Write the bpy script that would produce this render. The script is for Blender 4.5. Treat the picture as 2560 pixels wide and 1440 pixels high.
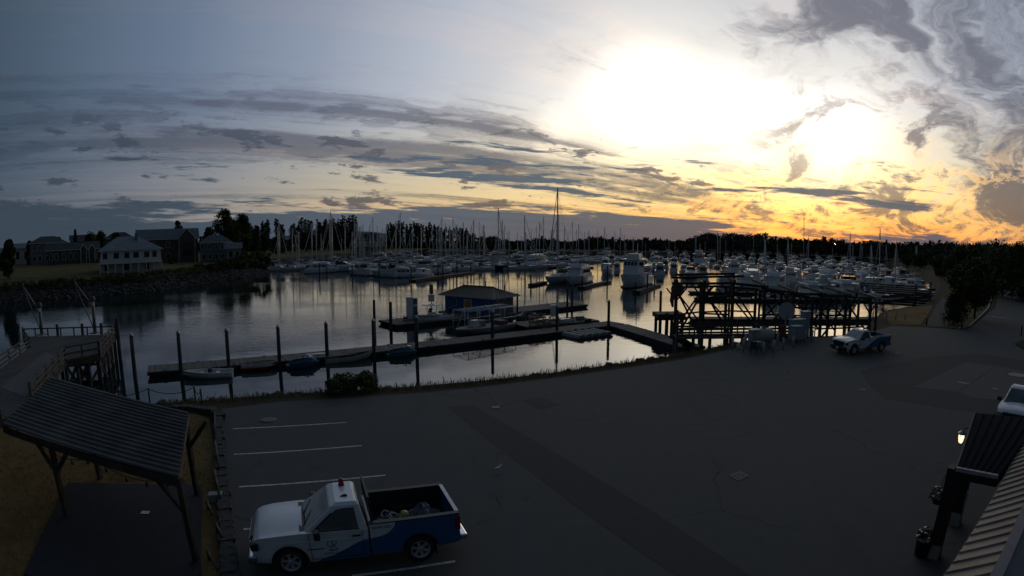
import bpy, bmesh, math, random
from mathutils import Vector, Matrix, Euler
from math import sin, cos, pi, radians, atan2, hypot, sqrt

for o in list(bpy.data.objects): bpy.data.objects.remove(o)
sc = bpy.context.scene
COL = sc.collection
RND = random.Random(7)

# ------------------------------------------------------------------ camera
F = 1430.0            # photo pixels per radian of the wide lens (2560 px wide frame)
PITCH = 125.0 / F
H = 8.5               # camera height above the lot
WZ = -2.5             # water level
cam = bpy.data.cameras.new('camera')
camo = bpy.data.objects.new('camera', cam); COL.objects.link(camo)
sc.camera = camo
camo.location = (0, 0, H)
camo.rotation_euler = (pi/2 - PITCH, 0, 0)
cam.clip_start = 0.1; cam.clip_end = 60000
cam.sensor_width = 36.0; cam.sensor_height = 20.25; cam.sensor_fit = 'HORIZONTAL'
cam.type = 'PANO'
cc = cam.cycles if hasattr(cam, 'cycles') and hasattr(cam.cycles, 'panorama_type') else cam
cc.panorama_type = 'FISHEYE_LENS_POLYNOMIAL'
KP = 36.0/2560.0
cc.fisheye_fov = radians(170)
cc.fisheye_polynomial_k0 = 0.0
cc.fisheye_polynomial_k1 = -1.0/(F*KP)
cc.fisheye_polynomial_k2 = 0.0
cc.fisheye_polynomial_k3 = 0.0
cc.fisheye_polynomial_k4 = 0.0
_c, _s = cos(PITCH), sin(PITCH)

def ray(u, v):
    "world direction seen at photo pixel (u, v)"
    dx, dy = u-1280.0, 720.0-v
    r = hypot(dx, dy)+1e-9; th = r/F
    x = sin(th)*dx/r; yc = sin(th)*dy/r; zc = cos(th)
    return Vector((x, yc*_s+zc*_c, yc*_c-zc*_s))
def G(u, v, z=0.0):
    "point of the level plane z that the photo shows at pixel (u, v)"
    d = ray(u, v); t = (z-H)/d.z
    return Vector((d.x*t, d.y*t, z))
def px(P):
    x, z, y = P[0], P[1], P[2]-H
    yc = y*_c+z*_s; zc = -y*_s+z*_c
    r = hypot(x, yc)+1e-9; th = atan2(r, zc)
    return (1280+F*th*x/r, 720-F*th*yc/r)
def hgt(P, vt):
    "height above P at which a vertical from P reaches photo row vt"
    lo, hi = -5.0, 120.0
    for _ in range(50):
        m = (lo+hi)/2
        if px((P[0], P[1], P[2]+m))[1] > vt: lo = m
        else: hi = m
    return lo

# ------------------------------------------------------------------ world
SUN_AZ = radians(32.0); SUN_EL = radians(0.4)
world = bpy.data.worlds.new('World'); sc.world = world
world.use_nodes = True
wt = world.node_tree; wt.nodes.clear()

class NT:
    "small helper that writes node maths as expressions"
    def __init__(s, t): s.t = t
    def n(s, typ, **kw):
        nd = s.t.nodes.new(typ)
        for k, v in kw.items(): setattr(nd, k, v)
        return nd
    def put(s, sock, v):
        if v is None: return
        if isinstance(v, bpy.types.NodeSocket): s.t.links.new(v, sock)
        else:
            if sock.type == 'RGBA' and len(v) == 3: v = (*v, 1)
            sock.default_value = v
    def m(s, op, a, b=None, c=None, clamp=False):
        nd = s.n('ShaderNodeMath', operation=op, use_clamp=clamp)
        for i, v in enumerate((a, b, c)): s.put(nd.inputs[i], v)
        return nd.outputs[0]
    def add(s, a, b): return s.m('ADD', a, b)
    def mul(s, a, b): return s.m('MULTIPLY', a, b)
    def sub(s, a, b): return s.m('SUBTRACT', a, b)
    def vm(s, op, a, b=None, out=0):
        nd = s.n('ShaderNodeVectorMath', operation=op)
        s.put(nd.inputs[0], a)
        if b is not None: s.put(nd.inputs[1], b)
        return nd.outputs[out]
    def ss(s, x, a, b, lo=0.0, hi=1.0):
        nd = s.n('ShaderNodeMapRange', interpolation_type='SMOOTHSTEP')
        s.put(nd.inputs[0], x)
        for i, v in enumerate((a, b, lo, hi)): s.put(nd.inputs[i+1], v)
        return nd.outputs[0]
    def lin(s, x, a, b, lo=0.0, hi=1.0):
        nd = s.n('ShaderNodeMapRange')
        s.put(nd.inputs[0], x)
        for i, v in enumerate((a, b, lo, hi)): s.put(nd.inputs[i+1], v)
        return nd.outputs[0]
    def mix(s, f, a, b, mode='MIX'):
        nd = s.n('ShaderNodeMix', data_type='RGBA', blend_type=mode)
        s.put(nd.inputs[0], f); s.put(nd.inputs[6], a); s.put(nd.inputs[7], b)
        return nd.outputs[2]
    def noise(s, vec, scale=1.0, detail=4.0, rough=0.5, dist=0.0, lac=2.0, col=False):
        nd = s.n('ShaderNodeTexNoise')
        s.put(nd.inputs['Vector'], vec)
        s.put(nd.inputs['Scale'], scale); s.put(nd.inputs['Detail'], detail)
        s.put(nd.inputs['Roughness'], rough); s.put(nd.inputs['Distortion'], dist); s.put(nd.inputs['Lacunarity'], lac)
        return nd.outputs[1 if col else 0]
    def ramp(s, f, stops, interp='LINEAR'):
        nd = s.n('ShaderNodeValToRGB'); cr = nd.color_ramp; cr.interpolation = interp
        while len(cr.elements) > len(stops): cr.elements.remove(cr.elements[-1])
        while len(cr.elements) < len(stops): cr.elements.new(0.5)
        for e, (p, c) in zip(cr.elements, stops):
            e.position = p; e.color = (*c, 1) if len(c) == 3 else c
        s.put(nd.inputs[0], f)
        return nd.outputs[0]
    def comb(s, x, y, z=0.0):
        nd = s.n('ShaderNodeCombineXYZ')
        for i, v in enumerate((x, y, z)): s.put(nd.inputs[i], v)
        return nd.outputs[0]
    def sep(s, v):
        nd = s.n('ShaderNodeSeparateXYZ'); s.put(nd.inputs[0], v); return nd.outputs

def build_sky():
    N = NT(wt)
    d = N.vm('NORMALIZE', N.n('ShaderNodeTexCoord').outputs['Generated'])
    x, y, z = N.sep(d)
    zc = N.m('MAXIMUM', z, 0.0)
    el = N.m('ARCSINE', zc)
    deg = 57.29578
    eld = N.mul(el, deg)
    azd = N.mul(N.m('ARCTAN2', x, y), deg)
    sdir = ray(2100, 600)
    def angle(v): return N.mul(N.m('ARCCOSINE', N.m('MINIMUM', N.vm('DOT_PRODUCT', d, tuple(v), out=1), 0.99999)), deg)
    ang = N.m('SMOOTH_MIN', N.m('SMOOTH_MIN', angle(ray(1620, 275)), angle(ray(2090, 395)), 10.0), angle(ray(1850, 335)), 7.0)
    ang = N.m('SMOOTH_MIN', ang, N.add(angle(ray(1400, 335)), 5.0), 8.0)
    # clear air: pale glow round the set sun, slate blue away from it
    S = 180.0
    base = N.ramp(N.m('DIVIDE', ang, S), [
        (0.0, (2.3, 2.18, 1.95)), (3.5/S, (1.50, 1.42, 1.28)), (8/S, (0.86, 0.83, 0.79)), (13/S, (0.62, 0.625, 0.65)), (20/S, (0.45, 0.49, 0.57)),
        (30/S, (0.27, 0.32, 0.415)), (43/S, (0.138, 0.187, 0.275)), (57/S, (0.070, 0.108, 0.160)), (68/S, (0.036, 0.060, 0.090)),
        (80/S, (0.027, 0.046, 0.070)), (1.0, (0.020, 0.031, 0.047))])
    # flattened glow hugging the horizon on the sunset side
    hz = N.mul(N.ss(eld, 15.0, 2.0), N.ss(N.m('ABSOLUTE', N.sub(azd, 12.0)), 82.0, 8.0))
    base = N.mix(N.mul(hz, 0.8), base, N.ramp(N.m('DIVIDE', N.m('ABSOLUTE', N.sub(azd, 26.0)), 90.0), [(0.0, (1.55, 1.30, 0.90)), (0.18, (1.25, 1.03, 0.68)), (0.36, (0.84, 0.70, 0.46)), (0.60, (0.44, 0.385, 0.30)), (0.80, (0.24, 0.205, 0.175)), (1.0, (0.10, 0.11, 0.12))]))
    # warm tint towards the horizon
    tint = N.ramp(N.m('DIVIDE', eld, 20.0), [(0.0, (1.0, 0.46, 0.12)), (0.10, (1.0, 0.66, 0.26)), (0.22, (1.0, 0.86, 0.55)), (0.40, (1.0, 0.96, 0.84)), (0.65, (1, 1, 1)), (1.0, (1, 1, 1))])
    tw = N.ss(N.m('ABSOLUTE', N.sub(azd, 26.0)), 78.0, 8.0)
    base = N.mix(tw, base, N.mix(1.0, base, tint, 'MULTIPLY'))
    # one high cloud sheet: bands running away towards azimuth 53
    den = N.add(zc, 0.06)
    qx, qy = N.m('DIVIDE', x, den), N.m('DIVIDE', y, den)
    a = radians(53.0)
    along = N.add(N.mul(qx, sin(a)), N.mul(qy, cos(a)))
    across = N.sub(N.mul(qx, cos(a)), N.mul(qy, sin(a)))
    wn = N.noise(N.comb(along, across, 3.0), 0.55, 4, 0.55, col=True)
    wx, wy, _ = N.sep(N.vm('SUBTRACT', wn, (0.5, 0.5, 0.5)))
    side = N.ss(azd, 18.0, 40.0)
    al = N.add(along, N.mul(wx, 2.5)); ac = N.add(across, N.mul(wy, N.add(0.55, N.mul(side, 0.9))))
    st = N.add(0.17, N.mul(side, 0.20))
    als = N.add(N.mul(al, st), N.mul(N.sub(N.noise(N.comb(along, across, 91.0), 1.6, 4, 0.6), 0.5), 0.9))
    n1 = N.noise(N.comb(als, ac, 3.7), 0.75, 7, 0.63, 0.15)
    n2 = N.noise(N.comb(N.mul(als, 0.7), ac, 7.3), 1.9, 7, 0.66, 0.1)
    n3 = N.noise(N.comb(N.mul(al, 0.25), ac, 23.9), 0.33, 3, 0.5)
    heart = N.ss(ang, 11.0, 1.0)
    broad = N.ss(N.add(N.add(N.mul(n1, 0.35), N.mul(n2, 0.35)), N.mul(n3, 0.4)), 0.50, 0.66)
    dens = N.add(N.add(N.mul(n1, 0.55), N.mul(n2, 0.33)), N.mul(n3, 0.34))
    dens = N.sub(dens, N.mul(heart, 0.035))
    dens = N.add(dens, N.mul(N.ss(ang, 5.0, 14.0), N.mul(N.ss(azd, 14.0, 34.0), 0.065)))
    cl = N.ss(dens, 0.60, 0.71)
    cs = N.mix(1.0, base, (0.19, 0.185, 0.215), 'MULTIPLY')
    ccol = N.mix(1.0, cs, N.mix(N.ss(ang, 62.0, 30.0), (0.014, 0.022, 0.032), (0.045, 0.052, 0.068)), 'ADD')
    col = N.mix(N.mul(broad, N.sub(0.36, N.mul(heart, 0.06))), base, ccol)
    # lit thin veil: brighter and faintly pink strands
    vl = N.ss(N.noise(N.comb(N.mul(als, 0.8), ac, 44.0), 1.3, 6, 0.62, 0.2), 0.50, 0.68)
    vcol = N.mix(1.0, N.mix(1.0, base, (1.32, 1.10, 0.98), 'MULTIPLY'), (0.018, 0.010, 0.007), 'ADD')
    col = N.mix(N.mul(vl, 0.45), col, vcol)
    col = N.mix(N.mul(cl, N.ss(azd, -70.0, 12.0, 0.45, 0.92)), col, ccol)
    # torn cloud low on the sunset side
    mo = N.noise(N.comb(N.add(N.mul(azd, 0.13), N.mul(eld, -0.05)), N.mul(eld, 0.24), 31.0), 1.15, 8, 0.68, 0.55)
    mk = N.mul(N.mul(N.ss(azd, 14.0, 30.0), N.ss(eld, 19.0, 10.0)), N.mul(N.ss(mo, 0.475, 0.60), N.sub(1.0, N.mul(N.ss(ang, 6.0, 0.5), 0.35))))
    mcol = N.mix(1.0, N.mix(1.0, base, (0.22, 0.195, 0.215), 'MULTIPLY'), (0.050, 0.052, 0.064), 'ADD')
    col = N.mix(N.mul(mk, 0.9), col, mcol)
    edge = N.mul(N.mul(N.ss(azd, 8.0, 26.0), N.ss(eld, 12.0, 5.0)), N.mul(N.ss(mo, 0.42, 0.49), N.ss(mo, 0.56, 0.49)))
    col = N.mix(N.mul(edge, 0.6), col, N.mix(1.0, base, (1.6, 1.15, 0.7), 'MULTIPLY'))
    # low cloud bank near the horizon, layered flat, sinking to the right
    eb = N.add(eld, N.mul(N.add(azd, 45.0), 0.045))
    warp = N.mul(N.sub(N.noise(N.comb(N.mul(azd, 0.05), N.mul(eld, 0.2), 9.0), 1.0, 4, 0.5), 0.5), 2.2)
    b1 = N.noise(N.comb(N.mul(azd, 0.042), N.add(N.mul(eb, 0.42), warp), 0.0), 1.0, 7, 0.60, 0.1)
    b2 = N.noise(N.comb(N.mul(azd, 0.11), N.mul(eb, 1.3), 5.0), 1.0, 6, 0.64, 0.15)
    bd = N.add(N.mul(b1, 0.60), N.mul(b2, 0.40))
    thr = N.ramp(N.m('DIVIDE', eb, 16.0), [(0.0, (0.34,)*3), (0.13, (0.37,)*3), (0.27, (0.41,)*3), (0.34, (0.54,)*3), (0.40, (0.575,)*3), (0.47, (0.495,)*3), (0.54, (0.50,)*3), (0.62, (0.54,)*3), (0.75, (0.57,)*3), (1.0, (0.7,)*3)])
    thr = N.add(thr, N.mul(N.ss(azd, 16.0, 28.0), N.mul(N.ss(azd, 60.0, 46.0), 0.06)))
    thr = N.add(thr, N.mul(N.ss(azd, 2.0, -26.0), 0.075))
    bank = N.ss(N.sub(bd, thr), -0.035, 0.025)
    bank = N.mul(bank, N.ss(eld, 15.0, 9.0))
    # scattered small dark puffs drifting over the bank
    pf = N.add(N.mul(N.noise(N.comb(N.mul(azd, 0.17), N.add(N.mul(eld, 0.52), N.mul(azd, 0.03)), 63.0), 1.0, 8, 0.66, 0.2), 0.75), N.mul(n3, 0.25))
    puff = N.mul(N.ss(pf, 0.555, 0.60), N.mul(N.ss(eld, 1.5, 3.5), N.ss(eld, 15.0, 9.0)))
    puff = N.mul(puff, N.ss(azd, 30.0, 18.0))
    bcol = N.mix(1.0, N.mix(1.0, base, (0.045, 0.055, 0.085), 'MULTIPLY'), (0.055, 0.085, 0.125), 'ADD')
    bcol = N.mix(N.ss(azd, -8.0, -44.0), bcol, (0.040, 0.062, 0.086))
    col = N.mix(N.mul(bank, 0.97), col, bcol)
    col = N.mix(N.mul(puff, 0.9), col, N.mix(1.0, N.mix(1.0, base, (0.14, 0.135, 0.16), 'MULTIPLY'), (0.030, 0.042, 0.060), 'ADD'))
    # nishita air underneath
    sk = N.n('ShaderNodeTexSky', sky_type='NISHITA', sun_disc=False)
    sk.sun_elevation = SUN_EL; sk.sun_rotation = SUN_AZ
    bg1 = N.n('ShaderNodeBackground'); N.put(bg1.inputs[0], sk.outputs[0]); bg1.inputs[1].default_value = 0.003
    bg2 = N.n('ShaderNodeBackground'); N.put(bg2.inputs[0], col); bg2.inputs[1].default_value = 1.0
    add = N.n('ShaderNodeAddShader')
    wt.links.new(bg1.outputs[0], add.inputs[0]); wt.links.new(bg2.outputs[0], add.inputs[1])
    out = N.n('ShaderNodeOutputWorld'); wt.links.new(add.outputs[0], out.inputs[0])
build_sky()

sun = bpy.data.lights.new('sun', 'SUN'); sun.energy = 0.5; sun.angle = radians(2); sun.color = (1.0, 0.62, 0.35)
suno = bpy.data.objects.new('sun', sun); COL.objects.link(suno)
suno.rotation_euler = Vector((sin(SUN_AZ)*cos(SUN_EL), cos(SUN_AZ)*cos(SUN_EL), sin(SUN_EL))).to_track_quat('Z', 'Y').to_euler()
sc.view_settings.view_transform = 'Standard'; sc.view_settings.look = 'None'
sc.view_settings.exposure = 0.0; sc.view_settings.gamma = 1.0; sc.view_settings.use_curve_mapping = False
# ------------------------------------------------------------------ materials
MATS = {}
def mat(name, col, rough=0.7, metal=0.0, var=0.12, scale=3.0, bump=0.0, bscale=None, col2=None, spec=0.5, stretch=None, coat=0.0, emit=None, estr=0.0):
    "procedural material: noise-varied colour, optional fine relief"
    if name in MATS: return MATS[name]
    m = bpy.data.materials.new(name); m.use_nodes = True
    t = m.node_tree; N = NT(t); b = t.nodes['Principled BSDF']
    tc = N.n('ShaderNodeTexCoord').outputs['Object']
    if stretch: tc = N.vm('MULTIPLY', tc, stretch)
    nz = N.noise(tc, scale, 5, 0.6)
    c2 = col2 or tuple(c*(1-var*1.6) for c in col); c1 = tuple(min(1, c*(1+var)) for c in col)
    N.put(b.inputs['Base Color'], N.ramp(nz, [(0.32, c2), (0.68, c1)]))
    b.inputs['Roughness'].default_value = rough; b.inputs['Metallic'].default_value = metal
    b.inputs['Specular IOR Level'].default_value = spec
    if coat: b.inputs['Coat Weight'].default_value = coat; b.inputs['Coat Roughness'].default_value = 0.08
    if bump:
        bp = N.n('ShaderNodeBump'); bp.inputs['Strength'].default_value = bump
        bp.inputs['Distance'].default_value = 0.03
        N.put(bp.inputs['Height'], N.noise(tc, bscale or scale*6, 4, 0.6)); N.put(b.inputs['Normal'], bp.outputs[0])
    if emit:
        b.inputs['Emission Color'].default_value = (*emit, 1); b.inputs['Emission Strength'].default_value = estr
    MATS[name] = m
    return m
WHITE = mat('white_gelcoat', (0.80, 0.81, 0.82), 0.30, var=0.05)
WHITE2 = mat('cream_gelcoat', (0.68, 0.67, 0.63), 0.35, var=0.06)
GLASS = mat('dark_glass', (0.012, 0.014, 0.016), 0.06, var=0.1, spec=0.7)
DARKP = mat('black_plastic', (0.018, 0.018, 0.019), 0.55)
RUBBER = mat('rubber', (0.02, 0.02, 0.02), 0.85, bump=0.2, bscale=40)
NAVY = mat('navy_canvas', (0.022, 0.035, 0.085), 0.85)
BLUECAN = mat('blue_canvas', (0.03, 0.08, 0.20), 0.85)
TANCAN = mat('tan_canvas', (0.36, 0.31, 0.23), 0.85)
GREENCAN = mat('green_canvas', (0.03, 0.09, 0.06), 0.85)
REDCAN = mat('maroon_canvas', (0.17, 0.025, 0.03), 0.85)
BLUEHULL = mat('blue_hull', (0.02, 0.045, 0.13), 0.3)
TEAK = mat('teak', (0.22, 0.13, 0.07), 0.6, stretch=(1, 6, 1))
ALU = mat('aluminium', (0.60, 0.60, 0.60), 0.38, metal=0.85)
STEEL = mat('galvanised_steel', (0.42, 0.43, 0.44), 0.5, metal=0.7)
WOODW = mat('weathered_timber', (0.088, 0.077, 0.066), 0.9, var=0.35, scale=2.0, bump=0.5, bscale=25)
WOODD = mat('dark_timber', (0.050, 0.042, 0.036), 0.92, var=0.4, scale=1.5, bump=0.5, bscale=20)
WOODR = mat('brown_stained_timber', (0.10, 0.055, 0.04), 0.9, var=0.3, scale=1.5, bump=0.4)
PLANK = mat('grey_deck_plank', (0.17, 0.16, 0.145), 0.9, var=0.30, scale=1.2, bump=0.5, bscale=20)
CREO = mat('creosote_pile', (0.070, 0.072, 0.080), 0.85, var=0.4, scale=1.0, bump=0.6, bscale=12)
CONC = mat('concrete', (0.34, 0.33, 0.31), 0.9, var=0.18, scale=1.3, bump=0.3)
ROCK = mat('grey_rock', (0.095, 0.092, 0.086), 0.92, var=0.5, scale=0.9, bump=0.6, bscale=9)
BARK = mat('bark', (0.06, 0.045, 0.034), 0.95, var=0.3, scale=4, bump=0.5)
WPAINT = mat('white_paint', (0.74, 0.74, 0.72), 0.6, var=0.08)

# ------------------------------------------------------------------ mesh builder
class MB:
    def __init__(s): s.v = []; s.f = []; s.mi = []; s.sm = []
    def add(s, vs, fs, mi=0, smooth=False):
        o = len(s.v); s.v += [tuple(p) for p in vs]
        for f in fs: s.f.append([i+o for i in f]); s.mi.append(mi); s.sm.append(smooth)
        return s
    def box(s, c, d, rz=0.0, mi=0, M=None, taper=1.0):
        hx, hy, hz = d[0]/2, d[1]/2, d[2]/2
        vs = []
        for z, k in ((-hz, 1.0), (hz, taper)):
            for x, y in ((-hx, -hy), (hx, -hy), (hx, hy), (-hx, hy)):
                p = Vector((x*k, y*k, z))
                if rz: p = Matrix.Rotation(rz, 3, 'Z') @ p
                if M: p = M @ p
                vs.append(p+Vector(c))
        return s.add(vs, [(3, 2, 1, 0), (4, 5, 6, 7), (0, 1, 5, 4), (1, 2, 6, 5), (2, 3, 7, 6), (3, 0, 4, 7)], mi)
    def bar(s, a, b, w, h=None, mi=0, up=(0, 0, 1)):
        a, b = Vector(a), Vector(b); h = h or w
        d = (b-a).normalized(); u = Vector(up)
        if abs(d.dot(u)) > 0.98: u = Vector((0, 1, 0))
        x = d.cross(u).normalized(); y = x.cross(d).normalized()
        vs = [p+x*(i*w/2)+y*(j*h/2) for p in (a, b) for i, j in ((-1, -1), (1, -1), (1, 1), (-1, 1))]
        return s.add(vs, [(0, 1, 2, 3), (7, 6, 5, 4), (0, 4, 5, 1), (1, 5, 6, 2), (2, 6, 7, 3), (3, 7, 4, 0)], mi)
    def tube(s, pts, r, n=8, mi=0, cap=True, smooth=True):
        pts = [Vector(p) for p in pts]; rs = r if isinstance(r, (list, tuple)) else [r]*len(pts)
        vs = []; ref = Vector((0.13, 0.31, 0.94)); 
        for i, p in enumerate(pts):
            d = (pts[min(i+1, len(pts)-1)]-pts[max(i-1, 0)]).normalized()
            u = ref if abs(d.dot(ref)) < 0.95 else Vector((1, 0, 0))
            x = d.cross(u).normalized(); y = d.cross(x)
            vs += [p+(x*cos(2*pi*k/n)+y*sin(2*pi*k/n))*rs[i] for k in range(n)]
        fs = [(i*n+k, i*n+(k+1) % n, (i+1)*n+(k+1) % n, (i+1)*n+k) for i in range(len(pts)-1) for k in range(n)]
        s.add(vs, fs, mi, smooth)
        if cap:
            o = len(s.v)-len(vs)
            s.f.append([o+k for k in range(n)][::-1]); s.mi.append(mi); s.sm.append(False)
            s.f.append([o+(len(pts)-1)*n+k for k in range(n)]); s.mi.append(mi); s.sm.append(False)
        return s
    def lathe(s, prof, c=(0, 0, 0), n=16, mi=0, axis='Z', smooth=True, caps=True):
        vs = []
        for r, z in prof:
            for k in range(n):
                a = 2*pi*k/n; p = Vector((r*cos(a), r*sin(a), z))
                if axis == 'X': p = Vector((z, r*cos(a), r*sin(a)))
                if axis == 'Y': p = Vector((r*cos(a), z, r*sin(a)))
                vs.append(p+Vector(c))
        fs = [(i*n+k, i*n+(k+1) % n, (i+1)*n+(k+1) % n, (i+1)*n+k) for i in range(len(prof)-1) for k in range(n)]
        s.add(vs, fs, mi, smooth)
        o = len(s.v)-len(vs)
        for i, fl in ((0, True), (len(prof)-1, False)):
            if caps and prof[i][0] > 1e-4:
                q = [o+i*n+k for k in range(n)]; s.f.append(q[::-1] if fl else q); s.mi.append(mi); s.sm.append(False)
        return s
    def prism(s, poly, z0, z1, mi=0, caps=True):
        n = len(poly)
        vs = [(p[0], p[1], z0) for p in poly]+[(p[0], p[1], z1) for p in poly]
        fs = [(k, (k+1) % n, n+(k+1) % n, n+k) for k in range(n)]
        if caps: fs += [list(range(n))[::-1], list(range(n, 2*n))]
        return s.add(vs, fs, mi)
    def loft(s, secs, mi=0, smooth=True, closed=False, caps=(True, True)):
        n = len(secs[0]); vs = [p for q in secs for p in q]
        m = n if closed else n-1
        fs = [(i*n+k, i*n+(k+1) % n, (i+1)*n+(k+1) % n, (i+1)*n+k) for i in range(len(secs)-1) for k in range(m)]
        s.add(vs, fs, mi, smooth)
        o = len(s.v)-len(vs)
        if caps[0]: s.f.append([o+k for k in range(n)][::-1]); s.mi.append(mi); s.sm.append(False)
        if caps[1]: s.f.append([o+(len(secs)-1)*n+k for k in range(n)]); s.mi.append(mi); s.sm.append(False)
        return s
    def mesh(s, name, mats):
        me = bpy.data.meshes.new(name); me.from_pydata(s.v, [], s.f)
        mats = mats if isinstance(mats, (list, tuple)) else [mats]
        for m in mats: me.materials.append(m)
        me.polygons.foreach_set('material_index', s.mi)
        me.polygons.foreach_set('use_smooth', s.sm)
        bm = bmesh.new(); bm.from_mesh(me); bmesh.ops.recalc_face_normals(bm, faces=bm.faces); bm.to_mesh(me); bm.free()
        return me
    def build(s, name, mats, parent=None, loc=None, rz=0.0):
        return link(name, s.mesh(name, mats), parent, loc, rz)
def link(name, me, parent=None, loc=None, rz=0.0, rot=None):
    o = bpy.data.objects.new(name, me); COL.objects.link(o)
    if parent: o.parent = parent
    if loc is not None: o.location = loc
    if rot is not None: o.rotation_euler = rot
    elif rz: o.rotation_euler = (0, 0, rz)
    return o
def bevel(o, w=0.02, seg=2):
    m = o.modifiers.new('bevel', 'BEVEL'); m.width = w; m.segments = seg; m.limit_method = 'ANGLE'; m.angle_limit = radians(40)
    return o
def tag(o, label=None, cat=None, group=None, kind=None):
    if label: o['label'] = label
    if cat: o['category'] = cat
    if group: o['group'] = group
    if kind: o['kind'] = kind
    return o
def thing(name, label, cat, loc=(0, 0, 0), rz=0.0, group=None):
    o = bpy.data.objects.new(name, None); COL.objects.link(o)
    o.empty_display_size = 0.3
    o.location = loc; o.rotation_euler = (0, 0, rz)
    return tag(o, label, cat, group)
def struct(o): o['kind'] = 'structure'; return o
KIDS = {}
def copy_tree(o, parent=None):
    c = o.copy(); COL.objects.link(c); c.parent = parent
    for ch in o.children: copy_tree(ch, c)
    return c
ORD = ['first', 'second', 'third', 'fourth', 'fifth', 'sixth', 'seventh', 'eighth', 'ninth', 'tenth', 'eleventh', 'twelfth', 'thirteenth', 'fourteenth', 'fifteenth', 'sixteenth', 'seventeenth', 'eighteenth', 'nineteenth', 'twentieth']
def ordw(i):
    if i < 20: return ORD[i]
    t, u = divmod(i+1, 10)
    tn = {2: 'twenty', 3: 'thirty', 4: 'forty', 5: 'fifty', 6: 'sixty'}[t]
    return tn+'-'+ORD[u-1] if u else {'twenty': 'twentieth', 'thirty': 'thirtieth', 'forty': 'fortieth', 'fifty': 'fiftieth', 'sixty': 'sixtieth'}[tn]
def text_part(name, txt, size, m, parent, loc, rot, extrude=0.002, align='LEFT'):
    cu = bpy.data.curves.new(name, 'FONT'); cu.body = txt; cu.size = size; cu.extrude = extrude; cu.align_x = align
    cu.resolution_u = 3
    o = bpy.data.objects.new(name+'_tmp', cu); COL.objects.link(o)
    dg = bpy.context.evaluated_depsgraph_get()
    me = bpy.data.meshes.new_from_object(o.evaluated_get(dg)); bpy.data.objects.remove(o)
    me.materials.clear(); me.materials.append(m)
    return tag(link(name, me, parent, loc, rot=rot), kind='stuff')
# ------------------------------------------------------------------ water, ground, lot
def poly_obj(name, pts, z, m, parent=None):
    me = bpy.data.meshes.new(name); me.from_pydata([(p[0], p[1], z) for p in pts], [], [list(range(len(pts)))])
    bm = bmesh.new(); bm.from_mesh(me); bmesh.ops.triangulate(bm, faces=bm.faces); bmesh.ops.recalc_face_normals(bm, faces=bm.faces)
    for f in bm.faces:
        if f.normal.z < 0: f.normal_flip()
    bm.to_mesh(me); bm.free(); me.materials.append(m)
    return link(name, me, parent)

def water_material():
    m = bpy.data.materials.new('harbour_water'); m.use_nodes = True
    t = m.node_tree; N = NT(t); b = t.nodes['Principled BSDF']
    b.inputs['Base Color'].default_value = (0.006, 0.018, 0.018, 1)
    b.inputs['Roughness'].default_value = 0.02; b.inputs['IOR'].default_value = 1.333
    P = N.n('ShaderNodeNewGeometry').outputs['Position']
    px_, py_, _ = N.sep(P)
    # wind streaks: calmer pool close to the quay, ruffled patches further out
    calm = N.ss(N.noise(N.vm('MULTIPLY', P, (0.03, 0.045, 1)), 1.0, 3, 0.5), 0.44, 0.64)
    reach = N.ss(py_, 45.0, 72.0)
    amp = N.add(0.055, N.mul(N.add(0.20, N.mul(calm, 0.65)), reach))
    n1 = N.noise(N.vm('MULTIPLY', P, (0.55, 0.9, 1)), 1.0, 4, 0.55)
    n2 = N.noise(N.vm('MULTIPLY', P, (2.2, 3.4, 1)), 1.0, 3, 0.5)
    hgt_ = N.add(N.mul(n1, 0.75), N.mul(n2, 0.17))
    bp = N.n('ShaderNodeBump'); bp.inputs['Distance'].default_value = 0.075
    N.put(bp.inputs['Strength'], amp); N.put(bp.inputs['Height'], hgt_)
    N.put(b.inputs['Normal'], bp.outputs[0])
    return m
WATER = water_material()
struct(poly_obj('water', [(-30000, -300), (30000, -300), (30000, 45000), (-30000, 45000)], WZ, WATER))

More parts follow.
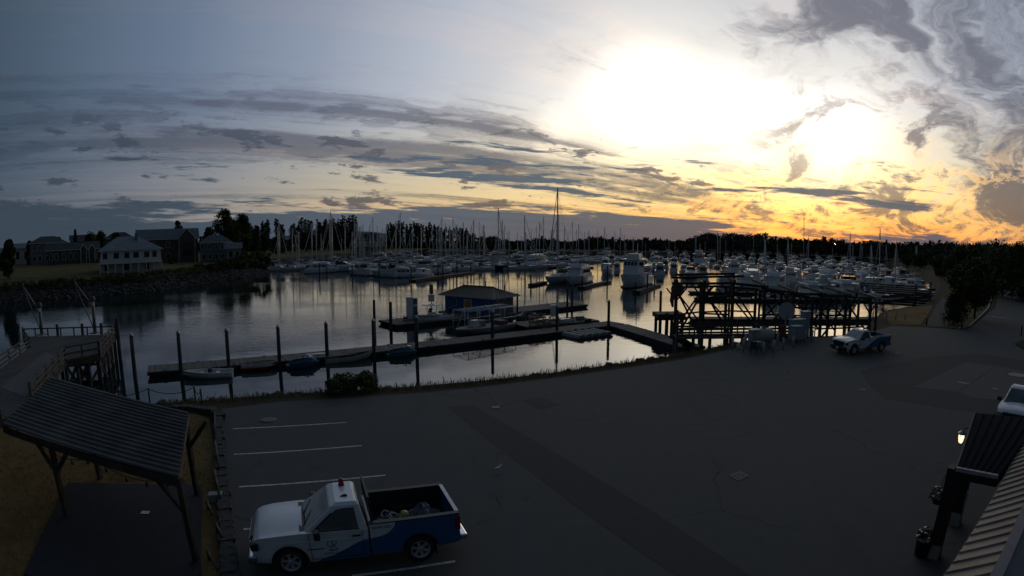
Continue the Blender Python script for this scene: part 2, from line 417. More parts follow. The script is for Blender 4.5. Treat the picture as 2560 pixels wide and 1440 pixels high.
def asphalt_material(name, base, dark, cracks=True):
    m = bpy.data.materials.new(name); m.use_nodes = True
    t = m.node_tree; N = NT(t); b = t.nodes['Principled BSDF']
    P = N.n('ShaderNodeNewGeometry').outputs['Position']
    big = N.noise(P, 0.14, 4, 0.6); mid = N.noise(P, 1.1, 5, 0.65); fine = N.noise(P, 26.0, 3, 0.7)
    c = N.ramp(big, [(0.30, dark), (0.70, base)])
    c = N.mix(0.55, c, N.ramp(mid, [(0.3, tuple(x*0.72 for x in base)), (0.7, tuple(x*1.18 for x in base))]))
    c = N.mix(0.6, c, N.ramp(fine, [(0.3, tuple(x*0.55 for x in base)), (0.72, tuple(x*1.45 for x in base))]))
    if cracks:
        wv = N.vm('ADD', P, N.vm('SCALE', N.vm('SUBTRACT', N.noise(P, 0.6, 4, 0.6, col=True), (0.5, 0.5, 0.5)), None))
        wv.node.inputs[1].default_value = (0, 0, 0)
        sc_ = wv.node.inputs[1].links[0].from_node if wv.node.inputs[1].links else None
        if sc_: sc_.inputs['Scale'].default_value = 1.6
        vo = N.n('ShaderNodeTexVoronoi', feature='DISTANCE_TO_EDGE'); N.put(vo.inputs['Vector'], wv); vo.inputs['Scale'].default_value = 0.11
        line = N.mul(N.ss(vo.outputs['Distance'], 0.0045, 0.0012), N.ss(N.noise(P, 0.22, 2, 0.5), 0.50, 0.62))
        c = N.mix(N.mul(line, 0.75), c, (0.012, 0.012, 0.012))
        st = N.ss(N.noise(P, 0.9, 3, 0.5), 0.66, 0.74)
        c = N.mix(N.mul(st, 0.45), c, tuple(x*0.45 for x in base))
        sm = N.ss(N.noise(N.vm('MULTIPLY', P, (0.9, 0.12, 1)), 1.0, 4, 0.6), 0.56, 0.70)
        c = N.mix(N.mul(sm, 0.22), c, tuple(x*0.5 for x in base))
        lt = N.ss(N.noise(N.vm('MULTIPLY', P, (0.10, 0.5, 1)), 1.0, 5, 0.65), 0.55, 0.75)
        c = N.mix(N.mul(lt, 0.25), c, tuple(x*1.5 for x in base))
    N.put(b.inputs['Base Color'], c); b.inputs['Roughness'].default_value = 0.88
    b.inputs['Specular IOR Level'].default_value = 0.25
    bp = N.n('ShaderNodeBump'); bp.inputs['Strength'].default_value = 0.5; bp.inputs['Distance'].default_value = 0.012
    N.put(bp.inputs['Height'], N.noise(P, 34.0, 3, 0.7)); N.put(b.inputs['Normal'], bp.outputs[0])
    return m
ASPH = asphalt_material('asphalt', (0.088, 0.090, 0.088), (0.066, 0.068, 0.068))
ASPH2 = asphalt_material('asphalt_patch', (0.058, 0.057, 0.055), (0.046, 0.046, 0.046), False)
ASPH3 = asphalt_material('concrete_slab_surface', (0.105, 0.102, 0.096), (0.082, 0.080, 0.076), False)

def ground_material(name, cols, sc1=0.25, sc2=3.0, bump=0.6):
    m = bpy.data.materials.new(name); m.use_nodes = True
    t = m.node_tree; N = NT(t); b = t.nodes['Principled BSDF']
    P = N.n('ShaderNodeNewGeometry').outputs['Position']
    n = N.add(N.mul(N.noise(P, sc1, 4, 0.6), 0.55), N.mul(N.noise(P, sc2, 5, 0.7), 0.45))
    N.put(b.inputs['Base Color'], N.ramp(n, [(0.34, cols[0]), (0.5, cols[1]), (0.66, cols[2])]))
    b.inputs['Roughness'].default_value = 0.95; b.inputs['Specular IOR Level'].default_value = 0.1
    bp = N.n('ShaderNodeBump'); bp.inputs['Strength'].default_value = bump; bp.inputs['Distance'].default_value = 0.06
    N.put(bp.inputs['Height'], N.noise(P, 14.0, 4, 0.75)); N.put(b.inputs['Normal'], bp.outputs[0])
    return m
DRYG = ground_material('dry_grass', ((0.105, 0.070, 0.028), (0.205, 0.132, 0.052), (0.28, 0.19, 0.082)))
LAWN = ground_material('tired_lawn', ((0.060, 0.064, 0.018), (0.115, 0.102, 0.032), (0.17, 0.135, 0.052)), 0.12, 1.2)
VERGE = ground_material('verge', ((0.034, 0.032, 0.018), (0.060, 0.052, 0.030), (0.085, 0.072, 0.044)))
BANKM = ground_material('bank_soil', ((0.035, 0.032, 0.026), (0.06, 0.054, 0.042), (0.085, 0.076, 0.06)), 0.4, 2.5)
FARG = ground_material('far_ground', ((0.035, 0.040, 0.018), (0.065, 0.060, 0.028), (0.095, 0.080, 0.042)), 0.02, 0.2)

def bank_land(name, edge, back, z, m, toe=4.0, zt=-4.2, mbank=None):
    "flat land with a sloping bank along the given shoreline"
    n = len(edge); E_ = [Vector((p[0], p[1], 0)) for p in edge]
    toe_ = []
    for i, p in enumerate(E_):
        d = (E_[min(i+1, n-1)]-E_[max(i-1, 0)]).normalized(); nr = Vector((-d.y, d.x, 0))
        toe_.append(p+nr*toe)
    top = poly_obj(name, list(edge)+list(back), z, m)
    mb = MB()
    mb.add([(p.x, p.y, z) for p in E_]+[(p.x, p.y, zt) for p in toe_], [(i, i+1, n+i+1, n+i) for i in range(n-1)])
    b = mb.build('bank', mbank or BANKM, top); struct(b)
    return struct(top)
QUAY_PX = [(-300, 1130), (-60, 1045), (120, 1012), (250, 1006), (400, 1008), (500, 1001), (600, 993), (700, 985), (815, 979), (930, 972), (1040, 965), (1190, 952), (1280, 943), (1400, 929), (1500, 915), (1600, 901), (1680, 889), (1745, 877), (1830, 861), (1900, 846), (2000, 842), (2110, 838), (2170, 822), (2185, 800), (2200, 784), (2215, 776)]
QUAY = [G(u, v) for u, v in QUAY_PX]
shore_r = [G(2262, 768), G(2310, 762), G(2330, 748), G(2345, 728), G(2352, 706), G(2342, 690), G(2322, 678), G(2300, 668), G(2275, 661), G(2240, 654)]
QUAY += shore_r
QUAY += [Vector((230, 330, 0)), Vector((200, 360, 0))]
QUAY = [Vector((p.x, p.y, 0)) for p in QUAY]
bank_land('ground', QUAY, [(200, 420), (700, 420), (900, 100), (500, -250), (-260, -250), (-260, 10)], -0.012, VERGE)

# asphalt yard
LOT = [G(562, 1440), G(558, 1300), G(550, 1150), (-14.05, 23.6), G(556, 1022), G(700, 1004), G(815, 998), G(930, 990), G(1040, 983), G(1190, 969), G(1280, 958), G(1400, 943), G(1500, 929), G(1600, 915), G(1680, 903), G(1745, 891), G(1835, 872), G(1900, 852), G(2000, 846), G(2110, 841), G(2175, 830), G(2230, 815), G(2310, 818), G(2395, 824), G(2420, 822), G(2450, 800), G(2490, 768), G(2495, 730), G(2494, 700), G(2520, 690), G(2540, 700), G(2560, 720), (90, 40), (60, -20), (-6, -20)]
lot = struct(poly_obj('parking_lot', [(p[0], p[1]) for p in LOT], 0.0, ASPH))
def patch(name, pxs, z, m, label=None):
    o = poly_obj(name, [G(u, v) for u, v in pxs], z, m, lot)
    if label: o['label'] = label
    return o
patch('asphalt_patch', [(1116, 1016), (1186, 1013), (1420, 1150), (1650, 1290), (1880, 1440), (1690, 1440), (1500, 1310), (1300, 1160)], 0.004, ASPH2, 'darker trench patch running diagonally')
patch('asphalt_patch', [(1303, 1003), (1352, 993), (1402, 1012), (1352, 1026)], 0.004, ASPH2)
patch('asphalt_patch', [(2150, 928), (2210, 912), (2330, 892), (2440, 884), (2560, 900), (2560, 1040), (2430, 1030), (2300, 1012), (2215, 998), (2180, 972)], 0.004, ASPH2)
patch('concrete_slab', [(2285, 967), (2415, 905), (2490, 915), (2390, 980)], 0.008, ASPH3)
patch('concrete_slab', [(2493, 916), (2600, 935), (2600, 1010), (2430, 993), (2393, 981)], 0.008, ASPH3)
LINEP = mat('worn_line_paint', (0.60, 0.60, 0.57), 0.8, var=0.3, scale=6)
for k, (a, b, w) in enumerate([((582, 1072), (866, 1056), 4), ((585, 1136), (904, 1114), 4.5), ((597, 1217), (963, 1188), 5), ((609, 1323), (700, 1317), 5), ((880, 1440), (1138, 1403), 6)]):
    P0, P1 = G(*a), G(*b); d = (P1-P0).normalized(); nr = Vector((-d.y, d.x, 0))*0.055
    poly_obj('parking_line', [P0-nr, P1-nr, P1+nr, P0+nr], 0.005, LINEP, lot)

# dry grass plot with the shelter
grass_edge = [G(556, 1440), G(550, 1300), G(541, 1150), (-14.7, 24.0), G(480, 1030), G(300, 1020), G(120, 1030), G(20, 1075), (-34, 18), (-34, -10), (-5.6, -10), (-6.2, 9.0)]
struct(poly_obj('lawn', [(p[0], p[1]) for p in grass_edge], 0.012, DRYG))
struct(poly_obj('path', [(p[0], p[1]) for p in (G(75, 1003), G(20, 1045), G(-60, 1075), G(-60, 1000), G(40, 940))], 0.03, ASPH3))
# brown verge and footpath by the beach, on the right
struct(poly_obj('verge', [(p[0], p[1]) for p in (G(2205, 790), G(2225, 778), G(2265, 771), G(2312, 765), G(2332, 762), G(2322, 785), G(2300, 812), G(2230, 812))], 0.006, DRYG))
struct(poly_obj('footpath', [(p[0], p[1]) for p in (G(2312, 816), G(2330, 785), G(2342, 760), G(2360, 742), G(2372, 745), G(2372, 775), G(2368, 800), G(2372, 818))], 0.018, ASPH2))
island = [G(2374, 821), G(2374, 800), G(2376, 772), G(2385, 745), G(2420, 730), G(2478, 722), G(2480, 745), G(2470, 772), G(2446, 796), G(2424, 816), G(2396, 823)]
struct(poly_obj('verge', [(p[0], p[1]) for p in island], 0.05, LAWN))
mb = MB()
for a, b in zip(island[-5:], island[-4:]): mb.bar((a.x, a.y, 0.06), (b.x, b.y, 0.06), 0.22, 0.14)
mb.build('kerb', CONC, lot)

# ------------------------------------------------------------------ far shores
LEFT_PX = [(-420, 830), (-200, 790), (0, 757), (150, 747), (300, 735), (380, 727), (450, 718), (530, 706), (600, 696), (650, 685), (685, 674), (700, 668)]
LEFT = [G(u, v, WZ) for u, v in LEFT_PX]
def offset(pts, d):
    out = []
    for i, p in enumerate(pts):
        t = (pts[min(i+1, len(pts)-1)]-pts[max(i-1, 0)]).normalized(); out.append(Vector((p.x-t.y*d, p.y+t.x*d, 0)))
    return out
LEFT_TOP = offset(LEFT, 5.5)
LZ = 0.9
lt = LEFT_TOP + [Vector((-104, 232, 0)), Vector((-95, 300, 0)), Vector((-60, 360, 0))]
left_land = poly_obj('left_shore', [(p.x, p.y) for p in lt]+[(-60, 430), (-320, 470), (-420, 330), (-420, 120)], LZ, LAWN); struct(left_land)
n = len(LEFT); mb = MB()
toe = offset(LEFT, -1.5)+[Vector((-99, 232, 0)), Vector((-88, 300, 0)), Vector((-55, 352, 0))]
mb.add([(p.x, p.y, LZ) for p in lt]+[(p.x, p.y, -3.4) for p in toe], [(i, i+1, len(lt)+i+1, len(lt)+i) for i in range(len(lt)-1)])
struct(mb.build('bank', BANKM, left_land))
struct(poly_obj('far_shore', [(-320, 430), (-60, 425), (-55, 356), (200, 352), (700, 350), (3000, 300), (3000, 1500), (-300, 1500), (-420, 700)], 0.4, FARG))
mb = MB(); mb.add([(-60, 425, 0.4), (-55, 356, 0.4), (200, 352, 0.4), (260, 351, 0.4), (-60, 415, -3), (-52, 350, -3), (200, 345, -3), (260, 344, -3)], [(0, 1, 5, 4), (1, 2, 6, 5), (2, 3, 7, 6)])
struct(mb.build('far_bank', BANKM))

# hills across the strait, the blue of distant haze painted into their colour
def hills():
    r = random.Random(3); mb = MB(); M_ = mat('haze_blue_hill', (0.12, 0.175, 0.23), 0.95, var=0.1, scale=0.001)
    for (u0, u1, dist, prof) in [(-200, 360, 9000, lambda t: 65+35*sin(t*9)+20*sin(t*23+1)), (640, 1100, 16000, lambda t: 250*math.exp(-((t-0.42)/0.28)**2)+50+25*sin(t*21)), (360, 700, 14000, lambda t: 70+40*sin(t*7+2))]:
        n_ = 60; rows = []
        for i in range(n_+1):
            t = i/n_; u = u0+(u1-u0)*t
            d = ray(u, 595); az = atan2(d.x, d.y)
            x, y = sin(az)*dist, cos(az)*dist
            h = max(2, prof(t)*(min(1, t*6)*min(1, (1-t)*6))+r.uniform(-6, 6))
            rows.append([(x*0.97, y*0.97, WZ-1), (x, y, h), (x*1.06, y*1.06, h*0.8), (x*1.12, y*1.12, WZ-1)])
        mb.loft(rows, smooth=True, caps=(False, False))
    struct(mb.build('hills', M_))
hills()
# ------------------------------------------------------------------ pickup trucks
def livery(name, white, blue, pts):
    "white paint over blue, split along a swoosh given in the body's own (x, z)"
    m = bpy.data.materials.new(name); m.use_nodes = True
    t = m.node_tree; N = NT(t); b = t.nodes['Principled BSDF']
    tc = N.n('ShaderNodeTexCoord').outputs['Object']; x, y, z = N.sep(tc)
    xs = [p[0] for p in pts]; x0, x1 = xs[0], xs[-1]
    f = N.lin(x, x0, x1)
    zz = N.ramp(f, [((p[0]-x0)/(x1-x0), (p[1]/2,)*3) for p in pts], 'CARDINAL' if len(pts) < 4 else 'B_SPLINE')
    isb = N.ss(N.sub(N.mul(zz, 2.0), z), -0.004, 0.004)
    dust = N.noise(tc, 2.5, 5, 0.6)
    wcol = N.ramp(dust, [(0.3, tuple(c*0.86 for c in white)), (0.7, white)])
    low = N.ss(N.add(z, N.mul(dust, 0.2)), 0.75, 0.5)
    c = N.mix(isb, wcol, blue)
    c = N.mix(N.mul(low, 0.30), c, (0.12, 0.11, 0.10))
    N.put(b.inputs['Base Color'], c); b.inputs['Roughness'].default_value = 0.32
    b.inputs['Coat Weight'].default_value = 0.5; b.inputs['Coat Roughness'].default_value = 0.06
    return m
LIV1 = livery('white_and_blue_paint', (0.74, 0.75, 0.76), (0.018, 0.105, 0.265), [(1.25, 0.20), (0.95, 0.44), (0.5, 0.56), (0.15, 0.74), (-0.15, 0.90), (-0.50, 0.93), (-0.82, 0.99), (-1.04, 1.16), (-1.16, 1.6)])
LIV2 = livery('white_and_blue_van_paint', (0.76, 0.77, 0.78), (0.016, 0.10, 0.27), [(0.9, 0.2), (0.5, 0.42), (0.1, 0.62), (-0.3, 0.85), (-0.7, 1.05), (-1.0, 1.2), (-1.3, 1.24), (-3.2, 1.24)])
PAINTW = mat('white_car_paint', (0.74, 0.75, 0.76), 0.3, var=0.05, coat=0.5)
CARGLASS = mat('tinted_car_glass', (0.022, 0.030, 0.034), 0.04, var=0.2, spec=1.0)
WSGLASS = mat('windshield_glass', (0.075, 0.10, 0.11), 0.05, var=0.35, scale=1.5, spec=1.0)  # paler copy of the cab glass, reflected sky painted into its colour
CHROME = mat('chrome', (0.6, 0.6, 0.62), 0.12, metal=1.0, var=0.03)
RIMM = mat('steel_rim', (0.46, 0.46, 0.47), 0.45, metal=0.25, var=0.1)
REDL = mat('red_lens', (0.28, 0.012, 0.010), 0.2, var=0.1)
LENS = mat('clear_lens', (0.35, 0.36, 0.38), 0.12, var=0.2)
def arc(cx, cz, r, a0, a1, n=10): return [(cx+r*cos(a0+(a1-a0)*i/n), cz+r*sin(a0+(a1-a0)*i/n)) for i in range(n+1)]
def xz_extrude(mb, prof, y0, y1, mi=0, inset=0.0):
    n = len(prof); cx = sum(p[0] for p in prof)/n; cz = sum(p[1] for p in prof)/n
    vs = [(p[0], y0, p[1]) for p in prof]+[(p[0], y1, p[1]) for p in prof]
    fs = [(k, (k+1) % n, n+(k+1) % n, n+k) for k in range(n)]+[list(range(n)), list(range(n, 2*n))[::-1]]
    mb.add(vs, fs, mi)
WHEEL_ME = None
def wheel_meshes():
    global WHEEL_ME
    if WHEEL_ME: return WHEEL_ME
    R = 0.395; w = 0.26
    ty = MB(); ty.lathe([(0.25, -w/2+0.02), (R-0.05, -w/2), (R-0.008, -w/2+0.04), (R, -w/2+0.07), (R, w/2-0.07), (R-0.008, w/2-0.04), (R-0.05, w/2), (0.25, w/2-0.02)], n=40, axis='Y', caps=False)
    ri = MB(); ri.lathe([(0.26, -w/2+0.03), (0.235, w/2-0.10), (0.235, w/2-0.05), (0.262, w/2-0.012), (0.25, w/2-0.005), (0.225, w/2-0.05), (0.21, w/2-0.12)], n=32, axis='Y', caps=False)
    ri.lathe([(0.0001, w/2-0.03), (0.075, w/2-0.03), (0.085, w/2-0.05), (0.085, w/2-0.12)], n=16, axis='Y')
    for k in range(6):
        a = 2*pi*k/6+0.3
        p0 = Vector((cos(a)*0.07, w/2-0.06, sin(a)*0.07)); p1 = Vector((cos(a)*0.235, w/2-0.045, sin(a)*0.235))
        ri.bar(p0, p1, 0.085, 0.03, up=(0, 1, 0))
    bk = MB(); bk.lathe([(0.0001, w/2-0.125), (0.22, w/2-0.125)], n=24, axis='Y')
    WHEEL_ME = (ty.mesh('tyre', RUBBER), ri.mesh('rim', RIMM), bk.mesh('brake_disc', DARKP))
    return WHEEL_ME
def make_truck(name, label, group, loc, rz, paint, front_bumper, grille, scale=1.0, rack=False, beacon=False, text=None, emblem=False, tail_bumper=None, rear=True):
    t = thing(name, label, 'pickup truck', loc, rz, group); t.scale = (scale,)*3
    FX, RX, W = 1.69, -1.69, 1.0
    # cab and front clip, wheel arch cut out
    low = [(2.62, 0.42)]+[(FX+0.51, 0.42)]+[(p[0], p[1]) for p in arc(FX, 0.40, 0.51, 0.05, pi-0.05, 12)]+[(FX-0.51, 0.40), (1.08, 0.38), (-0.37, 0.38), (-0.37, 1.22), (1.20, 1.23), (1.32, 1.235), (1.7, 1.215), (2.1, 1.185), (2.4, 1.14), (2.54, 1.08), (2.62, 0.98), (2.655, 0.80)]
    mb = MB(); xz_extrude(mb, low, -W, W)
    mb.v = [(x, y*(1-0.13*max(0, (x-2.05)/0.6)**2), z) for x, y, z in mb.v]
    o = bevel(mb.build('cab_body', paint, t), 0.055, 3)
    # raised hood centre with two creases
    mb = MB(); mb.loft([[(x, y, z+h*(1-abs(y)/0.78)) for y in (-0.8, -0.52, -0.42, 0, 0.42, 0.52, 0.8)] for x, z, h in ((1.28, 1.235, 0.06), (1.7, 1.217, 0.07), (2.1, 1.187, 0.065), (2.4, 1.143, 0.05), (2.54, 1.082, 0.03), (2.61, 1.0, 0.01))], caps=(False, False))
    mb.build('hood', paint, t)
    # greenhouse
    secs = []
    gh = [(1.25, 1.21, 0.90), (0.52, 1.80, 0.73), (0.35, 1.855, 0.70), (-0.10, 1.87, 0.70), (-0.24, 1.83, 0.71), (-0.36, 1.21, 0.90)]
    mb = MB(); base = [(1.25, -0.94, 1.20), (-0.37, -0.94, 1.20), (-0.37, 0.94, 1.20), (1.25, 0.94, 1.20)]
    belt = [(1.27, 0.0), (-0.37, 0.0)]
    low_ring = [(1.27, -0.93, 1.20), (-0.37, -0.95, 1.20), (-0.37, 0.95, 1.20), (1.27, 0.93, 1.20)]
    mid_ring = [(0.50, -0.72, 1.80), (-0.23, -0.73, 1.80), (-0.23, 0.73, 1.80), (0.50, 0.72, 1.80)]
    top_ring = [(0.36, -0.62, 1.865), (-0.16, -0.63, 1.87), (-0.16, 0.63, 1.87), (0.36, 0.62, 1.865)]
    mb.loft([low_ring, mid_ring, top_ring], smooth=False, closed=True, caps=(False, True))
    bevel(mb.build('cab_roof', paint, t), 0.05, 3)
    # panes lie just proud of the greenhouse
    def pane(nm, pts, off):
        P = [Vector(p) for p in pts]; nn = (P[1]-P[0]).cross(P[-1]-P[0]).normalized()
        if nn.dot(Vector(off)) < 0: nn = -nn
        vs = [p+nn*0.008 for p in P]; m2 = MB(); m2.add(vs, [list(range(len(vs)))])
        return m2.build(nm, WSGLASS if nm == 'windshield' else CARGLASS, t)
    def on(xa, za, yside):
        k = (za-1.20)/0.60; return (xa, yside*(0.945-0.218*k), za)
    q = MB(); q.add([(1.36, -0.86, 1.252), (1.36, 0.86, 1.252), (1.235, 0.84, 1.245), (1.235, -0.84, 1.245)], [(0, 1, 2, 3)]); q.build('cowl', DARKP, t)
    for s_ in (-1, 1):
        q = MB(); q.bar((1.02, s_*0.965, 1.222), (-0.17, s_*0.965, 1.222), 0.02, 0.035); q.bar((1.04, s_*0.955, 1.23), (0.50, s_*0.80, 1.655), 0.022, 0.03); q.build('window_trim', DARKP, t)
        q = MB(); q.box((0.35, s_*0.99, 0.36), (1.5, 0.16, 0.06)); q.build('step_bar', DARKP, t)
        q = MB(); q.loft([[(p[0], s_*1.002, p[1]), (p[0]+(p[0]-1.69)*0.09, s_*1.018, p[1]+(p[1]-0.40)*0.09)] for p in arc(1.69, 0.40, 0.50, 0.1, pi-0.1, 12)], smooth=True, caps=(False, False)); q.build('arch_lip', paint, t)
        q = MB(); q.loft([[(p[0], s_*1.002, p[1]), (p[0]+(p[0]+1.69)*0.09, s_*1.018, p[1]+(p[1]-0.42)*0.09)] for p in arc(-1.69, 0.42, 0.48, 0.1, pi-0.1, 12)], smooth=True, caps=(False, False)); q.build('arch_lip', paint, t)
        q = MB(); q.bar((1.9, s_*1.006, 0.98), (-0.35, s_*1.006, 0.99), 0.02, 0.02); q.build('body_crease', paint, t)
    pane('windshield', [(1.225, -0.82, 1.235), (1.225, 0.82, 1.235), (0.54, 0.655, 1.77), (0.54, -0.655, 1.77)], (1, 0, 1))
    for s_ in (-1, 1):
        pane('side_window', [on(1.02, 1.235, s_), on(0.52, 1.62, s_), on(0.40, 1.71, s_), on(0.22, 1.745, s_), on(-0.08, 1.745, s_), on(-0.15, 1.235, s_)], (0, s_, 0.3))
        d = MB()
        for (a, b) in (((1.16, 1.20), (1.10, 0.42)), ((-0.22, 1.20), (-0.24, 0.42)), ((1.10, 0.47), (-0.24, 0.47))):
            d.bar((a[0], s_*1.003, a[1]), (b[0], s_*1.003, b[1]), 0.012, 0.012)
        dr = d.build('door', DARKP, t)
        h = MB(); h.box((-0.06, s_*1.012, 1.06), (0.22, 0.03, 0.045)); bevel(h.build('door_handle', DARKP, dr), 0.01)
        h = MB(); h.box((1.0, s_*1.003, 0.86-0.10), (0.42, 0.012, 0.025)); h.build('side_moulding', DARKP, t)
        m2 = MB(); m2.box((0.93, s_*1.17, 1.26), (0.16, 0.26, 0.22)); m2.bar((0.98, s_*0.95, 1.20), (0.95, s_*1.08, 1.22), 0.06, 0.06)
        bevel(m2.build('wing_mirror', DARKP, t), 0.035, 2)
        hl = MB(); hl.box((2.56, s_*0.83, 0.90), (0.20, 0.34, 0.20)); hd = bevel(hl.build('headlight', DARKP, t), 0.03)
        hl = MB(); hl.box((2.60, s_*0.84, 0.90), (0.135, 0.27, 0.13)); bevel(hl.build('lens', LENS, hd), 0.02)
    pane('rear_window', [(-0.358, -0.70, 1.27), (-0.358, 0.70, 1.27), (-0.255, 0.60, 1.70), (-0.255, -0.60, 1.70)], (-1, 0, 0))
    g = MB(); g.box((2.63, 0, 0.86), (0.10, 1.26, 0.40)); gr = bevel(g.build('grille', DARKP, t), 0.03)
    g = MB()
    for k in range(3): g.box((2.685, 0, 0.74+0.12*k), (0.02, 1.16, 0.025))
    g.build('grille_bar', grille, gr)
    fb = MB(); fb.box((2.66, 0, 0.54), (0.22, 1.98, 0.22)); fb.box((2.58, 0, 0.36), (0.22, 1.7, 0.14)); bevel(fb.build('front_bumper', front_bumper, t), 0.05, 3)
    np_ = MB(); np_.box((2.775, 0, 0.52), (0.012, 0.31, 0.155)); np_.build('number_plate', WPAINT, t)
    # underside
    ch = MB(); ch.box((-0.1, 0, 0.44), (5.0, 1.5, 0.16)); ch.box((FX, 0, 0.66), (1.1, 1.5, 0.4)); ch.box((RX, 0, 0.62), (1.1, 1.5, 0.3)); ch.build('chassis', DARKP, t)
    # bed: outer panels with arches, liner, floor, tailgate
    B0, B1 = -0.42, -2.76
    side = [(B0, 0.42), (RX+0.50, 0.42)]+[(p[0], p[1]) for p in arc(RX, 0.42, 0.49, 0.04, pi-0.04, 12)]+[(RX-0.50, 0.45), (B1, 0.50), (B1-0.01, 1.34), (B0, 1.32)]
    mb = MB(); xz_extrude(mb, side, 0.86, W); xz_extrude(mb, side, -W, -0.86)
    mb.box((B0-0.035, 0, 0.92), (0.07, 1.72, 0.80)); mb.box((B1+0.04, 0, 0.93), (0.08, 1.72, 0.82))
    bed = bevel(mb.build('bed', paint, t), 0.03, 2)
    mb = MB(); mb.box(((B0+B1)/2, 0, 0.70), (B0-B1-0.14, 1.72, 0.04))
    for s_ in (-1, 1):
        mb.box((RX, s_*0.72, 0.82), (0.95, 0.28, 0.22))
        mb.box(((B0+B1)/2, s_*0.852, 1.02), (B0-B1-0.16, 0.012, 0.62))
        mb.box(((B0+B1)/2, s_*0.93, 1.348), (B0-B1, 0.15, 0.03))
    mb.build('bed_liner', DARKP, bed)
    mb = MB(); mb.box((B1+0.04, 0, 1.352), (0.10, 1.74, 0.03)); mb.build('tailgate_cap', STEEL if rack else DARKP, bed)
    for s_ in (-1, 1):
        tl = MB(); tl.box((B1+0.055, s_*0.955, 1.06), (0.15, 0.11, 0.40)); bevel(tl.build('tail_light', REDL, t), 0.02)
    rb = MB(); rb.box((B1-0.13, 0, 0.56), (0.20, 1.86, 0.16)); bevel(rb.build('rear_bumper', tail_bumper or front_bumper, t), 0.04, 2)
    ty, ri, bk = wheel_meshes()
    for x in (FX, RX):
        for s_ in (-1, 1):
            w_ = link('wheel', ty, t, (x, s_*0.86, 0.395), rz=0 if s_ > 0 else pi)
            link('rim', ri, w_); link('brake_disc', bk, w_)
            mf = MB(); mf.box((x-0.42, s_*0.87, 0.36), (0.02, 0.26, 0.34)); mf.build('mud_flap', RUBBER, t)
    # small things on the roof
    an = MB(); an.loft([[(0.22, 0.30-0.03, 1.868), (0.22, 0.30+0.03, 1.868), (0.10, 0.30, 1.93)], [(0.02, 0.265, 1.868), (0.02, 0.335, 1.868), (0.05, 0.30, 1.925)]], closed=True, smooth=False)
    an.build('aerial', DARKP, t)
    wp = MB(); wp.bar((1.25, 0.60, 1.24), (1.00, 0.05, 1.42), 0.02, 0.02); wp.bar((1.25, -0.05, 1.24), (1.00, -0.60, 1.42), 0.02, 0.02); wp.build('wiper', DARKP, t)
    if rack:
        r = MB(); y = 0.86
        for a, b in (((-0.50, -y, 1.36), (-0.47, -y*0.84, 1.95)), ((-0.50, y, 1.36), (-0.47, y*0.84, 1.95)), ((-0.47, -y*0.84, 1.95), (-0.47, y*0.84, 1.95)), ((-0.49, -y, 1.45), (-0.49, y, 1.45))): r.bar(a, b, 0.06, 0.06)
        for k in range(9): r.bar((-0.485, -0.62+k*0.155, 1.45), (-0.475, -0.62+k*0.155, 1.95), 0.018, 0.018)
        r.build('headache_rack', DARKP, t)
    if beacon:
        bb = MB(); bb.lathe([(0.085, 1.868), (0.085, 1.90)], c=(0.12, -0.42, 0), n=14); bo = bb.build('beacon', DARKP, t)
        bb = MB(); bb.lathe([(0.072, 1.90), (0.075, 1.93), (0.07, 2.03), (0.05, 2.06), (0.0001, 2.065)], c=(0.12, -0.42, 0), n=14); bb.build('beacon_lens', mat('beacon_lens', (0.42, 0.03, 0.025), 0.25), bo)
    if emblem:
        INK = mat('emblem_ink', (0.02, 0.04, 0.12), 0.5)
        e = MB()
        def stroke(pts, r=0.011):
            e.tube([(0.58+(p[0]-0.5)*-0.30, 1.0045, 0.70+p[1]*0.30) for p in pts], r, 5)
        c_ = lambda cx, cy, rx, ry, a0, a1, n=14: [(cx+rx*cos(a0+(a1-a0)*i/n), cy+ry*sin(a0+(a1-a0)*i/n)) for i in range(n+1)]
        stroke(c_(0.36, 0.62, 0.22, 0.30, 0.3, 5.2)); stroke(c_(0.70, 0.72, 0.19, 0.20, -1.9, 3.0))
        stroke([(0.52, 0.95), (0.52, 0.40), (0.47, 0.15), (0.33, 0.05), (0.20, 0.10)]); stroke([(0.62, 0.52), (0.82, 0.18), (0.95, 0.10)])
        stroke([(0.25, -0.02), (0.45, -0.07), (0.70, 0.02), (0.92, -0.03)], 0.014)
        for v in range(len(e.v)): e.v[v] = (e.v[v][0], 1.0035+(e.v[v][1]-1.0045)*0.25, e.v[v][2])
        e.build('emblem', INK, t)
        text_part('lettering', 'POINT ROBERTS', 0.085, INK, t, (0.80, 1.004, 0.575), (pi/2, 0, pi))
    if text:
        INK = mat('emblem_ink', (0.02, 0.04, 0.12), 0.5)
        text_part('lettering', text, 0.088, INK, t, (-0.47, 1.004, 1.195), (pi/2, 0, pi))
    return t
# near truck: its two left wheels touch the lot at these places
a, b = G(733, 1436), G(1053, 1402)
fw = (a-b).normalized(); rzn = atan2(fw.y, fw.x); left = Vector((-fw.y, fw.x, 0))
ctr = (a+b)/2 - left*0.93
near_truck = make_truck('pickup_truck', 'white and blue pickup with red roof beacon parked across the bays', 'harbour pickups', (ctr.x, ctr.y, 0.004), rzn, LIV1, CHROME, CHROME, scale=1.02, rack=True, beacon=True, text='360 945 2255', emblem=True)
a, b = G(2133, 887), G(2203, 879)
fw = (a-b).normalized(); left = Vector((-fw.y, fw.x, 0)); fm = fw
ctr = (a+b)/2 - left*0.9
make_truck('pickup_truck', 'white and blue pickup with black bumper beside the utility cabinets', 'harbour pickups', (ctr.x, ctr.y, 0.004), atan2(fw.y, fw.x), LIV2, DARKP, DARKP, scale=0.97, emblem=False)
a = G(2480, 1082)
hd = Vector((-0.86, -0.51, 0)).normalized(); left = Vector((-hd.y, hd.x, 0))
ctr = a - hd*2.72 + left*1.0
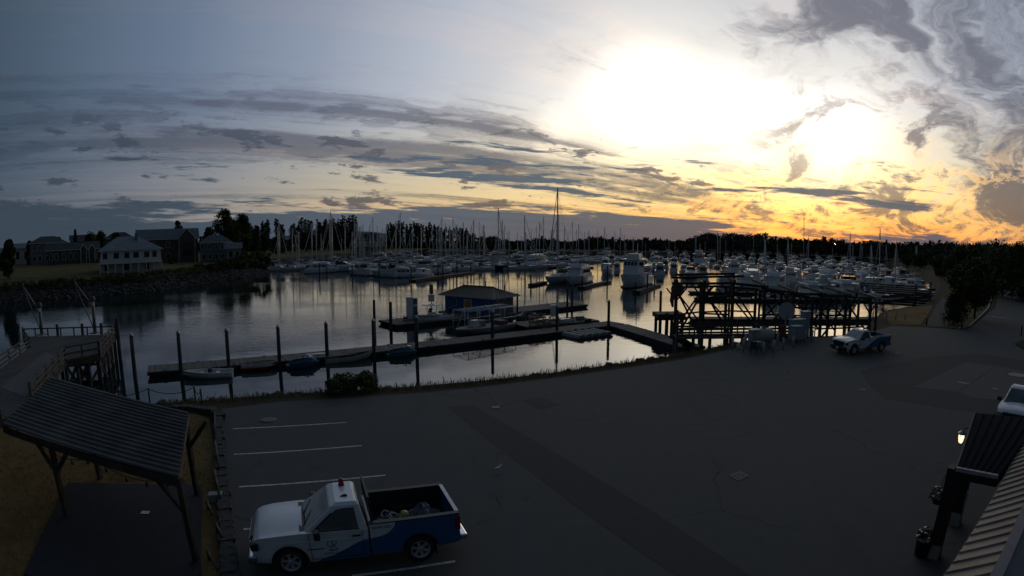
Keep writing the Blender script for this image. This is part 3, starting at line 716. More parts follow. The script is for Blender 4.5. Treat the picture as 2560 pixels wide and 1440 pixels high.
make_truck('pickup_truck', 'plain white pickup nose-on behind the dark porch roof', 'harbour pickups', (ctr.x, ctr.y, 0.012), atan2(hd.y, hd.x), PAINTW, PAINTW, DARKP, scale=1.02)
# load in the near truck's bed, set down on its floor
def in_bed(x, y, z): return near_truck.matrix_basis @ Vector((x, y, z))
TARP = mat('grey_tarpaulin', (0.13, 0.17, 0.20), 0.55, var=0.25, scale=6, bump=0.5)
def heap(name, label, cat, c, sx, sy, h, m, seed, n=14):
    r = random.Random(seed); secs = []
    for i in range(n+1):
        row = []
        for j in range(n+1):
            u, v = i/n*2-1, j/n*2-1; d = max(0, 1-(u*u+v*v)**0.5)
            z = h*(d**0.6)*(0.75+0.5*r.random()) if d > 0 else 0
            row.append((c[0]+u*sx+r.uniform(-.03, .03), c[1]+v*sy+r.uniform(-.03, .03), c[2]+z))
        secs.append([in_bed(*p) for p in row])
    mb = MB(); mb.loft(secs, smooth=False, caps=(False, False)); o = mb.build(name, m)
    return tag(o, label, cat)
heap('tarpaulin', 'crumpled grey tarpaulin heaped in the pickup bed', 'tarpaulin', (-1.95, 0.25, 0.725), 0.66, 0.55, 0.62, TARP, 4)
heap('debris_pile', 'dark pile of hoses and scrap in the pickup bed behind the cab', 'debris', (-1.05, 0.30, 0.725), 0.58, 0.52, 0.50, mat('scrap', (0.11, 0.115, 0.12), 0.6, var=0.6, scale=9), 9, 18)
hb = MB()
for k, (x, y, r_, z) in enumerate([(-0.9, 0.45, 0.19, 1.13), (-1.2, 0.50, 0.22, 1.18), (-1.23, 0.45, 0.20, 1.23), (-1.0, 0.25, 0.17, 1.2)]):
    hb.tube([in_bed(x+r_*cos(q*0.42), y+r_*sin(q*0.42)*0.6, z+0.06*sin(q*0.9+k)) for q in range(16)], 0.022, 6)
tag(hb.build('hose', mat('grey_hose', (0.30, 0.32, 0.33), 0.6)), 'pale coiled hose lying on the scrap in the pickup bed', 'hose')
fb = MB(); p = in_bed(-1.42, 0.42, 1.2); fb.lathe([(0.0001, -0.12), (0.09, -0.10), (0.13, 0), (0.09, 0.10), (0.0001, 0.12)], c=tuple(p), n=14)
tag(fb.build('float_ball', mat('yellow_float', (0.42, 0.36, 0.08), 0.5)), 'yellow float on top of the scrap in the pickup bed', 'float')
# ------------------------------------------------------------------ picnic shelter
def shelter():
    t = thing('picnic_shelter', 'open timber shelter with dark ribbed metal roof on the dry grass', 'shelter', (-13.5, 14.5, 0.012))
    L = Vector(t.location)
    A, B, C_, D = Vector((-17.4, 13.2, 2.66)), Vector((-8.5, 11.85, 2.62)), Vector((-10.66, 16.05, 3.0)), Vector((-19.75, 18.4, 3.06))
    RM = mat('ribbed_steel_roof', (0.125, 0.120, 0.116), 0.65, metal=0.0, var=0.25, scale=0.7, spec=0.25)
    n = 17
    for k in range(n):        # one sheet rib bay after another, from the front eave to the back
        f0, f1 = k/n, (k+1)/n
        mb = MB(); secs = []
        for e0, e1 in ((A, D), (B, C_)):
            p0, p1 = e0.lerp(e1, f0), e0.lerp(e1, f1); d = p1-p0; z = Vector((0, 0, 1))
            secs.append([p0-L, p0+d*0.12+z*0.055-L, p0+d*0.26+z*0.055-L, p0+d*0.38-L, p1-d*0.01-L])
        mb.loft(secs, smooth=False, caps=(False, False))
        mb.build('roof_panel', RM, t)
    def part(nm, a, b, w, h=None, m=WOODD): 
        q = MB(); q.bar(Vector(a)-L, Vector(b)-L, w, h); return q.build(nm, m, t)
    dn = Vector((0, 0, -0.13))
    part('fascia', A+dn*1.3, B+dn*1.3, 0.06, 0.22); part('fascia', D+dn, C_+dn, 0.05, 0.20); part('fascia', B+dn, C_+dn, 0.05, 0.18, WOODW); part('fascia', A+dn, D+dn, 0.05, 0.18)
    for f in (0.2, 0.4, 0.6, 0.8): part('purlin', A.lerp(D, f)+dn*0.8, B.lerp(C_, f)+dn*0.8, 0.06, 0.14)
    for p, q in (((-14.3, 12.75), 2.5), ((-8.55, 11.95), 2.45), ((-10.75, 15.95), 2.85), ((-15.3, 15.9), 2.8)):
        base = Vector((p[0], p[1], 0.012)); top = Vector((p[0], p[1], q))
        part('post', base, top, 0.16)
        for dx in (-1.0, 1.0):
            e = top+Vector((dx*0.95, -dx*0.15, -0.02))
            if -17 < e.x < -8.7: part('brace', base.lerp(top, 0.62), e, 0.10, 0.12)
    part('beam', (-17.0, 13.15, 2.47), (-8.5, 11.95, 2.45), 0.12, 0.2); part('beam', (-19.0, 18.1, 2.86), (-10.7, 16.0, 2.84), 0.12, 0.2)
    return t
shelter()
# string of bulbs under the front beam
sl = thing('string_lights', 'unlit string of bulbs sagging below the shelter eave', 'string lights', (-13, 12.9, 2.3))
L = Vector(sl.location); pts = []
for k in range(25):
    f = k/24; pts.append(Vector((-15.8+6.9*f, 13.15-0.95*f, 2.36-0.30*sin(pi*((f*2) % 1.0 if f < 1 else 0)))) - L)
mb = MB(); mb.tube(pts, 0.012, 5); mb.build('cable', DARKP, sl)
for k in range(2, 24, 3):
    mb = MB(); p = pts[k]; mb.lathe([(0.02, 0), (0.022, -0.05), (0.05, -0.10), (0.045, -0.16), (0.0001, -0.19)], c=tuple(p), n=8); mb.build('bulb', mat('bulb_glass', (0.05, 0.05, 0.045), 0.15), sl)
# dark deck under the shelter
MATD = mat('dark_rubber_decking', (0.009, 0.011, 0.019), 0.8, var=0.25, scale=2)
dk = [G(172, 1209), G(506, 1214), G(503, 1440), G(360, 1520), G(60, 1440)]
dk0 = sum(dk, Vector())/len(dk)
deck = thing('rubber_deck', 'flat dark blue decking under the shelter roof', 'decking', (dk0.x, dk0.y, 0.012))
mb = MB(); mb.prism([(p.x-dk0.x, p.y-dk0.y) for p in dk], 0.0, 0.05); mb.build('surface', MATD, deck)
mb = MB(); mb.box((0, 0, 0), (0.3, 0.2, 0.012), rz=0.3); p = G(364, 1286); tag(mb.build('paper_sheet', WPAINT, None, (p.x, p.y, 0.072)), 'small pale sheet lying on the dark decking', 'paper')
# ------------------------------------------------------------------ stone wall beside the bays
def stone_mesh(seed, m=ROCK):
    r = random.Random(seed); mb = MB()
    ic = [(x, y, z) for x in (-1, 0, 1) for y in (-1, 0, 1) for z in (-1, 0, 1)]
    bm = bmesh.new(); bmesh.ops.create_icosphere(bm, subdivisions=1, radius=0.5)
    for v in bm.verts:
        k = 0.78+0.35*r.random(); v.co = Vector((v.co.x*k, v.co.y*k, v.co.z*k))
        for i in range(3): v.co[i] = max(-0.42, min(0.42, v.co[i]))
    me = bpy.data.meshes.new('stone'); bm.to_mesh(me); bm.free(); me.materials.append(m); return me
STONES = [stone_mesh(k) for k in range(6)]
BLOCKM = mat('mossy_wall_stone', (0.060, 0.064, 0.062), 0.95, var=0.45, scale=2.0, bump=0.6, bscale=14)
BLOCKS = []
for k in range(5):
    mb = MB(); mb.box((0, 0, 0), (1, 1, 1)); me = mb.mesh('stone', BLOCKM)
    r = random.Random(k); bm = bmesh.new(); bm.from_mesh(me); bmesh.ops.subdivide_edges(bm, edges=bm.edges, cuts=1, use_grid_fill=True)
    for v in bm.verts: v.co += Vector((r.uniform(-.07, .07), r.uniform(-.07, .07), r.uniform(-.07, .07)))
    bm.to_mesh(me); bm.free(); BLOCKS.append(me)
wl = [Vector((-17.6, 24.9, 0)), Vector((-16.2, 25.0, 0)), Vector((-15.0, 24.9, 0)), Vector((-14.25, 24.2, 0)), G(546, 1075), G(551, 1150), G(558, 1230), G(564, 1300), G(570, 1370), G(578, 1440), Vector((-6.4, 9.8, 0))]
wall = thing('stone_wall', 'low mossy stone wall between the grass and the parking bays', 'stone wall', (wl[4].x, wl[4].y, 0.0)); W0 = Vector(wall.location)
r = random.Random(5); s_ = 0.0
for a, b in zip(wl, wl[1:]):
    Ls = (b-a).length; d = (b-a)/Ls; x = 0.0; ang = atan2(d.y, d.x)
    while x < Ls:
        w = r.uniform(0.34, 0.62)
        for lay in range(2):
            c = a+d*(x+w/2); hh = 0.16 if lay == 0 else r.uniform(0.08, 0.15)
            o = link('stone', r.choice(BLOCKS), wall, (c.x-W0.x+r.uniform(-.03, .03), c.y-W0.y+r.uniform(-.03, .03), (0.08 if lay == 0 else 0.16+hh/2)), rz=ang+r.uniform(-.06, .06))
            o.scale = (w*0.94, r.uniform(0.34, 0.48), hh)
        x += w
# ------------------------------------------------------------------ rope fence along the quay and weathered rails by the wall
def rope_fence(name, label, posts, h, sag, m=WOODW, rm=None):
    t = thing(name, label, 'fence', tuple(posts[0])); L = posts[0]
    for p in posts:
        q = MB(); q.tube([p-L, p-L+Vector((0, 0, h))], 0.05, 8); q.build('post', m, t)
    for a, b in zip(posts, posts[1:]):
        q = MB(); q.tube([a.lerp(b, k/10)-L+Vector((0, 0, h-0.04-sag*4*(k/10)*(1-k/10))) for k in range(11)], 0.022, 6); q.build('rope', rm or DARKP, t)
    return t
rope_fence('rope_fence', 'rope fence sagging between thin posts along the water edge', [G(235, 1015), G(375, 1008), G(489, 1004), Vector((G(505, 1010)))], 0.85, 0.32)
rope_fence('rope_fence', 'short rope fence beside the pier ramp at the left edge', [G(-60, 1045), G(6, 1062), G(46, 1085)], 0.9, 0.35)
lf = thing('log_fence', 'grey bare log rails lying along the stone wall', 'fence', (-12.5, 19, 0.012)); L = Vector(lf.location)
for a, b in (((538, 1042), (541, 1115)), ((540, 1118), (551, 1190)), ((538, 1190), (554, 1265)), ((522, 1275), (535, 1308)), ((545, 1330), (560, 1365)), ((524, 1400), (550, 1450))):
    P0, P1 = G(*a), G(*b); q = MB(); q.tube([P0-L+Vector((0, 0, 0.28)), P1-L+Vector((0, 0, 0.30))], [0.045, 0.04], 7); q.build('rail', WOODW, lf)
    q = MB(); q.tube([P0-L, P0-L+Vector((0, 0, 0.34))], 0.05, 7); q.build('post', WOODW, lf)
q = MB(); q.box((0, 0, 0.14), (0.5, 0.34, 0.28), rz=0.4); tag(bevel(q.build('concrete_block', CONC, None, (G(541, 1252).x, G(541, 1252).y, 0.012)), 0.02), 'pale concrete block at the end of the log fence', 'block')
# ------------------------------------------------------------------ yard details
STG = mat('cast_iron', (0.10, 0.10, 0.10), 0.6, metal=0.4)
def grate(px_, label):
    P = [G(*p) for p in px_]; c = sum(P, Vector())/4
    t = thing('storm_drain', label, 'drain', (c.x, c.y, 0.0))
    mb = MB(); mb.prism([(p.x-c.x, p.y-c.y) for p in P], 0.0, 0.004); mb.build('pit', DARKP, t)
    for k in range(9):
        f = (k+0.5)/9; a = P[0].lerp(P[1], f)-c; b = P[3].lerp(P[2], f)-c
        mb = MB(); mb.bar((a.x, a.y, 0.012), (b.x, b.y, 0.012), 0.03, 0.02); mb.build('bar', STG, t)
    for k in range(4):
        a, b = P[k]-c, P[(k+1) % 4]-c; mb = MB(); mb.bar((a.x, a.y, 0.010), (b.x, b.y, 0.010), 0.06, 0.024); mb.build('frame', mat('worn_iron', (0.2, 0.2, 0.19), 0.7), t)
grate([(1826, 1190), (1850, 1180), (1870, 1190), (1846, 1201)], 'square storm drain grating in the middle of the yard')
def cover(u, v, r_, label, m=None, z=0.012):
    p = G(u, v); mb = MB(); mb.lathe([(r_, 0.0), (r_, 0.010), (r_-0.03, 0.014), (0.0001, 0.014)], n=24)
    mb.lathe([(r_-0.07, 0.014), (r_-0.07, 0.018), (r_-0.09, 0.018)], n=24, caps=False)
    tag(mb.build('manhole_cover', m or STG, None, (p.x, p.y, z)), label, 'manhole cover', 'covers set in the yard')
cover(1239, 1019, 0.22, 'small pale round cover near the dark square patch', CONC)
cover(2544, 938, 0.75, 'large round cover on the slab at the right edge', CONC)
cover(2402, 957, 0.24, 'left one of two small covers on the concrete slab', CONC)
cover(2416, 960, 0.24, 'right one of two small covers on the concrete slab', CONC)
cover(2488, 973, 0.24, 'small cover on the slab beside the white pickup', CONC)
cover(2156, 975, 0.2, 'small pale cover west of the dark asphalt', CONC)
cover(670, 1050, 0.42, 'round cover near the top parking line', STG)
mb = MB(); q = [G(2232, 886), G(2240, 881), G(2256, 884), G(2248, 888)]; c = sum(q, Vector())/4
mb.prism([(p.x-c.x, p.y-c.y) for p in q], 0, 0.03); tag(mb.build('utility_plate', mat('plate_concrete', (0.16, 0.16, 0.15), 0.9), None, (c.x, c.y, 0.001)), 'flat grey plate behind the far pickup', 'plate')
# seagull standing on the asphalt
def gull(u, v):
    p = G(u, v); t = thing('seagull', 'white gull with grey wings standing on the asphalt', 'gull', (p.x, p.y, 0.0), 0.7); t.scale = (0.8,)*3
    W_ = mat('gull_white', (0.75, 0.75, 0.74), 0.8); GR = mat('gull_grey', (0.30, 0.31, 0.33), 0.8)
    mb = MB(); mb.loft([[(x, rr*cos(k*pi/4), z+rr*1.05*sin(k*pi/4)) for k in range(8)] for x, z, rr in ((-0.24, 0.19, 0.012), (-0.15, 0.20, 0.05), (-0.03, 0.205, 0.085), (0.08, 0.225, 0.085), (0.14, 0.27, 0.055), (0.16, 0.33, 0.045), (0.19, 0.365, 0.045), (0.225, 0.365, 0.02))], closed=True)
    mb.build('body', W_, t)
    for s in (-1, 1):
        mb = MB(); mb.loft([[(x, s*(0.055+w), z-0.03), (x, s*(0.082+w), z), (x, s*(0.05+w), z+0.045)] for x, z, w in ((0.10, 0.24, 0.0), (-0.02, 0.23, 0.012), (-0.16, 0.21, -0.01), (-0.27, 0.20, -0.05))], closed=True, smooth=False); mb.build('wing', GR, t)
        mb = MB(); mb.tube([(0.0, s*0.035, 0.13), (0.01, s*0.035, 0.0)], 0.008, 5); mb.box((0.03, s*0.035, 0.006), (0.06, 0.05, 0.01)); mb.build('leg', mat('gull_leg', (0.45, 0.25, 0.16), 0.7), t)
    mb = MB(); mb.tube([(0.22, 0, 0.363), (0.275, 0, 0.352)], [0.013, 0.004], 6); mb.build('beak', mat('gull_beak', (0.5, 0.36, 0.05), 0.5), t)
gull(1244, 1182)
# ------------------------------------------------------------------ office at the lower right
def office():
    t = thing('harbour_office', 'building with pale ribbed metal eave at the lower right corner', 'building', (14, 8, 0)); L = Vector(t.location)
    E0, E1 = Vector((4.6, 4.75, 3.0)), Vector((21.5, 15.2, 3.0))
    d = (E1-E0).normalized(); nr = Vector((d.y, -d.x, 0))
    RW = mat('pale_ribbed_roof', (0.20, 0.175, 0.15), 0.6, var=0.2, scale=0.8, spec=0.2)
    Ln = (E1-E0).length; n = 46; up = Vector((0, 0, 0.55)); w = 1.0
    for k in range(n):
        a = E0+d*(Ln*k/n); b = E0+d*(Ln*(k+1)/n); q = (b-a)
        ring = lambda p: [p-L, p+q*0.70-L, p+q*0.76+Vector((0, 0, 0.045))-L, p+q*0.92+Vector((0, 0, 0.045))-L, p+q*0.995-L]
        mb = MB(); mb.loft([ring(a), ring(a+nr*w+up)], smooth=False, caps=(False, False)); mb.build('roof_panel', RW, t)
    mb = MB(); a, b = E0+nr*w+up, E1+nr*w+up; mb.bar(a-L+Vector((0, 0, 0.03)), b-L+Vector((0, 0, 0.03)), 0.22, 0.06); mb.build('ridge_cap', mat('ridge_flashing', (0.12, 0.12, 0.13), 0.5, metal=0.3), t)
    mb = MB(); a, b = a+nr*0.1, b+nr*0.1; c, e = b+nr*4.0-Vector((0, 0, 1.2)), a+nr*4.0-Vector((0, 0, 1.2))
    mb.add([a-L, b-L, c-L, e-L], [(0, 1, 2, 3)]); mb.build('rear_roof', mat('shaded_metal_roof', (0.07, 0.08, 0.10), 0.6, var=0.1), t)  # rear metal slope, its shade painted in as dark blue-grey
    mb = MB(); mb.bar(E0-L-Vector((0, 0, 0.06)), E1-L-Vector((0, 0, 0.06)), 0.05, 0.12); mb.build('gutter', DARKP, t)
    mb = MB(); a, b = E0+nr*0.75, E1+nr*0.75; mb.bar((a-L)*1+Vector((0, 0, -1.55)), (b-L)+Vector((0, 0, -1.55)), 0.2, 2.9)
    mb.build('wall', mat('office_wall', (0.16, 0.10, 0.07), 0.85, var=0.25), t)
    BRICK = mat('paving_brick', (0.13, 0.085, 0.055), 0.9, var=0.4, scale=3)
    r = random.Random(2)
    for i in range(56):     # brick edging at the foot of the wall
        p = E0+d*(4.0+0.21*i)
        for j in range(3):
            mb_p = p-nr*(0.10+0.235*j)
            o = link('brick', brick_me(BRICK), t, (mb_p.x-L.x, mb_p.y-L.y, 0.03), rz=atan2(d.y, d.x)+r.uniform(-.03, .03))
            o.scale = (1, 1, r.uniform(0.9, 1.1))
    return d, nr
_bm = {}
def brick_me(m):
    if 'b' not in _bm:
        mb = MB(); mb.box((0, 0, 0), (0.2, 0.22, 0.06)); _bm['b'] = mb.mesh('brick', m)
    return _bm['b']
od, onr = office()
# porch with black columns
def porch():
    t = thing('entrance_porch', 'black porch roof on thick black columns beside the office', 'porch', (13, 11.5, 0)); L = Vector(t.location)
    z = 3.05
    P = [Vector((11.15, 10.4, z)), Vector((15.3, 13.85, z+0.10)), Vector((17.2, 12.2, z+0.10)), Vector((11.9, 9.45, z))]
    BLK = mat('black_standing_seam', (0.010, 0.014, 0.022), 0.8, var=0.15, spec=0.03); BP = mat('black_paint', (0.010, 0.010, 0.011), 0.6)
    n = 7
    for k in range(n):
        a0, a1 = P[0].lerp(P[3], k/n), P[0].lerp(P[3], (k+1)/n); b0, b1 = P[1].lerp(P[2], k/n), P[1].lerp(P[2], (k+1)/n)
        zz = Vector((0, 0, 1)); s = lambda p, q: [p-L, p+(q-p)*0.90-L, p+(q-p)*0.92+zz*0.04-L, p+(q-p)*0.97+zz*0.04-L, q-L]
        mb = MB(); mb.loft([s(a0, a1), s(b0, b1)], smooth=False, caps=(False, False)); mb.build('roof_panel', BLK, t)
    mb = MB(); mb.prism([(p.x-L.x, p.y-L.y) for p in P], z-0.30, z-0.02); mb.build('soffit', BP, t)
    mb = MB(); mb.bar(P[0]-L+Vector((0, 0, -0.02)), P[3]-L+Vector((0, 0, -0.02)), 0.10, 0.10); mb.build('gutter', mat('white_gutter', (0.35, 0.35, 0.34), 0.5), t)
    mb = MB(); mb.bar(P[0]-L+Vector((0, 0, -0.05)), P[1]-L+Vector((0, 0, -0.05)), 0.06, 0.16); mb.build('fascia', BP, t)
    for base, top in ((G(2332, 1390), Vector((11.45, 10.45, z-0.3))), (G(2385, 1308), Vector((14.0, 12.55, z-0.3)))):
        base = Vector((base.x, base.y, 0)); b2 = base
        mb = MB(); mb.box((base.x-L.x, base.y-L.y, 0.22), (0.42, 0.42, 0.44), rz=atan2(od.y, od.x), taper=0.9); mb.build('footing', CONC, t)
        mb = MB(); mb.bar((base.x-L.x, base.y-L.y, 0.44), (base.x-L.x, base.y-L.y, z-0.3), 0.36, 0.36, up=(od.x, od.y, 0)); mb.build('column', BP, t)
    mb = MB(); mb.box((12.05-L.x, 10.55-L.y, 1.9), (0.10, 0.04, 0.5), rz=0.6); mb.build('number_board', mat('pale_board', (0.4, 0.4, 0.38), 0.7), t)
    return P
porch()
# lit lantern on the porch corner
def lantern():
    p = Vector((13.9, 13.0, 2.68))
    t = thing('wall_lantern', 'small lit lantern hanging off the porch edge', 'lamp', tuple(p))
    mb = MB(); mb.lathe([(0.0001, 0.30), (0.03, 0.26), (0.13, 0.20), (0.15, 0.17), (0.15, 0.15)], n=12); mb.build('cap', mat('lantern_cap', (0.35, 0.34, 0.33), 0.4, metal=0.3), t)
    mb = MB(); mb.lathe([(0.10, 0.145), (0.11, 0.08), (0.08, -0.08), (0.05, -0.14), (0.0001, -0.15)], n=12); mb.build('glass', mat('lit_lantern_glass', (0.9, 0.75, 0.5), 0.3, emit=(1.0, 0.78, 0.48), estr=1.7), t)
    mb = MB(); mb.tube([(0, 0, 0.28), (0.1, -0.08, 0.36), (0.34, -0.3, 0.36)], 0.02, 6); mb.build('arm', DARKP, t)
    for k in range(4):
        a = k*pi/2+0.4; mb = MB(); mb.bar((0.115*cos(a), 0.115*sin(a), 0.15), (0.06*cos(a), 0.06*sin(a), -0.14), 0.012); mb.build('rib', DARKP, t)
lantern()
# flower pot and hanging basket
def blooms(t, c, R, seed, h=0.3):
    r = random.Random(seed); lf = MB()
    for _ in range(170):
        a, e, q = r.uniform(0, 2*pi), r.uniform(-0.3, 1.4), R*r.uniform(0.55, 1.05)
        p = Vector(c)+Vector((cos(a)*cos(e)*q, sin(a)*cos(e)*q, sin(e)*q*0.9)); s = r.uniform(0.03, 0.06)
        u = Vector((r.uniform(-1, 1), r.uniform(-1, 1), r.uniform(-1, 1))).normalized(); v = u.orthogonal().normalized()
        lf.add([p-u*s, p+v*s*0.6, p+u*s, p-v*s*0.6], [(0, 1, 2, 3)])
    tag(lf.build('foliage', mat('pot_leaves', (0.03, 0.055, 0.02), 0.8, var=0.4), t), kind='stuff')
    for k in range(11):
        a, e = r.uniform(0, 2*pi), r.uniform(0.1, 1.3); p = Vector(c)+Vector((cos(a)*cos(e), sin(a)*cos(e), sin(e)*0.9))*R
        fl = MB(); fl.lathe([(0.01, -0.02), (0.045, 0.0), (0.05, 0.02), (0.0001, 0.015)], c=tuple(p), n=6)
        fl.build('flower', mat('pale_petal', (0.6, 0.58, 0.55), 0.7) if k % 4 else mat('red_petal', (0.35, 0.03, 0.03), 0.7), t)
p = G(2302, 1388)
t = thing('flower_pot', 'tall black planter with white and red flowers on the asphalt', 'planter', (p.x, p.y, 0))
mb = MB(); mb.lathe([(0.20, 0.0), (0.22, 0.04), (0.27, 0.50), (0.30, 0.52), (0.30, 0.56), (0.25, 0.56), (0.24, 0.50)], n=20); mb.build('pot', mat('black_planter', (0.012, 0.012, 0.013), 0.5), t)
blooms(t, (0, 0, 0.60), 0.30, 3)
t = thing('hanging_basket', 'flower basket hanging from a black column of the porch', 'hanging basket', (12.35, 12.0, 1.35))
mb = MB(); mb.lathe([(0.0001, -0.22), (0.14, -0.18), (0.23, 0.0), (0.24, 0.03)], n=16); mb.build('bowl', mat('coir', (0.05, 0.035, 0.025), 0.95), t)
blooms(t, (0, 0, 0.05), 0.30, 8)
mb = MB(); mb.tube([(0.0, 0, 0.3), (0.05, -0.05, 0.75), (0.45, -0.40, 0.80)], 0.015, 5); mb.build('bracket', DARKP, t)
# ------------------------------------------------------------------ floats, piles and small craft by the quay
def plank_mat(name, col, w=0.15, gap=0.10, axis=0):
    m = bpy.data.materials.new(name); m.use_nodes = True
    t = m.node_tree; N = NT(t); b = t.nodes['Principled BSDF']
    tc = N.n('ShaderNodeTexCoord').outputs['Object']; co = N.sep(tc)[axis]
    q = N.m('DIVIDE', co, w); fr = N.m('FRACT', q); idx = N.m('FLOOR', q)
    wn = N.n('ShaderNodeTexWhiteNoise', noise_dimensions='1D'); N.put(wn.inputs['W'], idx)
    nz = N.noise(tc, 2.2, 5, 0.65)
    c = N.ramp(N.add(N.mul(wn.outputs[0], 0.5), N.mul(nz, 0.5)), [(0.2, tuple(x*0.55 for x in col)), (0.8, tuple(x*1.25 for x in col))])
    edge = N.ss(N.m('ABSOLUTE', N.sub(fr, 0.5)), 0.5-gap, 0.5)
    c = N.mix(edge, c, (0.012, 0.011, 0.010))
    N.put(b.inputs['Base Color'], c); b.inputs['Roughness'].default_value = 0.92
    bp = N.n('ShaderNodeBump'); bp.inputs['Strength'].default_value = 0.6; bp.inputs['Distance'].default_value = 0.02; bp.invert = True
    N.put(bp.inputs['Height'], edge); N.put(b.inputs['Normal'], bp.outputs[0])
    return m
DECKM = plank_mat('dock_planks', (0.165, 0.155, 0.14))
PIERM = plank_mat('pier_planks', (0.10, 0.092, 0.082), 0.22)
WD = WZ+0.5
def pile(P, top, label, r_=0.17, m=CREO, cap=True, group='mooring piles', zb=-4.0):
    t = thing('mooring_pile', label, 'pile', (P.x, P.y, WZ), 0, group)
    mb = MB(); mb.tube([(0, 0, zb-WZ), (0, 0, 0.1), (0.01, 0, (top-WZ)*0.6), (0.015, 0.01, top-WZ)], [r_*1.06, r_*1.05, r_, r_*0.96], 12); mb.build('shaft', m, t)
    if cap:
        mb = MB(); mb.lathe([(r_*1.08, -0.10), (r_*1.08, 0.02), (0.02, r_*1.5), (0.0001, r_*1.52)], c=(0.015, 0.01, top-WZ), n=12); mb.build('cap', STEEL if cap == 1 else CREO, t)
    return t
def float_dock(name, label, a, b, w, sec=3.2, group=None, cat='dock', deckm=None, zt=WD):
    a, b = Vector((a[0], a[1], 0)), Vector((b[0], b[1], 0)); Ln = (b-a).length; d = (b-a)/Ln; rz = atan2(d.y, d.x)
    t = thing(name, label, cat, (a.x, a.y, WZ), rz, group); top = zt-WZ
    n = max(1, round(Ln/sec)); s = Ln/n
    for k in range(n):
        x = (k+0.5)*s
        mb = MB(); mb.box((x, 0, top-0.04), (s-0.03, w, 0.08)); mb.build('deck_section', deckm or DECKM, t)
    for y in (-1, 1):
        mb = MB(); mb.box((Ln/2, y*(w/2-0.04), top-0.19), (Ln, 0.10, 0.22)); mb.build('rub_rail', WOODD, t)
        mb = MB()
        mb.box((Ln/2, y*(w/2-0.42), 0.03), (Ln-0.4, 0.7, 0.40)); mb.build('float_tank', DARKP, t)
    for k in range(n):
        for y in (-1, 1):
            if (k+(y > 0)) % 2: continue
            mb = MB(); mb.box(((k+0.5)*s, y*(w/2-0.2), top+0.03), (0.10, 0.08, 0.06)); mb.bar(((k+0.5)*s-0.16, y*(w/2-0.2), top+0.075), ((k+0.5)*s+0.16, y*(w/2-0.2), top+0.075), 0.04, 0.035); mb.build('cleat', STG, t)
    return t
C0, C1 = G(369, 922, WD), G(1521, 808, WD)
dd = (C1-C0).normalized(); dn_ = Vector((-dd.y, dd.x, 0))
float_dock('floating_dock', 'long grey plank float with small craft tied along its near side', C0, C1+dd*1.4, 2.9)
C2 = G(1738, 868, WD)
float_dock('floating_dock', 'plank float running from the dock corner to the timber trestle', C1-dn_*1.6+dd*0.2, C2, 2.6)
tops = [(332, 835, 337, 930), (447, 826, 453, 928), (567, 820, 572, 915), (695, 812, 699, 902), (815, 803, 818, 890), (932, 796, 935, 880), (1040, 788, 1042, 868), (1230, 773, 1231, 845), (1392, 760, 1392, 826), (1521, 748, 1521, 816)]
for k, (u0, v0, u1, v1) in enumerate(tops):
    P = G(u1, v1, WD); h = hgt(P, v0+6)
    if k == 0:
        P = G(340, 960, WZ); h = hgt(P, 838)-0.5
        lab = 'lone pile standing in the water between the pier and the dock end'
    else: lab = ORD[k-1]+' pile from the left along the long plank float'
    pile(P, WD+h, lab, cap=1)
for k, (u, v0, v1, r_, lab) in enumerate([(936, 750, 806, 0.17, 'bare pile at the far corner of the fuel float'), (977, 755, 812, 0.20, 'short thick pile with iron pipe on the fuel float'), (1650, 727, 800, 0.17, 'tall dark pile left of the timber trestle'), (1666, 782, 826, 0.2, 'stout pile under the small trestle platform'), (1688, 775, 868, 0.2, 'pile beside the foot of the gangway float'), (1418, 712, 770, 0.16, 'left of two close piles behind the crab pots'), (1430, 713, 770, 0.16, 'right of two close piles behind the crab pots')]):
    P = G(u, v1, WD); pile(P, WD+hgt(P, v0), lab, r_, cap=False)
t = thing('standpipe', 'thin upright pipe beside the thick pile on the fuel float', 'pipe', tuple(G(974, 800, WD)))
h = hgt(G(974, 800, WD), 725); mb = MB(); mb.tube([(0, 0, 0), (0, 0, h)], 0.06, 8); mb.lathe([(0.09, 0), (0.1, 0.1), (0.09, 0.14)], c=(0, 0, h-0.06), n=8); mb.build('pipe', DARKP, t)

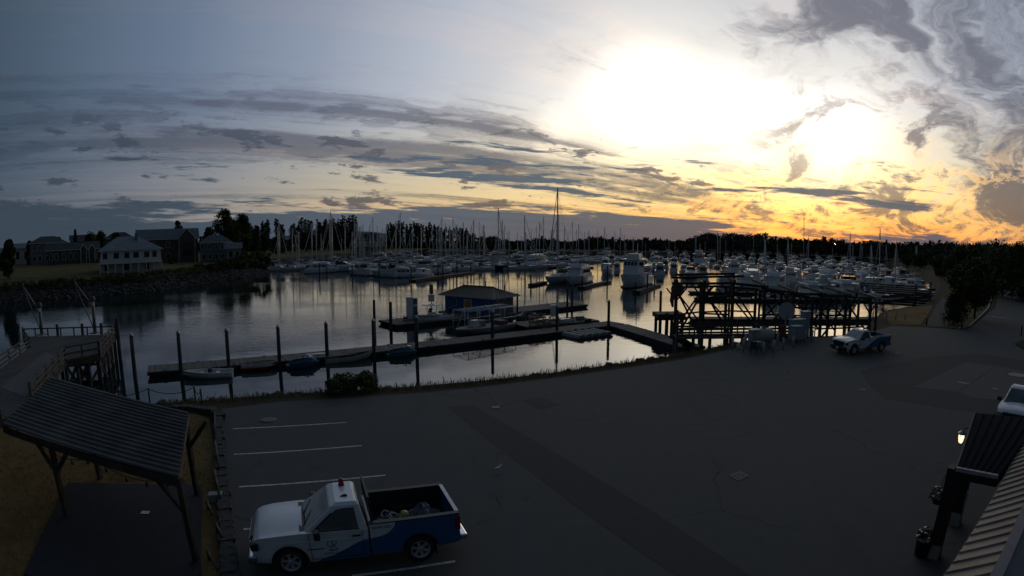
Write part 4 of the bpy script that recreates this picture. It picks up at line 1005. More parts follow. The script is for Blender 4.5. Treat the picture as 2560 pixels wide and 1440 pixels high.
# ---- boat hull helper: x forward, z = 0 at the waterline
def hull(mb, L, B, fb, draft=0.5, sheer=0.35, open_=False, mi=(0, 1), n=12, full=0.42, stern=0.88, rake=0.10, z0=0.0):
    secs = []; ins = []
    for i in range(n+1):
        t = i/n; k = max(0.0, (t-full)/(1-full)); b = B/2*(stern+(1-stern)*min(1, t/full))*(1-k**2.4)
        b = max(b, 0.012)
        zs = fb*(1+sheer*t*t); zk = -draft*(1-max(0, (t-0.55)/0.45)**2.2)+max(0, (t-0.9)/0.1)*fb*0.25
        x = -L/2+L*t; rk = rake*L*k**2
        bl = b*(0.90-0.45*k)
        zc = min(zs-0.05, 0.02+fb*0.55*k*k)
        half = [(x-rk*0.2+0, b, zs), (x-rk*0.1-rk*0.15, (b+bl)/2+0.02*b, (zs+zc)/2), (x-rk*0.6, bl, zc), (x-rk*0.9, bl*0.45, (zc+zk)/2-0.03), (x-rk, 0.0, zk)]
        ring = half+[(p[0], -p[1], p[2]) for p in half[-2::-1]]
        secs.append([(p[0], p[1], p[2]+z0) for p in ring])
    mb.loft(secs, mi=mi[0], smooth=True, caps=(True, True))
    gun = [s[0] for s in secs]; gun2 = [s[-1] for s in secs]
    if not open_:
        vs = [v for pr in zip(gun, gun2) for v in pr]
        mb.add([(v[0], v[1]*0.985, v[2]-0.03) for v in vs], [(2*i, 2*i+1, 2*i+3, 2*i+2) for i in range(n)], mi[1])
    else:
        rim = []
        for i, (p, q) in enumerate(zip(gun, gun2)):
            wi = max(0.0, abs(p[1])-0.10); zb = max(0.10+z0, p[2]-fb*0.75)
            rim.append([(p[0]-0.0, p[1], p[2]), (p[0], wi, p[2]), (p[0], wi*0.86, zb), (p[0], -wi*0.86, zb), (p[0], -wi, p[2]), (p[0], -p[1], p[2])])
        mb.loft(rim, mi=mi[1], smooth=False, caps=(False, False))
        mb.add([rim[0][1], rim[0][2], rim[0][3], rim[0][4]], [(0, 1, 2, 3)], mi[1]); mb.add([rim[0][0], rim[0][1], rim[0][4], rim[0][5]], [(0, 1, 2, 3)], mi[1])
    return secs
def outboard(parent, x, z, s=1.0, m=DARKP, y=0.0):
    t = MB(); t.box((x-0.14*s, y, z+0.32*s), (0.42*s, 0.30*s, 0.40*s), taper=0.8); t.bar((x-0.08*s, y, z+0.15*s), (x-0.10*s, y, z-0.55*s), 0.12*s, 0.16*s); t.bar((x+0.05*s, y, z+0.1*s), (x+0.15*s, y, z-0.05*s), 0.2*s, 0.1*s)
    return bevel(t.build('outboard_motor', m, parent), 0.04*s)
def at_px(u0, v0, u1, v1, z=WZ):
    "centre, heading and length of a craft whose waterline runs between two photo pixels"
    a, b = G(u0, v0, z), G(u1, v1, z); return (a+b)/2, atan2((b-a).y, (b-a).x), (b-a).length
# motor skiff, bow to the left
c, rz, L_ = at_px(566, 940, 474, 944); L_ = 4.4
t = thing('motor_skiff', 'open white skiff with tilted black outboard at the dock end', 'skiff', (c.x, c.y, WZ), rz)
mb = MB(); hull(mb, L_, 1.75, 0.48, 0.2, 0.3, True); mb.build('hull', [WHITE, WHITE2], t)
for x in (-0.9, 0.5): q = MB(); q.box((x, 0, 0.34), (0.30, 1.35, 0.05)); q.build('thwart', WHITE2, t)
q = MB(); q.box((-0.2, -0.2, 0.45), (0.35, 0.45, 0.5), taper=0.85); q.build('console', DARKP, t)
q = MB(); q.box((-1.5, 0.25, 0.30), (0.5, 0.35, 0.28)); q.build('fuel_tank', REDCAN, t)
om = outboard(t, -2.3, 0.62, 1.15); om.rotation_euler = (0, radians(-38), 0); om.location = (-0.55, 0, -1.15)
# red and white dinghy
c, rz, L_ = at_px(608, 925, 688, 918)
t = thing('rowing_dinghy', 'white rowing dinghy with red bottom tied to the dock', 'dinghy', (c.x, c.y, WZ), rz)
mb = MB(); hull(mb, 3.3, 1.55, 0.26, 0.15, 0.3, True, n=12, full=0.55, stern=0.72, z0=0.30); mb.build('hull', [WHITE, mat('dinghy_inside', (0.30, 0.28, 0.25), 0.7)], t)
q = MB(); hull(q, 3.42, 1.6, 0.26, 0.2, 0.3, False, n=12, full=0.55, stern=0.72); q.build('lower_strake', [mat('dinghy_red', (0.32, 0.03, 0.025), 0.5), WHITE], t)
for x in (-0.7, 0.5): q = MB(); q.box((x, 0, 0.5), (0.26, 1.2, 0.04)); q.build('thwart', TEAK, t)
for y in (-0.35, 0.3): q = MB(); q.tube([(-1.2, y, 0.58), (1.1, y*0.6, 0.60)], 0.03, 6); q.build('oar', TEAK, t)
# two jet skis
def jetski(u0, v0, u1, v1, label, m2):
    c, rz, L_ = at_px(u0, v0, u1, v1); t = thing('jet_ski', label, 'jet ski', (c.x, c.y, WZ), rz, 'jet skis at the dock')
    mb = MB(); hull(mb, 3.2, 1.15, 0.34, 0.2, 0.35, False, n=10, full=0.5, rake=0.05); mb.build('hull', [m2, DARKP], t)
    q = MB(); q.loft([[(x, w, z), (x, w*0.6, z+h), (x, -w*0.6, z+h), (x, -w, z)] for x, w, z, h in ((-1.3, 0.20, 0.34, 0.22), (-0.6, 0.24, 0.34, 0.34), (-0.1, 0.24, 0.34, 0.38), (0.3, 0.30, 0.36, 0.50), (0.75, 0.34, 0.36, 0.42), (1.25, 0.18, 0.38, 0.16))], closed=True, smooth=False); bevel(q.build('fairing', m2, t), 0.03)
    q = MB(); q.loft([[(x, 0.22, z), (x, 0.18, z+0.12), (x, -0.18, z+0.12), (x, -0.22, z)] for x, z in ((-1.25, 0.56), (-0.65, 0.68), (-0.15, 0.68), (0.1, 0.74))], closed=True, smooth=False); bevel(q.build('seat', DARKP, t), 0.03)
    q = MB(); q.tube([(0.25, -0.38, 1.0), (0.38, 0, 0.98), (0.25, 0.38, 1.0)], 0.03, 6); q.tube([(0.5, 0, 0.78), (0.36, 0, 0.98)], 0.05, 6); q.build('handlebar', DARKP, t)
    q = MB(); q.box((0.75, 0, 0.86), (0.38, 0.36, 0.05)); q.build('decal', WHITE, t)
BLUEJ = mat('blue_jetski', (0.02, 0.12, 0.24), 0.3, coat=0.4); 
jetski(720, 921, 797, 912, 'blue jet ski tied between the dinghy and the long rowing boat', BLUEJ)
jetski(968, 893, 1042, 885, 'blue jet ski nearest the dock corner, beyond the rowing boat', mat('teal_jetski', (0.02, 0.16, 0.22), 0.3, coat=0.4))
# long open rowing boat
c, rz, L_ = at_px(826, 908, 922, 896)
t = thing('rowing_boat', 'long pale open rowing boat with upswept bow at the dock', 'rowing boat', (c.x, c.y, WZ), rz)
mb = MB(); hull(mb, 4.7, 1.35, 0.42, 0.15, 0.75, True, full=0.45, stern=0.35); mb.build('hull', [mat('faded_white_hull', (0.50, 0.50, 0.47), 0.5), mat('boat_inside', (0.07, 0.075, 0.07), 0.8)], t)
for x in (-1.2, 0.0, 1.1): q = MB(); q.box((x, 0, 0.30), (0.22, 1.0, 0.04)); q.build('thwart', TEAK, t)
# fenders/paddle board on the dock
p = G(640, 912, WD); 
q = MB(); q.loft([[(x, w, 0), (x, w*0.9, 0.1), (x, -w*0.9, 0.1), (x, -w, 0)] for x, w in ((-1.3, 0.1), (-0.8, 0.32), (0.5, 0.35), (1.2, 0.12))], closed=True)
tag(q.build('paddle_board', WPAINT, None, (G(790, 887, WD)+Vector((0, 0, 0.0))), rz=atan2(dd.y, dd.x)), 'white board lying on the dock behind the first jet ski', 'paddle board')
# drive-on float with rounded ridges
t = thing('drive_on_float', 'low pale ridged drive-on float tied near the dock corner', 'float', (*G(1458, 838, WZ)[:2], WZ), atan2(dd.y, dd.x))
LM = mat('worn_grey_plastic', (0.26, 0.25, 0.23), 0.7, var=0.25)
for k in range(5):
    q = MB(); q.loft([[(-2.4+k*1.05+0.53*cos(a)*0.98+0.53, y, 0.05+0.42*max(0, sin(a))) for a in [pi*j/8 for j in range(9)]] for y in (-2.0, -1.9, 1.9, 2.0)], smooth=True); q.build('ridge', LM, t)
# workboat with open tube canopy
c, rz, L_ = at_px(1118, 842, 1290, 815)
t = thing('pontoon_workboat', 'flat workboat carrying a white tube canopy frame beside the float', 'workboat', (c.x, c.y, WZ), rz+pi)
mb = MB(); hull(mb, 9.0, 2.9, 0.62, 0.25, 0.12, False, full=0.62, stern=0.95); mb.build('hull', [mat('workboat_grey', (0.36, 0.37, 0.37), 0.5), mat('workboat_deck', (0.22, 0.22, 0.22), 0.8)], t)
TW = mat('white_tube', (0.62, 0.63, 0.64), 0.4)
xs = [-4.2, -2.2, -0.2, 1.8, 3.6]; ht = 2.75
for x in xs:
    for y in (-1.3, 1.3):
        q = MB(); q.tube([(x, y, 0.6), (x, y, ht)], 0.045, 6); q.build('upright', TW, t)
        if x in xs[1:4]:
            for dx in (-0.35, 0.35): q = MB(); q.tube([(x, y, ht-0.5), (x+dx, y, ht)], 0.03, 5); q.build('knee', TW, t)
for y in (-1.3, 1.3):
    q = MB(); q.tube([(xs[0], y, ht), (xs[-1], y, ht)], 0.05, 6); q.build('top_rail', TW, t)
    q = MB(); q.tube([(xs[0], y, 1.5), (xs[-1], y, 1.5)], 0.03, 6); q.build('side_rail', TW, t)
for k in range(12):
    x = xs[0]+(xs[-1]-xs[0])*k/11; q = MB(); q.tube([(x, -1.3, ht+0.03), (x, 1.3, ht+0.03)], 0.035, 6); q.build('roof_bar', TW, t)
q = MB(); q.tube([(3.3, -1.0, 0.6), (2.4, -1.0, 2.2), (2.2, -1.0, ht)], 0.04, 6); q.build('ladder_rail', TW, t)
q = MB(); q.box((1.2, -0.2, 1.02), (1.1, 0.9, 0.85), taper=0.92); bevel(q.build('console', WHITE2, t), 0.04)
q = MB(); q.box((0.0, -0.4, 0.95), (0.9, 0.8, 0.7)); bevel(q.build('locker', mat('grey_locker', (0.25, 0.25, 0.25), 0.7), t), 0.04)
q = MB(); q.box((-2.6, 0.2, 0.85), (1.2, 1.4, 0.5)); bevel(q.build('engine_box', mat('maroon_box', (0.16, 0.07, 0.06), 0.7), t), 0.04)
outboard(t, -4.5, 0.6, 1.3)
# centre console boat
c, rz, L_ = at_px(1040, 812, 1118, 800)
t = thing('centre_console_boat', 'white open fishing boat with T-top console at the fuel float', 'boat', (c.x, c.y, WZ), rz+pi)
mb = MB(); hull(mb, 6.4, 2.4, 0.85, 0.4, 0.45, True, full=0.45); mb.build('hull', [WHITE, WHITE2], t)
q = MB(); q.box((0.0, 0, 0.95), (0.9, 0.8, 0.95), taper=0.85); bevel(q.build('console', WHITE, t), 0.05)
q = MB(); q.add([(0.38, -0.36, 1.42), (0.38, 0.36, 1.42), (0.12, 0.33, 1.90), (0.12, -0.33, 1.90)], [(0, 1, 2, 3)]); q.build('windscreen', GLASS, t)
for x in (-0.45, 0.45):
    for y in (-0.45, 0.45): q = MB(); q.tube([(x, y, 0.5), (x*0.9, y, 2.25)], 0.04, 6); q.build('top_post', ALU, t)
q = MB(); q.box((0, 0, 2.29), (1.9, 1.6, 0.09)); bevel(q.build('t_top', WHITE, t), 0.03)
for y in (-0.6, 0, 0.6): q = MB(); q.tube([(-0.8, y, 2.3), (-1.0, y, 2.75)], 0.025, 5); q.build('rod_holder', ALU, t)
q = MB(); q.box((-1.3, 0, 0.75), (0.5, 1.0, 0.55)); bevel(q.build('leaning_seat', WHITE2, t), 0.04)
outboard(t, -3.25, 0.85, 1.5)
q = MB(); q.tube([(x, (1-((max(0, x-0.3))/3.0)**2)*1.18, 0.86+0.38*((x+3.2)/6.4)**2) for x in [k*0.5-0.1 for k in range(7)]], 0.035, 6); q.build('rub_rail', DARKP, t)
# fuel float with its hut
F0, F1 = G(968, 806, WD), G(1420, 760, WD)
float_dock('fuel_float', 'broad fuel float behind the white fishing boat', F0, F0+(F1-F0).normalized()*34, 5.0)
fd = (F1-F0).normalized()
def kiosk():
    fr = G(1231, 790, WD); ax = Vector((-0.80, 0.60, 0)).normalized(); sd = Vector((ax.y, -ax.x, 0)); sd = -sd if sd.x < 0 else sd
    Lh = hypot(*(px(fr+ax*1)[i]-px(fr)[i] for i in (0, 1))); 
    ln = 1.0
    while px(fr+ax*ln)[0] > 1113 and ln < 14: ln += 0.1
    dp = 1.0
    while px(fr+sd*dp)[0] < 1283 and dp < 9: dp += 0.1
    t = thing('fuel_kiosk', 'blue floating fuel kiosk with brown hip roof and round emblem board', 'kiosk', (fr.x, fr.y, WD), 0)
    wh = hgt(fr, 744)
    BLU = mat('kiosk_blue', (0.030, 0.115, 0.36), 0.7, var=0.2); GRY = mat('kiosk_grey', (0.16, 0.17, 0.18), 0.8)
    def pt(a, s, z): v = ax*a+sd*s; return (v.x, v.y, z)
    def quad(nm, pts, m, par=None): q = MB(); q.add(pts, [list(range(len(pts)))]); return q.build(nm, m, par or t)
    q = MB(); q.prism([pt(-0.5, -0.9, 0)[:2], pt(ln+0.5, -0.9, 0)[:2], pt(ln+0.5, dp+0.6, 0)[:2], pt(-0.5, dp+0.6, 0)[:2]], -0.62, 0.03); q.build('float', DECKM, t)
    q = MB(); q.bar(pt(0, 0.06, 0)[:2]+(wh/2,), pt(ln, 0.06, 0)[:2]+(wh/2,), 0.12, wh); fw_ = q.build('front_wall', BLU, t)
    q = MB(); q.bar(pt(0.06, 0.12, 0)[:2]+(wh/2,), pt(0.06, dp, 0)[:2]+(wh/2,), 0.12, wh); sw = q.build('side_wall', GRY, t)
    q = MB(); q.bar(pt(0.12, dp, 0)[:2]+(wh/2,), pt(ln, dp, 0)[:2]+(wh/2,), 0.12, wh); q.build('back_wall', BLU, t)
    q = MB(); q.bar(pt(ln-0.06, 0.12, 0)[:2]+(wh/2,), pt(ln-0.06, dp-0.07, 0)[:2]+(wh/2,), 0.12, wh); q.build('end_wall', BLU, t)
    # hip roof made of seamed sheets
    ov = 0.7; rh = hgt(fr+ax*ln*0.5+sd*dp*0.5, 716)-wh
    e = [pt(-ov, -ov, wh), pt(ln+ov, -ov, wh), pt(ln+ov, dp+ov, wh), pt(-ov, dp+ov, wh)]
    r0, r1 = pt(dp*0.35, dp/2, wh+rh), pt(ln-dp*0.30, dp/2, wh+rh)
    RB = mat('brown_seamed_roof', (0.17, 0.115, 0.09), 0.7, var=0.2)
    E_ = [Vector(p) for p in e]; R0, R1 = Vector(r0), Vector(r1)
    def slope(a, b, c, d, nseam):
        q = MB(); q.add([a, b, c, d], [(0, 1, 2, 3)]); o = q.build('roof_slope', RB, t)
        for k in range(1, nseam):
            f = k/nseam; s0 = a.lerp(b, f); s1 = d.lerp(c, f); q = MB(); q.bar(s0+Vector((0, 0, 0.02)), s1+Vector((0, 0, 0.02)), 0.05, 0.06); q.build('seam', RB, o)
    slope(E_[0], E_[1], R1, R0, 18); slope(E_[2], E_[3], R0, R1, 12)
    slope(E_[3], E_[0], R0, R0+Vector((0, 0, 0.0001)), 6); slope(E_[1], E_[2], R1+Vector((0, 0, 0.0001)), R1, 6)
    q = MB(); q.bar(R0+Vector((0, 0, 0.05)), R1+Vector((0, 0, 0.05)), 0.25, 0.12); q.build('ridge', RB, t)
    WF = mat('white_fascia', (0.55, 0.55, 0.54), 0.6)
    for a, b in ((0, 1), (1, 2), (2, 3), (3, 0)): q = MB(); q.bar(E_[a]-Vector((0, 0, 0.09)), E_[b]-Vector((0, 0, 0.09)), 0.05, 0.17); q.build('fascia', WF, t)
    sf = [Vector(p)-Vector((0, 0, 0.16)) for p in e]; quad('soffit', sf, WF)
    # emblem board
    def fpt(a, z, o=-0.02): return pt(a, o, z)
    cA, cz = ln*0.50, wh*0.52
    q = MB(); q.add([fpt(cA-0.75, cz-0.72), fpt(cA+0.75, cz-0.72), fpt(cA+0.75, cz+0.72), fpt(cA-0.75, cz+0.72)], [(0, 1, 2, 3)]); sb = q.build('emblem_board', mat('cream_board', (0.72, 0.66, 0.48), 0.6), t)
    q = MB(); R_ = 0.60
    sh = [(R_*1.02*sin(a)*(1.0 if abs(a) < 2.2 else 0.8), R_*cos(a)*(0.92+0.05*abs(cos(7*a)))) for a in [-2.5+5.0*k/24 for k in range(25)]]+[(0.28, -R_*0.78), (0.28, -R_*0.95), (-0.28, -R_*0.95), (-0.28, -R_*0.78)]
    q.add([fpt(cA+x*0.95, cz+z, -0.035) for x, z in sh], [list(range(len(sh)))]); q.build('shell_emblem', mat('emblem_red', (0.35, 0.04, 0.02), 0.6), sb)
    q = MB(); q.add([fpt(cA+x*0.84, cz+z*0.86+0.01, -0.045) for x, z in sh], [list(range(len(sh)))]); q.build('shell_emblem', mat('emblem_yellow', (0.85, 0.42, 0.03), 0.6), sb)
    q = MB()
    for k in range(-3, 4):
        a = k*0.42; q.bar(fpt(cA+0.10*k*0.5, cz-0.42, -0.05), fpt(cA+sin(a)*0.46, cz+cos(a)*0.43, -0.05), 0.03, 0.012, up=(sd.x, sd.y, 0))
    q.build('shell_rib', MATS['emblem_red'], sb)
    # windows
    def window(a, z, w, h):
        q = MB(); q.add([fpt(a-w/2, z-h/2, -0.02), fpt(a+w/2, z-h/2, -0.02), fpt(a+w/2, z+h/2, -0.02), fpt(a-w/2, z+h/2, -0.02)], [(0, 1, 2, 3)]); wf = q.build('window', WF, fw_)
        q = MB(); q.add([fpt(a-w/2+0.07, z-h/2+0.07, -0.03), fpt(a+w/2-0.07, z-h/2+0.07, -0.03), fpt(a+w/2-0.07, z+h/2-0.07, -0.03), fpt(a-w/2+0.07, z+h/2-0.07, -0.03)], [(0, 1, 2, 3)]); q.build('pane', GLASS, wf)
    window(ln*0.78, wh*0.6, 0.75, 1.2); window(ln*0.10, wh*0.6, 0.6, 0.9)
    for k in range(2):
        s = 0.9+k*1.3
        q = MB(); q.add([pt(-0.02, s, wh*0.35), pt(-0.02, s+0.85, wh*0.35), pt(-0.02, s+0.85, wh*0.85), pt(-0.02, s, wh*0.85)], [(0, 1, 2, 3)]); wf = q.build('window', WF, sw)
        q = MB(); q.add([pt(-0.03, s+0.08, wh*0.39), pt(-0.03, s+0.77, wh*0.39), pt(-0.03, s+0.77, wh*0.81), pt(-0.03, s+0.08, wh*0.81)], [(0, 1, 2, 3)]); q.build('pane', GLASS, wf)
    q = MB(); v = R0.lerp(R1, 0.25); q.tube([v, v+Vector((0, 0, 0.9))], 0.07, 8); q.build('vent_pipe', DARKP, t)
    q = MB(); v = R0.lerp(E_[3], 0.4); q.tube([v, v+Vector((0, 0, 0.8))], 0.10, 8); q.build('flue', DARKP, t)
    q = MB(); v = Vector(pt(-0.5, dp+0.3, 0)); q.tube([v, v+Vector((0, 0, wh+0.2))], 0.14, 8); q.build('corner_pile', CREO, t)
kiosk()
# pumps, reels and price sign on the fuel float
p = G(1030, 797, WD); h = hgt(p, 742)
t = thing('fuel_pump', 'tall white fuel dispenser cabinet on the fuel float', 'fuel pump', tuple(p), 0.4)
q = MB(); q.box((-0.3, 0, h/2), (0.8, 0.7, h)); bevel(q.build('cabinet', WHITE, t), 0.04)
q = MB(); q.box((0.42, 0, h*0.47), (0.6, 0.6, h*0.94)); pu = bevel(q.build('dispenser', mat('pump_grey', (0.18, 0.18, 0.19), 0.5), t), 0.03)
q = MB(); q.box((0.42, -0.31, h*0.62), (0.45, 0.03, 0.35)); q.build('display', WPAINT, pu)
q = MB(); q.tube([(0.6, -0.32, h*0.5), (0.75, -0.42, h*0.2), (0.6, -0.4, 0.1), (0.5, -0.34, h*0.35)], 0.03, 6); q.build('hose', DARKP, t)
q = MB(); q.lathe([(0.36, -0.22), (0.36, -0.19), (0.16, -0.17), (0.16, 0.17), (0.36, 0.19), (0.36, 0.22)], n=18, axis='X'); q.box((0, 0, -0.3), (0.4, 0.4, 0.12))
tag(q.build('hose_reel', mat('red_reel', (0.25, 0.04, 0.03), 0.5), None, tuple(G(1014, 802, WD)+Vector((0, 0, 0.37)))), 'red hose reel at the foot of the fuel dispenser', 'hose reel')
p = G(1079, 790, WD); h = hgt(p, 711)
t = thing('price_sign', 'red and white fuel sign on a post behind the fishing boat', 'sign', tuple(p), 0.1)
q = MB(); q.tube([(0, 0, 0), (0, 0, h)], 0.07, 8); q.build('post', DARKP, t)
q = MB(); q.box((0, -0.08, h-0.65), (0.52, 0.10, 1.3)); sg = q.build('upper_board', mat('sign_maroon', (0.17, 0.03, 0.04), 0.5), t)
for k in range(3): text_part('lettering', ('G', 'A', 'S')[k], 0.34, WPAINT, sg, (-0.12, -0.135, h-0.42-0.40*k), (pi/2, 0, 0))
q = MB(); q.box((0, -0.08, h-1.85), (0.85, 0.10, 0.95)); sg = q.build('lower_board', WPAINT, t)
for k in range(2): text_part('lettering', ('FUEL', 'DOCK')[k], 0.26, mat('sign_ink', (0.02, 0.02, 0.03), 0.6), sg, (0, -0.135, h-1.75-0.34*k), (pi/2, 0, 0), align='CENTER')
# aluminium skiff, crab pots and a dock box beside the kiosk
c, rz, L_ = at_px(1290, 803, 1340, 796)
t = thing('aluminium_skiff', 'square dark skiff moored right of the fuel kiosk', 'skiff', (c.x, c.y, WZ), rz+0.5)
mb = MB(); hull(mb, 4.2, 1.9, 0.75, 0.2, 0.1, True, full=0.8, stern=0.95); mb.build('hull', [mat('dark_skiff', (0.03, 0.03, 0.032), 0.5), mat('skiff_inside', (0.25, 0.25, 0.24), 0.6)], t)
def crab_pot(P, k):
    t = thing('crab_pot', ORD[k]+' wire crab pot from the left in the heap on the dock corner', 'crab pot', tuple(P), RND.uniform(0, 3), 'crab pots on the dock'); r_ = 0.62; h = 0.42
    WR = mat('rusty_wire', (0.20, 0.17, 0.14), 0.8)
    for z in (0.03, h): q = MB(); q.tube([(r_*cos(2*pi*j/14), r_*sin(2*pi*j/14), z) for j in range(15)], 0.035, 5); q.build('ring', WR, t)
    q = MB()
    for j in range(9): q.tube([(r_*cos(2*pi*j/9), r_*sin(2*pi*j/9), 0.03), (r_*cos(2*pi*j/9), r_*sin(2*pi*j/9), h)], 0.022, 4)
    for j in range(5): q.tube([(-r_*0.9, -0.44+j*0.22, h), (r_*0.9, -0.44+j*0.22, h)], 0.016, 4)
    tag(q.build('mesh_wire', WR, t), kind='stuff')
k = 0
for (u, v, n) in ((1336, 815, 3), (1352, 812, 3), (1368, 818, 2), (1384, 810, 2), (1400, 806, 1), (1425, 803, 1)):
    P = G(u, v, WD)
    for j in range(n): crab_pot(P+Vector((RND.uniform(-.1, .1), RND.uniform(-.1, .1), 0.46*j)), k); k += 1
p = G(1383, 790, WD); q = MB(); q.box((0, 0, 0.75), (0.75, 0.5, 1.5)); tag(bevel(q.build('meter_cabinet', WHITE, None, tuple(p)), 0.03), 'white upright cabinet behind the crab pots', 'cabinet')
for k, (u, v, w, m, lab) in enumerate([(1412, 806, 1.6, WHITE, 'white dock box between the crab pots and the corner'), (1450, 800, 1.0, mat('grey_tote', (0.2, 0.2, 0.2), 0.7), 'grey tote near the dock corner'), (1470, 806, 0.7, DARKP, 'black tote nearest the dock corner pile')]):
    q = MB(); q.box((0, 0, 0.24), (w, 0.6, 0.48), rz=0.6); tag(bevel(q.build('dock_box', m, None, tuple(G(u, v, WD))), 0.04), lab, 'box')
# ------------------------------------------------------------------ pier with two davits at the left
def railing(t, L, a, b, n, h=1.05, rails=3, m=WOODW, board=False):
    a, b = Vector(a), Vector(b)
    for k in range(n+1):
        p = a.lerp(b, k/n)-L; q = MB(); q.bar(p-Vector((0, 0, 0.15)), p+Vector((0, 0, h)), 0.11); q.build('rail_post', m, t)
    up = Vector((0, 0, 1))
    for j in range(rails):
        z = h*(j+1)/rails; o = (b-a).normalized().cross(up)*0.075
        q = MB(); q.bar(a-L+up*(z-0.08)+o, b-L+up*(z-0.08)+o, 0.05, 0.17 if j < rails-1 else 0.12); q.build('rail', m, t)
def pier():
    R0, R1, L1, L0 = G(78, 1000), G(163, 900), G(74, 868), G(-40, 955)
    FL, FR, NR = G(58, 842), G(288, 836), G(248, 884)
    t = thing('timber_pier', 'weathered timber pier with railings and piles at the left', 'pier', (R1.x, R1.y, 0)); L = Vector((R1.x, R1.y, 0))
    sub = lambda p: (p.x-L.x, p.y-L.y)
    q = MB(); q.prism([sub(p) for p in (R0, R1, L1, L0)], -0.2, 0.02); q.build('walkway', PIERM, t)
    q = MB(); q.prism([sub(p) for p in (L1+(R1-L1)*0.0, FL, FR, NR, R1)], -0.24, 0.012); q.build('deck', PIERM, t)
    q = MB(); q.prism([sub(p) for p in (R0.lerp(L0, 0.12), R1.lerp(L1, 0.2), R1.lerp(L1, 0.52), R0.lerp(L0, 0.6))], 0.02, 0.05); q.build('wear_strip', mat('pale_decking', (0.13, 0.125, 0.118), 0.9), t)
    railing(t, L, R0, R1, 5); railing(t, L, L0, L1, 4); railing(t, L, R1, NR, 2, 1.05, 2); railing(t, L, NR, FR, 5); railing(t, L, FR, FL, 7, 0.85, 1); railing(t, L, FL, L1, 3, 1.0, 2)
    for a, b in ((FR, FL), (R1, NR), (NR, FR), (R1, R0), (L1, FL)):
        q = MB(); q.bar(a-L-Vector((0, 0, 0.30)), b-L-Vector((0, 0, 0.30)), 0.2, 0.36); q.build('stringer', WOODD, t)
    ctr = (FL+FR+NR+R1+L1)/5; pl = []
    for a, b, n in ((NR, FR, 4), (R1, NR, 3), (FR, FL, 5), (L1, FL, 2), (R0, R1, 3)):
        for k in range(n):
            p = a.lerp(b, k/n); p = p.lerp(ctr, 0.03); pl.append(p)
            q = MB(); q.tube([p-L-Vector((0, 0, 4.2)), p-L+Vector((0, 0, -0.2))], [0.19, 0.17], 9); q.build('pile', CREO, t)
    for a, b in zip(pl[:7], pl[1:8]):
        q = MB(); q.bar(a-L-Vector((0, 0, 2.3)), b-L-Vector((0, 0, 0.5)), 0.12, 0.22); q.build('brace', WOODD, t)
        q = MB(); q.bar(a-L-Vector((0, 0, 0.5)), b-L-Vector((0, 0, 2.3)), 0.12, 0.22); q.build('brace', WOODD, t)
    for k in range(5):
        a = NR.lerp(FR, k/5); b = R1.lerp(L1, k/5)
        q = MB(); q.bar(a-L-Vector((0, 0, 0.45)), b-L-Vector((0, 0, 0.45)), 0.25, 0.25); q.build('cross_beam', WOODD, t)
    q = MB(); p = FR+Vector((0.3, 0.1, 0)); q.tube([p-L-Vector((0, 0, 4.4)), p-L+Vector((0, 0, 1.6))], 0.2, 10); q.build('fender_pile', CREO, t)
    for f in (0.35, 0.62, 0.15): 
        p = FR.lerp(FL, f)+Vector((-.1, .3, 0)); q = MB(); q.tube([p-L-Vector((0, 0, 4.2)), p-L+Vector((0, 0, 1.1))], [0.18, 0.16], 9); q.build('pile_head', CREO, t)
pier()
def davit(u, v, tip, top_v, label):
    P = G(u, v); t = thing('davit_crane', label, 'davit crane', (P.x, P.y, 0.02), 0, 'davit cranes on the pier'); h = hgt(P, top_v)
    GM = mat('davit_grey', (0.22, 0.215, 0.20), 0.55, metal=0.2)
    d = ray(*tip); s = P.length/hypot(d.x, d.y)*1.0; T = Vector((d.x*s, d.y*s, H+d.z*s))-P
    q = MB(); q.tube([(0, 0, 0), (0, 0, h)], [0.20, 0.17], 12); q.box((0, 0, 0.05), (0.9, 0.9, 0.1)); q.build('mast', GM, t)
    q = MB(); q.tube([(0, 0, h*0.80), T], [0.11, 0.07], 8); bo = q.build('boom', GM, t)
    q = MB(); q.tube([(0.05, 0, h*0.04), T*0.98], [0.055, 0.05], 7); q.build('strut', GM, t)
    q = MB(); q.lathe([(0.28, h), (0.30, h+0.1), (0.22, h+0.36), (0.10, h+0.46), (0.0001, h+0.48)], n=12); q.build('head', mat('davit_head', (0.09, 0.09, 0.09), 0.6), t)
    q = MB(); q.box((0.05, -0.25, h*0.9), (0.55, 0.4, 0.35)); q.build('winch', mat('winch_white', (0.35, 0.35, 0.34), 0.6), t)
    q = MB(); q.lathe([(0.14, -0.06), (0.16, 0), (0.14, 0.06)], c=tuple(T), n=10, axis='Y'); q.build('sheave', STG, bo)
davit(105, 838, (55, 712), 768, 'left davit crane on the pier')
davit(238, 834, (184, 702), 752, 'right davit crane on the pier')
# ------------------------------------------------------------------ float beside the main dock that carries the crab pots
m0, m1 = G(1318, 818, WD), G(1500, 801, WD)
md = (m1-m0).normalized(); mn = Vector((-md.y, md.x, 0))
float_dock('side_float', 'short side float heaped with crab pots next to the dock corner', m0+mn*2.3, m1+mn*2.3, 4.4)
